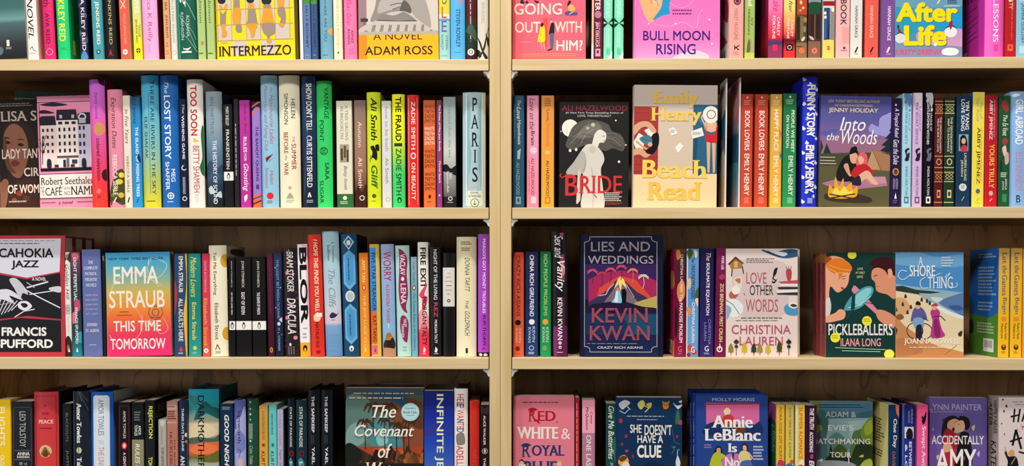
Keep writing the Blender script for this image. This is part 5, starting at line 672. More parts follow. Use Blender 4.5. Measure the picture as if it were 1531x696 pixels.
sp('R', 3, 807.4, 823.8, 376, 'p', ((376, '0e6a42'), (450, '12804c'), (533, '1c9a60')), 'green paperback with pale lettering and orange disc', [t('RICH PEOPLE PROBLEMS', 380, 472, .32, .66, 'a8c86a', 'b'), e(.48, 481, 4.2, 4.2, 'f0a040'), t('KEVIN', 489, 511, .54, .78, 'c0dcb8', 'b'), t('KWAN', 489, 511, .2, .44, 'c0dcb8', 'b'), e(.42, 520, 3.4, 3.8, '7aa040'), m(.2, .65, 527, 528.5, 1, '4aa878')], lean=.002)
sp('R', 3, 825.5, 849.5, 346, 'h', '17141c', 'tall black hardcover with large white signature-like title', [r(.55, .78, 348, 353, 'a04860'), r(.55, .82, 380, 420, '8a3c54'), q('c8808a', .7, 392, .85, 402, .78, 412, .6, 404), r(.5, .8, 445, 500, '4a2438'), r(.12, .95, 487, 540, '5a1a50'), q('7a2a6a', .1, 490, .4, 496, .3, 530, .1, 530), t('Sex and', 352, 386, .2, .74, 'f4f0f2', 'c'), t('Vanity', 390, 436, .2, .84, 'f4f0f2', 'c'), t('KEVIN KWAN', 445, 508, .36, .66, 'f4f0f2', 'b'), e(.5, 512.5, 2.6, 2.6, 'e8b8c8'), ring(.5, 519, 2.2, 1, 'f0f0f0'), m(.3, .7, 526, 528, 1, 'd8d0d8')], side='0a080c', sideitems=[q('4a2030', .1, 360, .3, 356, .35, 380, .15, 384), q('5a2a3a', .1, 430, .25, 426, .3, 450)], lean=-.008)
ST = 'b8b4bc'
CO = 'd86a70'
art = [r(874, 984, 395, 448, '36205a'), p('a8285a', 880, 418, 900, 408, 930, 404, 960, 410, 982, 420, 982, 452, 880, 452), p('d84a3a', 896, 430, 926, 412, 950, 418, 966, 436, 980, 452, 890, 452), p('e89a3a', 912, 432, 928, 414, 944, 430, 960, 450, 905, 450), p('3a3058', 880, 452, 908, 434, 920, 420, 928, 415, 936, 421, 952, 436, 984, 454, 984, 470, 880, 470), p('7a6a78', 912, 440, 928, 417, 944, 440, 960, 458, 900, 456),
       p('f8d880', 924, 417, 928, 413, 933, 418, 938, 432, 930, 424, 928, 436, 925, 424, 918, 432), l('c8d8e8', 1, 918, 424, 910, 432, 906, 440, 896, 442), l('e8b8a0', .8, 936, 424, 948, 444), p('b8a858', 950, 452, 982, 442, 982, 462, 940, 464), q('1c1838', 880, 458, 904, 452, 930, 450, 960, 458, 984, 462, 984, 480, 880, 480), p('1a3058', 876, 468, 984, 468, 984, 530, 876, 530), p('1c4a6a', 930, 470, 984, 470, 984, 510, 950, 505), p('17234e', 874, 500, 984, 500, 984, 532, 874, 532),
       p('8cc8e8', 921, 434, 926, 432, 930, 448, 929, 453, 914, 452, 920, 444), p('d8e8f0', 921, 436, 924, 434, 924, 452, 918, 452), q('c88a60', 922, 430, 925, 430, 926, 434, 922, 434), p('0c0a14', 929, 433, 934, 431, 937, 436, 936, 452, 930, 452)]
for x, y, c_ in ((886, 404, 'c84a6a'), (900, 408, 'b83a5a'), (913, 402, 'c84a70'), (929, 398, 'c8486a'), (946, 403, 'd8806a'), (962, 412, 'd8c8c0')):
    for a in range(7):
        an = math.pi*(-.12+a*.207); art.append(l(c_, 1.5, x, y, x+5*math.cos(an), y-3.4*math.sin(an)+1, x+8*math.cos(an), y-3.6*math.sin(an)+3.6))
    art.append(l('5a2a48' if c_[0] != 'd' else c_, .9, x, y, x+1, y+12, x-1, y+20))
for y0, y1, s_, a, b in ((361, 376, 'LIES AND', 883.5, 972), (382, 394.5, 'WEDDINGS', 879, 977)): art += [h(s_, a, b, y0, y1, '8a5a78', 'b'), h(s_, a+.5, b-.5, y0+.6, y1-.6, '9a96a4', 'r')]
for y0, y1, s_, a, b in ((460.5, 482, 'KEVIN', 885, 968), (487, 508.5, 'KWAN', 882, 971)): art += [h(s_, a, b, y0, y1, 'c44c66', 'b'), h(s_, a+.8, b-.8, y0+1, y1-1, '8a4a5a', 'r')]
art += [l(ST, .8, 882, 354, 974, 354), l(ST, .8, 982, 362, 982, 518), l(ST, .8, 974, 526, 882, 526), l(ST, .8, 874, 518, 874, 362), l(ST, .8, 882, 354, 882, 358, 879, 361, 874, 362), l(ST, .8, 974, 354, 974, 358, 977, 361, 982, 362), l(ST, .8, 882, 526, 882, 521, 878, 518, 874, 518), l(ST, .8, 974, 526, 974, 521, 978, 518, 982, 518), m(878, 976, 513, 514.6, 1, '8a86a0'), h('CRAZY RICH ASIANS', 893, 961, 517.5, 521, 'c8c4d0', 'b')]
fo('R', 3, 866.5, 991.5, 351, 'h', '131734', 'large navy face-out hardcover with volcano and palm trees', art, thick=.036, lean=0)
sp('R', 3, 1008, 1024.6, 372, 'p', ((372, '5a4020'), (395, '4a1c2c'), (440, '5a0c34'), (533, '8a1448')), 'deep berry paperback with orange blossoms on its spine', [q('c87a4a', .1, 376, .4, 374, .5, 384, .2, 388), q('d8804a', .3, 425, .8, 420, .95, 440, .5, 452, .2, 440), q('e89a5a', .4, 430, .7, 428, .7, 440), q('2a1418', .0, 460, .3, 470, .2, 500, .0, 500), q('3a3020', .6, 378, .95, 384, .9, 396), t('CHRISTINA LAUREN', 380, 436, .5, .74, 'f0d8d0', 'r'), t('The PARADISE PROBLEM', 440, 512, .44, .74, 'f4e8ec', 'b'), h('G', .34, .68, 517, 526, 'e86a4a', 's'), m(.3, .7, 528, 529.5, 1, 'e08a90')], back='c81e64', backitems=[q('f0a050', .5, 410, .8, 405, .95, 425, .6, 432), mv(.3, .6, 440, 500, 3, '7a0c3a'), r(.1, .75, 510, 530, 'f0f0ee'), mv(.18, .66, 513, 527, 5, '2a2a2c'), q('f08a60', .7, 516, 1, 510, 1, 535, .7, 535)], lean=.008)
sp('R', 3, 1025.6, 1044.3, 372, 'p', ((372, '6a98c8'), (440, '5a94d0'), (500, '6aa4d8'), (533, '6a8ac8')), 'cornflower blue paperback with flowers along its edges', [r(0, .08, 370, 540, 'e8e4dc'), q('3a5a2a', .0, 376, .3, 372, .5, 378, .2, 388), q('e8e4d0', .6, 374, .9, 378, .7, 386), q('d8c0a0', .0, 420, .3, 416, .35, 428, .1, 432), q('3a6a3a', .7, 438, 1, 430, 1, 452, .8, 456), q('f0c8c0', .7, 448, .95, 446, .9, 458), q('e89050', .0, 460, .35, 462, .2, 474), t('The UNHONEYMOONERS', 384, 447, .36, .68, '1c3450', 's'), t('CHRISTINA LAUREN', 452, 512, .44, .68, 'eef4f8', 'b'), e(.3, 520, 4, 5, 'c84a3a'), e(.65, 526, 4, 4, 'b83a30'), e(.2, 530, 3, 3, '8a2a24'), h('G', .4, .7, 518, 527, 'f4f4f0', 's')], lean=.008)
sp('R', 3, 1046, 1066.6, 371, 'p', ((371, '1e1848'), (450, '281e5c'), (533, '342870')), 'indigo paperback with white lettering beside the plum spine', [t('The', 378, 390, .42, .76, 'ecc8c0', 'c'), t('SOULMATE EQUATION', 393, 471, .4, .68, 'f4f0f4', 'b'), t('CHRISTINA', 477, 515, .62, .8, '8a90c8', 'r'), t('LAUREN', 482, 509, .3, .48, '8a90c8', 'r'), h('G', .36, .66, 517, 525, 'f0e8e4', 's'), m(.3, .72, 527, 530, 2, 'a8a4c8')], lean=.008)
sp('R', 3, 1068, 1084.4, 371, 'p', ((371, '7c1c54'), (450, '6a1444'), (533, '701a48')), 'plum paperback with a yellow condensed title', [t('PIPER LEE', 383, 403, .46, .7, 'f0e8ec', 'b'), q('a83a5a', .3, 412, .7, 410, .8, 416, .4, 418), t('ZOE BRENNAN, FIRST CRUSH', 424, 511, .34, .72, 'f4dc90', 'b'), ring(.46, 522, 4.4, 1.6, 'f0e8ec'), p('f0e8ec', .4, 524, .46, 512, .56, 518)], back='2a2a58', lean=.022)
PK, IK = 'b85a64', '201c22'
art = [q('d8c4c4', 1100, 392, 1140, 388, 1176, 396, 1180, 440, 1170, 472, 1130, 474, 1104, 468, 1096, 430), q('3a5a80', 1138, 374, 1160, 376, 1180, 372, 1196, 375, 1196, 382, 1170, 386), l(IK, .9, 1140, 373, 1166, 384, 1184, 375), q('d8dce4', 1150, 375, 1176, 378, 1170, 383), m(1116, 1160, 386, 394, 3, '7a6a68'),
       p('a87a4a', 1090, 394, 1100, 384, 1111, 393, 1109, 401, 1093, 402), p('5a3c24', 1088, 395, 1100, 383, 1113, 394, 1110, 394, 1100, 387, 1091, 396), r(1098, 1103, 391, 400, 'e0b060'), l('2a2a22', 1.6, 1094, 413, 1095, 402), l('2a2a22', 1.6, 1112, 409, 1110, 398), q('e8d8cc', 1098, 417, 1109, 414, 1108, 432, 1101, 432), q('b87a5a', 1099, 418, 1107, 416, 1106, 424), q('b86058', 1090, 440, 1100, 430, 1104, 440, 1096, 448), q('f0ece6', 1094, 432, 1102, 426, 1107, 436, 1098, 440), q('e8ecee', 1085, 456, 1096, 446, 1111, 456, 1108, 470, 1092, 474), l('4a6a90', 1, 1085, 448, 1096, 455, 1106, 470), q('90b0c8', 1085, 456, 1094, 462, 1088, 476, 1085, 476),
       h('LOVE', 1116, 1146, 407, 424, PK, 'r'), q(IK, 1155, 417, 1157, 404, 1161, 400, 1160, 408, 1155, 414, 1156, 421, 1162, 417, 1158, 423, 1154, 422), l(IK, 1.6, 1156, 410, 1162, 400, 1160, 408, 1155, 416, 1160, 419), h('OTHER', 1121, 1156, 426, 441, IK, 'r'), h('WORDS', 1115, 1163, 447, 466, PK, 'r'), l(IK, .8, 1112, 438, 1114, 441),
       r(1176, 1181, 402, 415, 'a83a48'), q('b84450', 1175, 404, 1183, 404, 1182, 418, 1177, 418), l('3a3a3a', .7, 1177, 404, 1175, 398), l('3a3a3a', .7, 1179, 404, 1179, 397), l('3a3a3a', .7, 1181, 404, 1183, 398), p('c85060', 1164, 421, 1196, 418, 1196, 424, 1172, 426), p('e8e4e0', 1164, 424, 1196, 424, 1196, 428, 1166, 428), p('2a2a30', 1162, 429, 1196, 429, 1196, 432, 1164, 432), p('e8e4e0', 1160, 434, 1196, 432, 1196, 436, 1162, 438), p('2a2a30', 1161, 438, 1196, 437, 1196, 441, 1162, 440),
       q('4a9ac8', 1172, 460, 1178, 454, 1192, 456, 1196, 464, 1190, 471, 1176, 469), q('f0ece8', 1178, 456, 1186, 452, 1194, 457, 1186, 461), q('5a3424', 1181, 456, 1186, 454, 1192, 457, 1186, 459), m(1108, 1171, 474.5, 476.5, 1, '2a2224'), m(1100, 1178, 478.5, 480, 1, '5a4a48'),
       h('CHRISTINA', 1094, 1182, 485.5, 499, 'b84a74', 'r'), h('LAUREN', 1106, 1170, 503, 516, 'b84a74', 'r')]
for x, c_, hh in ((1093, '8a8440', 12), (1101, '3a3a30', 20), (1113, 'c8b030', 14), (1127, '3a3a30', 12), (1136, '9a8a40', 12), (1148, 'c8b030', 10), (1165, '4a4a20', 16), (1179, '2a2a2a', 24)):
    art += [l(c_, .9, x, 531, x, 530-hh), l(c_, 1.4, x-4, 526, x, 526-hh*.3, x+4, 526), l(c_, 1.4, x-3, 521, x, 521-hh*.3, x+3, 521), q(c_, x-4, 528-hh*.5, x, 525-hh, x+4, 528-hh*.5, x, 531-hh*.3)] if hh < 18 else [l(c_, .9, x, 531, x, 530-hh), q(c_, x-4, 511, x, 507, x+4, 511, x, 514), q(c_, x-3, 518, x, 515, x+3, 518, x, 520)]
fo('R', 3, 1085.5, 1192.5, 371.5, 'p', 'e6d6d0', 'pale pink illustrated face-out cover with hand-lettered title', art, thick=.022, lean=0, d=.028)
fo('R', 3, 1089, 1195.5, 372.5, 'p', 'e2d4cc', 'pale pink copy directly behind the hand-lettered cover', [], thick=.022, lean=0, d=.053)
SKN, HR = 'e8a888', 'e07a24'
art = [q(SKN, 1234, 408, 1240, 384, 1260, 386, 1272, 400, 1270, 412, 1268, 424, 1262, 432, 1252, 437, 1242, 428, 1240, 446, 1243, 456, 1234, 460), q(HR, 1236, 398, 1240, 390, 1252, 386, 1266, 390, 1274, 400, 1270, 408, 1262, 408, 1254, 418, 1248, 410, 1240, 404), l('f4b050', .9, 1240, 396, 1256, 402, 1272, 404), l('f4c070', .8, 1238, 400, 1252, 408, 1268, 408), q('a84a14', 1234, 384, 1244, 386, 1238, 392, 1234, 396), q('e8a888', 1248, 410, 1253, 408, 1254, 416, 1250, 420), l('4a1c14', .8, 1259, 417, 1264, 416), l('6a2a1a', .8, 1258, 414, 1265, 412), q('b83038', 1257, 429, 1262, 430, 1260, 433), q('d8d4cc', 1234, 452, 1240, 444, 1243, 458, 1240, 472, 1234, 472),
       q('3a1418', 1300, 396, 1306, 388, 1320, 384, 1334, 388, 1337, 400, 1336, 416, 1326, 410, 1320, 404, 1310, 402, 1304, 408, 1304, 398), q('dc9474', 1304, 404, 1312, 400, 1322, 404, 1328, 412, 1338, 414, 1338, 446, 1326, 440, 1318, 438, 1310, 434, 1308, 422, 1303, 416), l('3a1418', 1.2, 1306, 413, 1312, 411), l('8a4a3a', .8, 1310, 428, 1314, 428), q('e8a888', 1327, 404, 1332, 402, 1334, 412, 1329, 416), l('3a1418', .8, 1298, 404, 1297, 414, 1302, 418),
       q('d88aa0', 1275, 430, 1280, 428, 1302, 452, 1318, 470, 1336, 488, 1330, 488, 1306, 466, 1276, 438), q('4aa0b0', 1262, 462, 1272, 444, 1290, 430, 1302, 428, 1306, 434, 1300, 446, 1286, 460, 1270, 464), q('8ad0d8', 1276, 446, 1292, 432, 1302, 431, 1300, 440, 1284, 456), l('c8ecec', 1, 1268, 460, 1286, 456, 1302, 442), p('123a3a', 1274, 442, 1279, 438, 1278, 462, 1272, 463),
       q(SKN, 1234, 474, 1248, 468, 1256, 462, 1264, 466, 1262, 476, 1250, 480, 1236, 482), q('dc9474', 1310, 464, 1322, 464, 1338, 474, 1338, 488, 1322, 484, 1312, 476), l('3a1c18', .9, 1294, 452, 1304, 454), l('1e5a58', .8, 1266, 476, 1274, 462, 1290, 470), l('1e5a58', .8, 1278, 420, 1290, 410, 1288, 426),
       h('LOVE', 1282, 1290, 400, 403.4, 'c8c890', 'b'), h('AT FIRST', 1279, 1293, 406, 409.4, 'c8c890', 'b'), h('SERVE', 1281, 1290, 412, 415.4, 'c8c890', 'b'),
       e(1274, 381, 6.6, 6, 'e4e440'), h('PICKLEBALLERS', 1239, 1334, 484, 501, 'f0ecea', 'b'), e(1296, 479.5, 7.2, 7.2, 'f0ec3a'), m(1291, 1301, 476, 482, 2, 'b0a820'), e(1249, 504.5, 7.2, 7.2, 'f0ec3a'), m(1244, 1254, 501, 507, 2, 'b0a820'), h('ILANA LONG', 1257, 1316.5, 505.5, 517.5, 'e8a0a8', 'b'), l('a8d8b0', .9, 1249, 519.5, 1325, 522.5), l('a8d8b0', .9, 1259, 524, 1316, 525.5), e(1329, 529, 7.6, 7, 'f0ec3a'), e(1329, 529, 5, 4.4, 'f4f060')]
for k_, (dd, d_) in enumerate(((.03, 'frontmost dark green cover of two faces meeting over paddles'), (.058, 'second of the dark green copies behind the paddle cover'), (.086, 'third of the dark green copies behind the paddle cover'))):
    off = .0015*k_
    S_ = 1600/(2.0+dd-.03-.0137); xx = 766+(1234-766)*S_/(1600/(2.0-.0137))
    yt_ = HOR-(HOR-377.5)*S_/(1600/(2.0-.0137))
    fo('R', 3, xx, xx+104*S_/800, yt_+k_*.3, 'p', '123836', d_, art if k_ == 0 else [], spine='9a4a4c', thick=.026, d=dd, lean=0, spineitems=[r(0, 1, 380, 392, 'b07840'), t('PICKLEBALLERS', 394, 450, .3, .7, '5a1c24', 'b'), t('ILANA LONG', 456, 500, .3, .7, '6a2a2c', 'b')])
art = [r(1334, 1444, 374, 442, '4a8cc8'), q('6aa4d4', 1336, 380, 1370, 376, 1400, 384, 1444, 380, 1444, 396, 1400, 400, 1336, 394), p('8ab4cc', 1336, 424, 1380, 430, 1444, 438, 1444, 446, 1336, 440), p('2c3c34', 1336, 428, 1350, 427, 1370, 433, 1392, 435, 1408, 437, 1380, 440, 1336, 440), p('e4d4b0', 1336, 434, 1372, 440, 1388, 452, 1410, 466, 1444, 478, 1444, 536, 1336, 536), p('9ab4bc', 1374, 438, 1408, 440, 1444, 438, 1444, 478, 1412, 466, 1392, 456), q('5a7ab0', 1404, 452, 1424, 442, 1444, 440, 1444, 472, 1424, 464), q('e4eaec', 1384, 450, 1402, 456, 1422, 466, 1444, 474, 1444, 478, 1412, 468), q('3a5a98', 1418, 458, 1432, 456, 1440, 462, 1428, 464), q('c8d8d4', 1392, 444, 1410, 446, 1400, 452),
       q('c88a58', 1336, 472, 1352, 486, 1372, 500, 1400, 516, 1444, 528, 1444, 540, 1336, 540), q('d8a878', 1336, 448, 1352, 446, 1362, 462, 1348, 472, 1336, 470), q('b87a4c', 1336, 510, 1356, 506, 1380, 526, 1336, 532), l('a86a40', 1, 1380, 520, 1366, 528), l('a86a40', 1, 1430, 516, 1412, 530)]
for x, y in ((1350, 454), (1357, 466), (1362, 458), (1354, 442), (1378, 447), (1386, 449), (1390, 452), (1340, 462)): art.append(q('3a3834', x-1.6, y+3, x-1, y-2, x+1, y-2, x+2, y+3))
art += [q('8a5a34', 1339, 474, 1346, 469, 1352, 474, 1346, 478), q('2a3a24', 1336, 488, 1342, 492, 1340, 500, 1336, 500), q('3a3428', 1432, 498, 1438, 494, 1437, 502, 1433, 502),
        ring(1368, 494, 12.5, 1.1, '201c28'), ring(1382, 495, 12, 1.1, '201c28'), q('5a5c9c', 1362, 478, 1366, 462, 1374, 458, 1382, 464, 1386, 476, 1380, 478, 1364, 480), q('7ea4cc', 1366, 476, 1380, 476, 1380, 490, 1368, 490), q('2a2038', 1370, 488, 1378, 486, 1378, 506, 1370, 506), q('e0a888', 1369, 455, 1375, 455, 1375, 461, 1370, 461), q('201c24', 1369, 455, 1371, 450, 1376, 452, 1376, 456), l('201c28', 1, 1378, 474, 1388, 479), 
        q('b83a8a', 1391, 466, 1398, 460, 1405, 466, 1404, 476, 1408, 492, 1412, 502, 1392, 504, 1394, 480), q('8a2468', 1396, 480, 1402, 478, 1406, 502, 1398, 502), q('e0a888', 1394, 458, 1399, 456, 1400, 462, 1395, 463), q('b83a50', 1392, 457, 1398, 453, 1402, 457), l('201c28', 1.1, 1394, 474, 1406, 472, 1413, 479),
        h('A', 1373, 1380, 384, 396, 'd8ecf0', 's'), h('SHORE', 1360, 1398, 396.5, 413, 'e8f2f0', 's'), h('THING', 1387, 1424, 413.5, 431, 'dce8ec', 's'), c('d0e8f4', 1.1, 1360, 412, 1350, 418, 1343, 412, 1348, 404, 1356, 406), c('d0e8f4', 1.1, 1388, 430, 1378, 430, 1376, 420, 1384, 414), c('d0e8f4', 1, 1422, 430, 1430, 428, 1430, 422), c('d0e8f4', .9, 1412, 414, 1420, 408, 1416, 414), c('d0e8f4', .9, 1398, 412, 1406, 408), m(1407, 1425, 384, 400, 4, 'c0d8ec'),
        h('JOANNA LOWELL', 1352, 1435, 505.5, 516, 'f4f0e8', 's'), m(1360, 1424, 518.5, 520.5, 1, 'f0e0d0')]
fo('R', 3, 1339, 1440.5, 377, 'p', 'd8b890', 'seaside face-out cover with two cyclists on the beach', art, thick=.024, lean=0)
for xa, xb, d_ in ((1492, 1508.6, 'left yellow spine whose blue and green back cover shows'), (1510, 1527.5, 'right-hand twin of the yellow spine with blue back cover')):
    sp('R', 3, xa, xb, 371, 'p', ((371, 'c89a40'), (395, 'd8a838'), (420, 'ecb828'), (533, 'f4be20')), d_, [t('Let', 377, 394, .28, .72, '3a4a70', 's'), t('the', 397, 409, .3, .72, '3a4a70', 'j'), t('Games', 411, 442, .28, .74, '44527a', 's'), t('Begin', 445, 470, .28, .74, '4a5a7a', 's'), r(.25, .72, 474, 480, 'f08a28'), t('Rufaro Faith', 483, 507, .58, .78, '4a3010', 'b'), t('Mazarura', 484, 506, .24, .44, '4a3010', 'b'), e(.5, 519, 3.6, 4.4, '5a3a18'), e(.5, 517, 1.4, 1.8, 'f0a030'), m(.3, .7, 525, 529, 2, 'a07820')],
       back='2470cc', backitems=[q('58983c', -.05, 478, .3, 474, .7, 476, 1.05, 472, 1.05, 545, -.05, 545), r(-.05, 1.05, 500, 540, '58983c'), m(.3, .9, 378, 386, 2, 'a8ccf0'), m(.3, .92, 398, 444, 9, '98c0ec'), m(.3, .8, 452, 468, 3, '98c0ec'), m(.28, .9, 484, 502, 4, 'b8d8a8'), r(.5, .85, 508, 528, 'f0f0f0'), mv(.54, .81, 511, 522, 7, '3a3a5a'), q('14181c', .0, 484, .12, 482, .14, 500, .0, 502)], lean=.013)
sp('R', 3, 1528.6, 1545, 372, 'p', 'e8a020', 'amber paperback cut off by the right edge of the photo', [], lean=.013)
# ================================================================== bottom shelves (their lower halves are below the photo)
# ---- left
sp('L', 4, -3, 17.3, 597, 'p', 'f2c814', 'bright yellow paperback at the far left with white lettering', [t('FLIGHTS', 608, 666, .08, .55, 'f6f0dc', 'b'), t('OLGA TOKARCZUK', 680, 748, .2, .5, 'f6f0dc', 'b')])
sp('L', 4, 19.3, 49.7, 600, 'p', '1c2128', 'thick black paperback with grey capitals and a framed band', [l('4a525c', .7, .06, 609, .94, 609, .94, 760), l('4a525c', .7, .06, 609, .06, 760), t('LEO TOLSTOY', 615, 668, .36, .66, 'b8bcc0', 'r'), l('6a7078', .8, .08, 673, .92, 673), l('6a7078', .8, .08, 687, .92, 687), h('ANNA', .22, .86, 675.5, 680.5, 'f0f0ec', 's'), h('KARENINA', .22, .86, 681.5, 684.5, 'f0f0ec', 's'), t('TRANSLATED', 691, 740, .56, .7, 'b8bcc0', 'r'), t('BY', 691, 700, .34, .48, 'b8bcc0', 'r')])
sp('L', 4, 50, 87, 586, 'h', ((586, 'c43c48'), (620, 'cc3a42'), (700, 'd8403e')), 'thick red hardcover with a golden medallion on its spine', [l('8a2028', .9, .1, 592, .92, 592, .92, 760), l('8a2028', .9, .1, 592, .1, 760), p('7a1a20', .42, 607, .5, 605, .58, 607), h('WAR', .34, .66, 616, 620, '5a1418', 's'), p('7a1a20', .42, 625.5, .5, 624, .58, 625.5), h('PEACE', .22, .82, 627.5, 633, 'f0dcd4', 's'), l('7a1a20', 1.4, .26, 640, .76, 640), e(.5, 674.5, 9.2, 9.2, 'e8c890'), e(.5, 674.5, 8, 8, 'd8b880'), q('8a5a30', .32, 680, .4, 672, .5, 668, .62, 674, .7, 680), q('6a3a20', .4, 682, .46, 674, .56, 674, .6, 682), h('LEO TOLSTOY', .24, .78, 700, 705, 'f0dcd4', 's')], side='12221e')
sp('L', 4, 94, 107.7, 603, 'p', '12161a', 'thin black paperback with dim grey capitals', [t('BLACKOUTS', 617, 660, .36, .66, '6a6e70', 'r'), t('JUSTIN TORRES', 673, 740, .36, .66, '7a7e80', 'r')])
sp('L', 4, 109, 133, 585, 'h', '1a2230', 'tall dark blue hardcover with bold white name and light rays', [l('4a5a6a', 1, .5, 585, .95, 600), l('4a5a6a', 1, .45, 585, .98, 614), l('5a6a78', 1, .4, 585, .6, 600), r(0, .06, 580, 760, '5a6a8a'), t('Amor Towles', 602, 662, .26, .56, 'f0f0ee', 'S'), e(.4, 673, 4, 4.6, 'c8d0a8'), r(.36, .4, 667, 679, '2a4a30'), t('Table for Two', 683, 752, .26, .56, 'f0f0ee', 'S')], side='8a9098')
sp('L', 4, 135.4, 169, 586, 'h', '1c5aba', 'tall hardcover with a white panel on a blue spine', [p('dce6f0', .12, 594, .2, 591, .78, 591, .86, 594, .86, 760, .12, 760), t('AMOR TOWLES', 597, 651, .36, .62, '5a7492', 'r'), t('//', 658, 664, .36, .62, 'a8a89c', 'r'), t('THE LINCOLN HIGHWAY', 668, 750, .36, .62, 'd86a7a', 'r')], side='b4b6b4')
sp('L', 4, 177, 196, 601, 'p', '1c0e12', 'dark maroon paperback with thin frame and red oval', [l('5a2a34', .7, .12, 607, .88, 607, .88, 760), l('5a2a34', .7, .12, 607, .12, 760), t('AMOR TOWLES', 614, 655, .42, .62, 'e0d8d4', 'r'), e(.5, 666, 4, 5.4, 'd8404a'), e(.5, 666, 2, 3.2, 'f0d8d4'), t('A GENTLEMAN IN MOSCOW', 676, 752, .4, .62, 'e8e0dc', 'b')])
sp('L', 4, 197.3, 215.7, 601, 'p', '12181c', 'black-topped paperback with an olive lower panel', [r(0, 1, 657, 760, '8e8a6c'), m(.22, .8, 615, 630, 4, '6a7074'), t('AMOR', 636, 650, .55, .78, 'e0e0dc', 'b'), t('TOWLES', 635, 651, .24, .48, 'e0e0dc', 'b'), t('RULES of CIVILITY', 663, 748, .3, .66, 'f0ece0', 'i')])
sp('L', 4, 217, 232, 598, 'p', '1b1d24', 'black paperback with acid yellow capitals', [t('REJECTION', 607, 655, .3, .8, 'e6ec6a', 'b'), t('TONY TULATHIMUTTE', 683, 752, .34, .76, 'e6ec6a', 'b')], side='121418', sideitems=[h('REJECT', .15, .95, 606, 620, '8a8a3a', 'b')])
sp('L', 4, 237, 249.5, 627, 'p', 'aeaaa2', 'short grey paperback with dim serif lettering', [q('c8c4bc', .2, 630, .8, 629, .5, 640), t('The Adventures of', 636, 664, .34, .54, '6a665e', 'j'), t('TOM SAWYER', 668, 700, .34, .7, '3a3834', 's')])
sp('L', 4, 249.8, 266.5, 600, 'p', ((600, 'b88a7c'), (640, 'b47664'), (700, 'bc7a66')), 'dusty salmon paperback with dark red serif lettering', [r(.06, .96, 605, 612, 'c8a49a'), m(.12, .9, 606.5, 610.5, 1, '8a5a54'), m(.1, .9, 614, 628, 4, '5a2420'), l('d8b4a8', 1, 0, 631.5, 1, 631.5), t('HUCKLEBERRY FINN', 645, 740, .26, .5, '4a1814', 's'), t('THE ADVENTURES OF', 656, 745, .64, .78, '4a1814', 's')])
sp('L', 4, 267.6, 279.7, 598, 'h', '1a2a48', 'narrow navy hardcover with white lettering', [t('THREE DAYS IN JUNE', 610, 674, .3, .66, 'e0e4ea', 'b'), t('ANNE TYLER', 681, 740, .2, .74, 'f0f0f0', 'b'), e(.92, 650, 2, 3, 'd8d8dc'), e(.95, 660, 2, 2, 'c88a6a')], side='b8a8a0')
sp('L', 4, 281.3, 327, 582, 'h', ((582, '1c90b0'), (600, '1e96a2'), (612, '2a8a8a'), (622, '7a9a8c'), (630, '9a9a80'), (634, 'd8c8a4'), (650, 'd4c49c'), (656, '5a6a5c'), (660, 'e07048'), (676, 'e4683e'), (684, '6a6a30'), (694, 'a8b4a0')), 'very thick teal and orange hardcover with black sideways title', [q('1a5a60', .55, 600, .8, 608, 1, 612, 1, 626, .8, 622, .6, 618, .4, 624, .2, 628, .3, 614), q('2a7a80', .0, 590, .4, 596, .2, 606), q('e0d0ac', .02, 642, .3, 632, .7, 634, .95, 646, .7, 654, .3, 653, .02, 656), q('4a6258', 0, 656, .4, 653, .8, 656, 1, 650, 1, 660, .5, 661, 0, 664), q('f07a4a', .0, 672, .4, 664, .9, 666, .9, 676, .3, 679), q('6a6a2c', .3, 682, .7, 680, 1, 674, 1, 690, .5, 690), t('DARKMOTHERLAND', 591, 745, .33, .54, '121416', 's')], side='0e4a4c')
sp('L', 4, 329.4, 349.3, 603, 'p', '102e4c', 'dark blue paperback with tall slanted white lettering', [m(.16, .84, 608, 613, 2, '8aa0b4'), t('GOOD NIGHT, IRENE', 620, 745, .28, .68, 'eceeec', 'I')])
sp('L', 4, 350, 367.7, 598, 'h', '5a62a8', 'slate purple hardcover with a lilac scene on its spine', [q('a4a8dc', .2, 628, .6, 622, 1, 616, 1, 760, 0, 760, 0, 650, .2, 642), q('7a80c4', .1, 650, .5, 644, .9, 652, .9, 672, .2, 676), t('Sipsworth', 613, 663, .24, .62, '1c2038', 's'), q('d8b0b8', .3, 690, .7, 686, .7, 700), l('3a4080', .9, .3, 670, .6, 674, .4, 684), t('SIMON VAN BOOY', 702, 748, .3, .6, '1c2038', 'r')], side='30345a')
sp('L', 4, 370, 386.5, 597, 'h', '1c4a3a', 'dark green hardcover with pale dotted ornament', [e(.28, 601, 1, 1.2, 'd0d8c8'), e(.28, 611, 1, 1.2, 'd0d8c8'), e(.28, 619, 1.4, 1.6, 'd0d8c8'), e(.28, 627, 1, 1.2, 'd0d8c8'), e(.28, 659, 1.6, 1.6, 'd0d8c8'), mv(.14, .52, 633, 656, 4, 'b0bca8'), t('Colm Tóibín', 666, 694, .2, .5, 'a8b8a4', 'j'), t('Long Island', 700, 745, .2, .6, 'd0d8c8', 'j')], side='0c1e18')
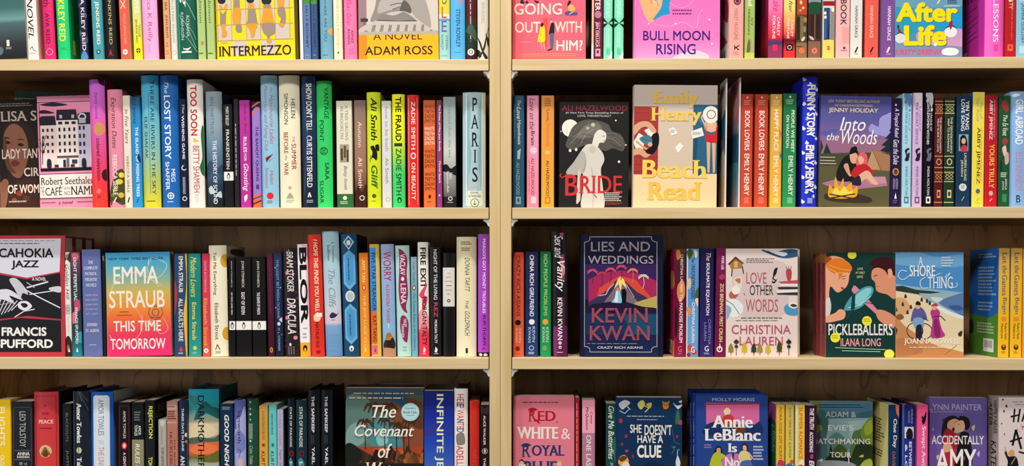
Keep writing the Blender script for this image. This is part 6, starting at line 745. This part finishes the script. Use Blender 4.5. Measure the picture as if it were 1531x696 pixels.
for xa, xb, yt, c_, d_, s_ in ((387.6, 401.2, 606, ((606, 'c89a4a'), (640, 'd0983a'), (700, 'e0a840')), 'ochre one of two spines with a red asterisk', 'SLAUGHTERHOUSE'), (402, 414.2, 605, ((605, '5ac0bc'), (640, '64c8c4'), (700, '74d0c8')), 'turquoise one of two spines with an asterisk', 'BREAKFAST')):
    ac = '8a1c1c' if xa < 400 else '1c5a64'
    sp('L', 4, xa, xb, yt, 'p', c_, d_, [t(s_+'-FIVE', 614, 657, .36, .62, '7a4a20', 's') if xa < 400 else mv(.36, .62, 618, 650, 1, '2a6a70')]+[l(ac, 1.1, .5-.24*math.cos(a), 665-3.6*math.sin(a), .5+.24*math.cos(a), 665+3.6*math.sin(a)) for a in (0, 1.05, 2.1)]+[t('KURT VONNEGUT', 674, 745, .24, .66, '4a1414' if xa < 400 else '1c2c30', 'i')])
sp('L', 4, 414.6, 424, 612, 'p', 'b2b0d0', 'lilac-grey paperback with thin spaced capitals', [t('OCEAN VUONG', 617, 666, .32, .66, '6a688a', 'r'), t('Night Sky', 671, 700, .3, .7, '5a5880', 'j')], side='6a6a70')
for xa, xb, yt, c_, d_ in ((430, 440.8, 596, '0d1c28', 'left one of two near-black spines with red circles'), (442, 459, 598, '14303c', 'right one of two near-black spines with red circles')):
    sp('L', 4, xa, xb, yt, 'h', c_, d_, [t('STATE OF PARADISE', 608, 668, .34, .64, 'dcdcd8', 'b'), e(.55, 678, 3.4, 4.4, '7a1c30'), e(.55, 678, 2, 2.6, '4a1420'), q('3a8a98', .2, 690, .5, 684, .8, 694, .5, 700), t('LAURA', 690, 745, .35, .62, 'e0e0dc', 'b')], side='081018')
for xa, xb, d_ in ((460, 478, 'left one of two black spines with spaced white capitals'), (480, 497.5, 'right one of two black spines, next to jungle cover')):
    sp('L', 4, xa, xb, 583, 'h', '10161e', d_, [t('THE SAFEKEEP', 592, 646, .34, .58, 'eef0f0', 'b'), mv(.3, .62, 650, 663, 4, '3a424a'), t('YAEL VAN DER', 668, 745, .36, .6, 'eef0f0', 'b')], side='080c12', sideitems=[q('5a5a34', .4, 700, .7, 672, .95, 660, 1, 700, 1, 760, .3, 760), h('S', .5, .62, 625, 636, '9a9a98', 's')])
PD = '2c2420'
art = [r(510, 640, 578, 590, '3a4a50'), q('2a4a6a', 545, 586, 570, 580, 600, 584, 612, 600, 596, 606, 575, 596, 556, 594), q('5a7a74', 516, 600, 534, 590, 552, 600, 560, 626, 548, 650, 530, 668, 516, 670), q('7aa09c', 520, 640, 540, 630, 552, 646, 540, 664, 516, 668), q('4a8a90', 552, 640, 575, 620, 590, 640, 604, 660, 580, 674, 556, 668), q('8ac0c0', 562, 648, 574, 640, 580, 660, 566, 666), q('7a4a34', 578, 600, 596, 606, 604, 628, 596, 640, 582, 620), q('8a4a30', 600, 630, 618, 634, 633, 640, 633, 680, 610, 676, 600, 656), q('5a3a28', 606, 596, 633, 606, 633, 640, 612, 632), p('a8442c', 510, 669, 560, 667, 600, 670, 640, 666, 640, 690, 510, 690), q('c85a34', 560, 670, 600, 672, 598, 680, 564, 680)]
for x, y, s_ in ((545, 630, 1), (557, 606, 1.1), (581, 606, 1.1), (574, 628, .8), (592, 634, .9), (603, 640, .8), (610, 628, .8)):
    art.append(l(PD, 1.6*s_, x, y, x+1, y+52-10*s_))
    for a in range(8):
        an = a*.785+.3; art.append(l('3a2a1e' if a % 2 else '5a3422', 2*s_, x, y, x+8*s_*math.cos(an), y-4*s_*math.sin(an)-1, x+13*s_*math.cos(an), y-4*s_*math.sin(an)+6*s_))
for i in range(30):
    x = 512+i*4.3; y = 674+((i*37) % 17); art.append(q(random.choice(('241c18', '3a2a1c', '2c3024', '4a2c1c')), x-6, y+8, x-3, y-4-((i*13) % 6), x+3, y-2, x+7, y+8))
art += [q('1c201c', 512, 676, 520, 662, 534, 668, 542, 680, 530, 696, 512, 700), ]+[q(random.choice(('8a5a2c', '6a3a20', 'a8642c', '4a3420', '7a4a28')), 594+i*3.1-4, 690-(i*5)%14+4, 594+i*3.1, 672+(i*7)%16, 594+i*3.1+5, 680+(i*3)%12, 594+i*3.1+1, 690+(i*5)%8) for i in range(13)]+[r(510, 640, 692, 760, '2a201a'), m(528, 622, 587, 590.5, 1, 'b0a07c'), m(522, 626, 594, 597, 1, 'd8d0c0'),
        h('The', 556, 592, 605.5, 624, 'f4ece0', 'j'), h('Covenant', 530, 619, 635, 652, 'f4ece0', 'j'), h('of', 565, 586, 663, 684, 'f4ece0', 'j'), h('Water', 547, 604, 691, 710, 'f4ece0', 'j'), e(613, 615.5, 13.6, 13.6, 'a8d4dc'), e(613, 615.5, 12, 12, 'b4dce2'), h('Oprah’s', 605, 621, 608.5, 612, '1c3a48', 's'), h('Book Club', 603, 623, 614, 617.6, '1c3a48', 's'), m(607, 619, 620, 621.5, 1, '4a7a88')]
fo('L', 4, 516, 632.5, 580, 'p', ((580, '4a5a58'), (610, '4a4a40'), (650, '6a8a84'), (700, '3a241c')), 'painted jungle face-out cover with a round blue sticker', art, thick=.042, lean=.004, spine='241812')
fo('L', 4, 519, 631, 577, 'h', '5a1c1c', 'maroon book hidden close behind the painted jungle cover', [], d=.075, thick=.03, lean=0)
fo('L', 4, 560, 631, 575, 'h', '8a8488', 'grey book at the back behind the painted jungle cover', [], d=.108, thick=.03, lean=0)
sp('L', 4, 633.8, 678.5, 584, 'p', ((584, '1c2474'), (620, '1c2c98'), (660, '2446b4'), (700, '3a64c4')), 'very thick royal blue paperback with huge pale yellow title', [q('2c3a9a', 0, 640, .3, 634, .7, 640, 1, 636, 1, 650, .5, 648, 0, 652), t('INFINITE JEST', 589, 725, .36, .66, 'eef0b4', 'b')])
sp('L', 4, 679, 699.6, 581, 'h', 'eeeeea', 'white hardcover with multicoloured block capitals', [t('HELP', 589, 610, .18, .72, 'c82430', 'b'), t('WANTED', 612, 646, .18, .72, 'd83a34', 'b'), t('E', 603, 608, .18, .72, '2a3a7a', 'b'), t('N', 627, 632, .18, .72, '3a8ac0', 'b'), t('D', 640, 646, .18, .72, '2a6ab0', 'b'), q('86827a', .15, 650, .55, 646, .75, 650, .8, 662, .55, 665, .2, 664), t('ADELLE', 666, 700, .16, .68, 'c82430', 'b'), t('WALDMAN', 702, 745, .16, .68, '2a6ab0', 'b')], side='3a342e')
sp('L', 4, 702, 717, 599, 'h', ((599, 'dc2a1e'), (650, 'cc2c24'), (700, 'c02a28')), 'bright red hardcover with dim pink lettering', [t('WEIKE WANG', 614, 656, .36, .68, '96483c', 'r'), t('RENTAL HOUSE', 672, 745, .32, .68, 'b8503e', 'r')], side='5a1a18')
sp('L', 4, 718.2, 731.5, 605, 'p', '1f161a', 'dark plum-black paperback against the divider', [q('3a2a34', 0, 606, .5, 610, 1, 606, 1, 616, .5, 618, 0, 616), t('ALICE WALKER', 621, 665, .34, .6, 'ece8e8', 'b'), ring(.5, 674, 4.4, .8, 'b8b0b4'), e(.5, 674, 1.6, 3, 'd0c8cc'), t('THE COLOR PURPLE', 684, 750, .34, .6, 'ece8e8', 'b')])
# ---- right
art = [m(781, 846, 600.5, 603, 1, '6a1c28'), h('R', 790, 803, 610, 630, 'b01c2c', 's'), h('ED', 804, 831, 614, 629, 'b01c2c', 'S'), q('b01c2c', 790, 612, 796, 609, 804, 612, 798, 615, 794, 618), q('b01c2c', 798, 626, 804, 632, 808, 633, 803, 627), l('7a1420', 1.2, 833.5, 629, 832, 632), h('WHITE', 772.5, 834.5, 638, 655.5, 'f0e8dc', 'S'), h('&', 839, 853, 640, 656, 'f0e0dc', 'r'), h('R', 780, 794, 663, 683, '1c3a70', 's'), h('OYAL', 795, 844, 665, 681, '1c3a70', 'S'), q('1c3a70', 779, 666, 786, 662, 794, 665, 786, 668), h('BLUE', 784, 833, 689, 706, '1c3a70', 'S'),
       q('3a2a28', 776, 690, 780, 686, 784, 690), q('e8b898', 777, 690, 782, 690, 782, 700, 776, 700), r(776, 786, 694, 720, 'e8e4e0'), q('d8a050', 833, 690, 838, 687, 841, 691), q('e8b898', 833, 691, 839, 691, 839, 700, 834, 700), r(830, 844, 696, 720, '7a2030')]
fo('R', 4, 767.2, 858.6, 592, 'p', 'e27c8e', 'salmon pink face-out cover with red, white and blue title', art, thick=.026, lean=0)
sp('R', 4, 860, 866.5, 594, 'p', 'b02430', 'very thin red spine right of the salmon pink cover', [mv(.3, .6, 602, 700, 1, 'e8a0a0')], lean=0)
sp('R', 4, 870, 889.8, 598, 'p', 'f2a4ba', 'pale pink paperback with a mauve lower panel', [r(0, 1, 647, 760, 'b47a92'), t('Casey', 615, 634, .6, .82, '1c1218', 'i'), t('McQuiston', 608, 642, .24, .5, '1c1218', 'i'), t('ONE LAST STOP', 650, 735, .32, .7, 'f0e4e8', 's')], back='1c1014', lean=.001)
sp('R', 4, 905.5, 921.5, 603, 'p', '1c4a46', 'dark green paperback with white handwritten title', [t('Give Me Butterflies', 607, 686, .24, .78, 'f0f4ee', 'c'), t('JILLIAN MEADOWS', 691, 750, .4, .68, 'c8d4c8', 'r'), q('2a6a60', .7, 660, 1, 655, 1, 690, .8, 684)], back='0e1614', lean=.002, d=.034)
art = [q('c8ccd4', 925, 604, 934, 598, 942, 602, 936, 608, 930, 612), l('d0d4dc', 1.2, 930, 600, 942, 612), l('c0c8d4', 1, 926, 614, 934, 618, 940, 612), q('d8c870', 953, 604, 960, 598, 964, 604, 958, 612), q('c8b860', 966, 604, 974, 602, 972, 610), l('d8c870', 1.4, 956, 602, 970, 610, 964, 616), e(995, 607, 6.5, 7.5, '3a2a1a'), e(995, 606, 4.6, 5.4, 'b8863c'), e(993.4, 605, .8, .8, '1c1408'), e(997, 605, .8, .8, '1c1408'), p('b8863c', 989.5, 603, 990, 599, 993, 601), p('b8863c', 1000.5, 603, 1000, 599, 997, 601), q('e4e8ec', 1006, 602, 1012, 606, 1020, 604, 1014, 611, 1010, 608), q('c8d0d8', 1014, 600, 1019, 598, 1018, 602), e(1017, 631, 4, 3.6, 'b83a4a'), q('3a6a4a', 1010, 618, 1014, 612, 1016, 628, 1010, 634),
       m(937, 1007, 621.5, 623.4, 1, 'b0bccc'), m(952, 990, 626.5, 628.4, 1, 'b0bccc'), h('SHE', 942, 959, 634.5, 647, 'f2efe6', 'b'), h('DOESN’T', 963.5, 1004, 635, 650, 'f2efe6', 'b'), h('HAVE A', 953, 991, 650.5, 662, 'f2efe6', 'b'), h('CLUE', 952.5, 988.5, 665, 684, 'f2efe6', 'h'),
       e(928, 629, 2.6, 3.6, 'b03048'), e(936, 652, 2, 2.8, 'a83048'), e(930, 664, 1.6, 2.4, 'a83048'), e(937, 674, 2.2, 2.2, 'c83a4a'), e(946, 682, 1.6, 2.4, 'a83048'), e(1012, 652, 1.6, 2.4, 'a83048'), q('d8a850', 925, 694, 926, 684, 934, 680, 940, 688, 936, 698), q('6a3a24', 925, 686, 932, 681, 938, 684, 930, 690), q('e4dccc', 930, 694, 938, 690, 942, 700, 932, 704), q('d8dce4', 1010, 690, 1012, 682, 1014, 682, 1017, 692, 1014, 699, 1011, 698), l('d8dce4', .8, 1012.5, 684, 1012.5, 672), q('16284a', 960, 698, 972, 690, 990, 694, 996, 704, 958, 706), l('5a7a9a', .8, 1004, 666, 1008, 672, 1004, 678), e(1008, 668, 2, 1.4, '4a7a8a'), e(1014, 672, 2, 1.4, '4a7a8a'), l('4a6a90', .7, 1004, 640, 1008, 660, 1016, 664)]
fo('R', 4, 921.3, 1019.5, 594, 'p', '123258', 'dark blue face-out cover with cream hand-cut title', art, thick=.026, lean=.002)
NA = 'f2f0ea'
art = [h('MOLLY MORRIS', 1065, 1128, 594.5, 599.5, 'a8b0d0', 'b'), r(1056, 1135, 602, 634, 'd86aa0'), l('a82a34', 2, 1053, 604, 1136, 603), q('1c3068', 1056, 636, 1070, 630, 1084, 636, 1100, 634, 1120, 640, 1135, 630, 1135, 650, 1056, 650), q('e8c8a0', 1083, 614, 1088, 610, 1092, 615, 1090, 624, 1096, 630, 1080, 632, 1084, 624), q('f0dcb0', 1082, 614, 1087, 609, 1092, 613, 1090, 617, 1084, 618), q('c83a3a', 1082, 622, 1094, 620, 1098, 634, 1080, 634), q('6a3a24', 1098, 640, 1112, 638, 1114, 646, 1100, 646),
       h('Annie', 1064, 1125.5, 621, 639, 'f4f0ec', 'S'), h('LeBlanc', 1053, 1137, 641, 658.5, 'f4f0ec', 'S'), h('Is', 1088, 1102, 662.5, 675.5, 'f4f0ec', 'S'), h('Not', 1083, 1112, 683, 698, 'f4e0ec', 'S'), q('c87ab0', 1078, 690, 1090, 678, 1108, 680, 1114, 694, 1110, 704, 1080, 704), h('Not', 1083, 1112, 683, 698, 'f4e8f0', 'S'),
       q('241a1c', 1068, 676, 1072, 667, 1078, 668, 1080, 676, 1076, 680), q('d8a078', 1072, 670, 1077, 670, 1077, 677, 1072, 677), q('b8c030', 1064, 684, 1070, 676, 1078, 677, 1085, 682, 1078, 688, 1080, 700, 1062, 700), q('3a2420', 1108, 668, 1112, 662, 1117, 664, 1118, 674, 1110, 676), q('e8b898', 1111, 666, 1115, 666, 1116, 672, 1111, 672), q('e0d090', 1106, 676, 1112, 673, 1119, 676, 1122, 688, 1110, 690, 1104, 684), l('e8b898', 1.8, 1119, 676, 1125, 684, 1118, 690), q('4a6ab0', 1108, 690, 1122, 688, 1124, 702, 1108, 702), p('243a70', 1094, 676, 1098, 676, 1097, 686, 1095, 686), m(1126, 1142, 666, 689, 5, 'b8c0d8'), m(1053, 1066, 664, 671, 2, '9a80b8')]
for k_, (dd, d_) in enumerate(((.03, 'frontmost blue hardcover with the pink panel and white title'), (.064, 'second of the blue hardcovers stacked behind pink-panel cover'), (.098, 'rearmost of the blue hardcovers stacked behind pink-panel cover'))):
    S0 = 1600/(2.0-.01); S_ = 1600/(2.0+dd-.03-.01); xx = 766+(1039-766)*S_/S0
    fo('R', 4, xx, xx+109*S_/S0, HOR-(HOR-591)*S_/S0-k_, 'h', '264690', d_, art if k_ == 0 else [], spine='2040a0', thick=.031, d=dd, lean=0, spineitems=[t('Annie LeBlanc Is Not Dead Yet', 602, 720, .3, .72, 'f0f0f0', 'b')])
sp('R', 4, 1160, 1173.2, 605, 'p', 'e6b83e', 'yellow paperback whose green and magenta back cover shows', [t('NORA GOES OFF SCRIPT', 609, 687, .34, .66, '8a5a1c', 'b'), q('c83a5a', .2, 690, .6, 687, 1, 692, 1, 710, 0, 710), q('d86ab0', .0, 698, .5, 696, .5, 712)], back='1c7a5a', backitems=[q('c860b0', -.1, 600, 1.1, 600, 1.1, 632, .7, 628, .4, 634, .1, 622, -.1, 628), r(-.1, 1.1, 590, 618, 'c860b0'), mv(.1, .6, 606, 620, 2, '3a1430'), m(.2, .92, 638, 680, 10, '9ad0b8'), m(.2, .6, 688, 700, 3, '9ad0b8')], lean=.004)
sp('R', 4, 1174.4, 1187, 605, 'p', ((605, 'd0b858'), (640, 'd8c05a'), (680, 'e0cc60')), 'mustard paperback with grey-green capitals', [t('SAME TIME NEXT SUMMER', 609, 685, .36, .64, '5a6a50', 'b'), e(.75, 690, 3.4, 3.4, 'd8602a'), q('4a6ab0', 0, 696, .5, 692, 1, 698, 1, 712, 0, 712)], lean=.004)
sp('R', 4, 1188.6, 1203.2, 605, 'p', 'f0cc48', 'yellow paperback with a red title and pale blue edge', [r(0, .22, 600, 760, 'cfe4e0'), t('SUMMER ROMANCE', 609, 686, .36, .76, 'd84a24', 'b'), q('f4e8d0', .3, 692, .7, 687, 1, 690, 1, 696, .5, 696), q('d85a3a', .1, 700, .6, 694, 1, 700, 1, 716, .1, 716)], lean=.005)
sp('R', 4, 1204.6, 1221, 606, 'p', '3a1038', 'dark purple paperback with white brushed capitals', [t('THE TRUTH', 610, 642, .32, .72, 'f2ecf0', 'I'), t('ACCORDING', 645, 676, .32, .66, 'f2ecf0', 'I'), t('TO', 679, 685, .4, .64, 'e0a0b0', 'b'), t('EMBER', 688, 720, .3, .76, 'f2ecf0', 'I')], side='2a3a1c', lean=.005)
art = [r(1215, 1310, 596, 624, '4c7a92'), p('3c6a84', 1270, 620, 1310, 612, 1310, 632, 1270, 640), q('3a6a80', 1215, 622, 1250, 618, 1310, 622, 1310, 626, 1215, 628), p('8ab0b8', 1230, 626, 1300, 624, 1290, 650, 1280, 672, 1250, 680, 1230, 660), p('a4c4c8', 1268, 630, 1296, 626, 1284, 652, 1272, 660), q('5a8a84', 1236, 660, 1250, 646, 1262, 654, 1270, 668, 1250, 690, 1230, 690), q('3c6460', 1215, 620, 1228, 612, 1238, 624, 1236, 650, 1226, 660, 1215, 668), q('6a7a38', 1215, 600, 1226, 598, 1226, 610, 1218, 622), q('8a9a30', 1215, 640, 1228, 636, 1228, 656, 1215, 664), q('4a6a74', 1222, 650, 1234, 646, 1236, 690, 1220, 694), q('5a7a54', 1274, 650, 1284, 642, 1296, 636, 1306, 630, 1306, 700, 1270, 700), q('7a9a34', 1286, 646, 1296, 628, 1306, 624, 1306, 660, 1294, 664), q('a4b840', 1292, 636, 1302, 628, 1304, 644, 1294, 650), q('2a3c24', 1272, 684, 1280, 664, 1292, 660, 1304, 668, 1306, 702, 1268, 702), q('1e2c22', 1234, 692, 1240, 680, 1246, 684, 1256, 674, 1268, 676, 1272, 694, 1258, 700), q('4a5a28', 1244, 676, 1254, 664, 1266, 672, 1262, 682, 1250, 684), q('1e2c22', 1240, 682, 1242, 664, 1245, 684), q('a8b848', 1286, 698, 1292, 688, 1302, 686, 1303, 700), q('c8d070', 1284, 682, 1290, 679, 1290, 683), q('8a9aa0', 1215, 690, 1250, 688, 1275, 692, 1275, 700, 1215, 700), q('dce4e4', 1222, 688, 1230, 686, 1228, 690), l('e4e8e4', 1.4, 1268, 676, 1269, 692),
       l('1c3a50', 1.1, 1222, 605, 1286, 605), l('1c3a50', 1.1, 1222, 608.5, 1290, 608.5), h('ADAM &', 1234, 1279.5, 615, 623.5, 'b8bcbc', 'b'), h('EVIE’S', 1238, 1275.5, 635, 643.5, 'e8ecea', 'b'), h('MATCHMAKING', 1214, 1300.5, 655.5, 663.5, 'eef0ec', 'b'), h('TOUR', 1241, 1272, 675.5, 683.5, 'f0f2ee', 'b')]
fo('R', 4, 1210, 1304.5, 600, 'p', '5a8a90', 'teal landscape face-out cover with pale spaced capitals', art, thick=.026, lean=.002, d=.07, spine='3a4a3c')
sp('R', 4, 1327.5, 1344.2, 605, 'p', '10345c', 'dark blue paperback whose pale yellow back cover shows', [q('d8705a', .66, 602, 1.05, 602, 1.05, 624, .9, 622, .72, 616), t('One Day', 626, 669, .36, .78, 'f0f0ea', 's'), t('DAVID NICHOLLS', 675, 745, .36, .64, 'b8605a', 's')], back='ece298', backitems=[m(.05, .2, 618, 621, 1, '8a8450'), m(.03, .82, 630, 668, 9, '5a5634'), m(.0, .82, 678, 690, 3, '5a5634')], lean=.006)
sp('R', 4, 1349, 1368.3, 605, 'h', ((605, '1a1c5e'), (640, '1e2a7c'), (700, '24389a')), 'navy blue hardcover with a small portrait panel', [r(0, .12, 600, 760, '3a5aa8'), t('SHELENE', 611, 633, .66, .8, '9aa4d0', 'r'), t('GOUGE', 614, 632, .42, .54, '9aa4d0', 'r'), r(.16, .9, 638, 655, 'd4d8e0'), q('14141a', .3, 655, .36, 642, .6, 640, .8, 646, .78, 655), q('3a2a24', .24, 648, .36, 644, .4, 650), t('BETWEEN FRIENDS', 660, 740, .5, .72, 'f0f2f4', 'b'), t('& LOVERS', 664, 740, .2, .36, 'f0f2f4', 'b')], lean=.006)
sp('R', 4, 1370.8, 1387, 605, 'p', ((605, 'e8508a'), (640, 'f0589a'), (700, 'f464a4')), 'hot pink paperback with a white serif title', [q('181216', .4, 628, .6, 622, .8, 615, .84, 622, .7, 632, .5, 634), q('181216', .35, 624, .5, 621, .5, 626), t('Swept Away', 637, 705, .34, .78, 'f6ecf2', 's')], lean=.007)
art = [h('LYNN PAINTER', 1389, 1467, 604, 613, 'b0aacb', 'b'), m(1391, 1440, 615, 617.4, 1, '9a94bc'), q('201c2c', 1408, 640, 1412, 626, 1424, 621, 1434, 626, 1430, 634, 1420, 640, 1416, 654, 1408, 652), q('dca888', 1418, 630, 1428, 626, 1436, 632, 1436, 644, 1428, 648, 1420, 646, 1416, 638), q('181824', 1434, 622, 1446, 624, 1450, 634, 1446, 642, 1440, 640, 1434, 632), q('e8b898', 1428, 634, 1438, 628, 1442, 636, 1440, 644, 1430, 645), l('6a3a2c', .8, 1427, 631, 1431, 630), l('6a3a2c', .8, 1431, 634, 1435, 634), e(1425, 642, 2, 3, '2a1c24'),
       q('a02430', 1410, 650, 1416, 640, 1426, 646, 1434, 652, 1434, 670, 1410, 668), q('b02a34', 1412, 676, 1428, 672, 1432, 700, 1410, 700), q('dca888', 1410, 666, 1418, 662, 1424, 672, 1412, 676), q('16161c', 1434, 650, 1442, 645, 1450, 654, 1452, 700, 1428, 700, 1430, 676), e(1395, 642, 1, 2, 'b8a8b8'), q('d8c8a0', 1452, 638, 1457, 635, 1455, 644), q('c8b8d0', 1460, 678, 1464, 674, 1463, 682), q('d8c8a0', 1400, 682, 1404, 680, 1402, 688), q('3a3060', 1408, 628, 1411, 626, 1411, 631), q('7a4a5a', 1438, 684, 1442, 682, 1442, 688),
       h('ACCIDENTALLY', 1393, 1470, 651, 664, 'f2eeee', 'b'), h('AMY', 1399, 1459, 671, 706, 'f6f2f2', 'b')]
fo('R', 4, 1389.5, 1475, 594.5, 'p', ((594, '685aa2'), (640, '6a5aa4'), (700, '6c56a8')), 'lavender purple face-out cover with an embracing couple', art, thick=.026, lean=.004, d=.05)
art = [q('a82040', 1503, 608, 1505, 604, 1507, 609), q('1c181c', 1500, 615, 1502, 612, 1502, 617), q('1c181c', 1498, 597, 1501, 596, 1500, 599), q('1c181c', 1497, 633, 1499, 632, 1498, 635), q('a82040', 1501, 649, 1502, 647, 1503, 651), q('1c181c', 1512, 622, 1514, 621, 1513, 625), m(1514, 1580, 600, 602, 1, '8a7e80'), m(1518, 1580, 604, 606, 1, '8a7e80'), l('161216', 2.6, 1517, 611, 1515.5, 631), l('161216', 2.4, 1511, 623, 1524, 620), l('161216', 2.6, 1525, 611, 1522, 631), l('161216', 2.6, 1528, 630, 1534, 610, 1540, 630), h('N', 1528, 1536, 636, 642, 'c83a58', 'b'), l('161216', 3.2, 1514, 666, 1519, 642, 1527, 671), l('161216', 2.6, 1510, 660, 1528, 654), l('e08aa0', .7, 1520, 640, 1526, 646), l('e08aa0', .7, 1526, 634, 1529, 642), q('e0a060', 1508, 676, 1512, 672, 1516, 674, 1517, 680, 1512, 681, 1508, 680), q('181418', 1502, 676, 1505, 674, 1508, 682, 1518, 682, 1522, 690, 1522, 704, 1506, 704, 1507, 690), l('d8c8b0', .8, 1512, 694, 1518, 684), l('e0a060', 1.4, 1503.5, 676, 1503, 668), l('161216', 2.4, 1523, 675, 1534, 678)]
fo('R', 4, 1492.5, 1594, 594, 'p', 'e4d6d6', 'blush white face-out cover with confetti at the right edge', art, thick=.047, lean=.002, spine='b8aaa8', spineitems=[t('HAPPILY NEVER', 600, 650, .55, .9, '1c181a', 'b'), t('AFTER', 604, 640, .12, .44, '1c181a', 'b'), t('KATE', 662, 700, .3, .8, '2a2426', 'b')])
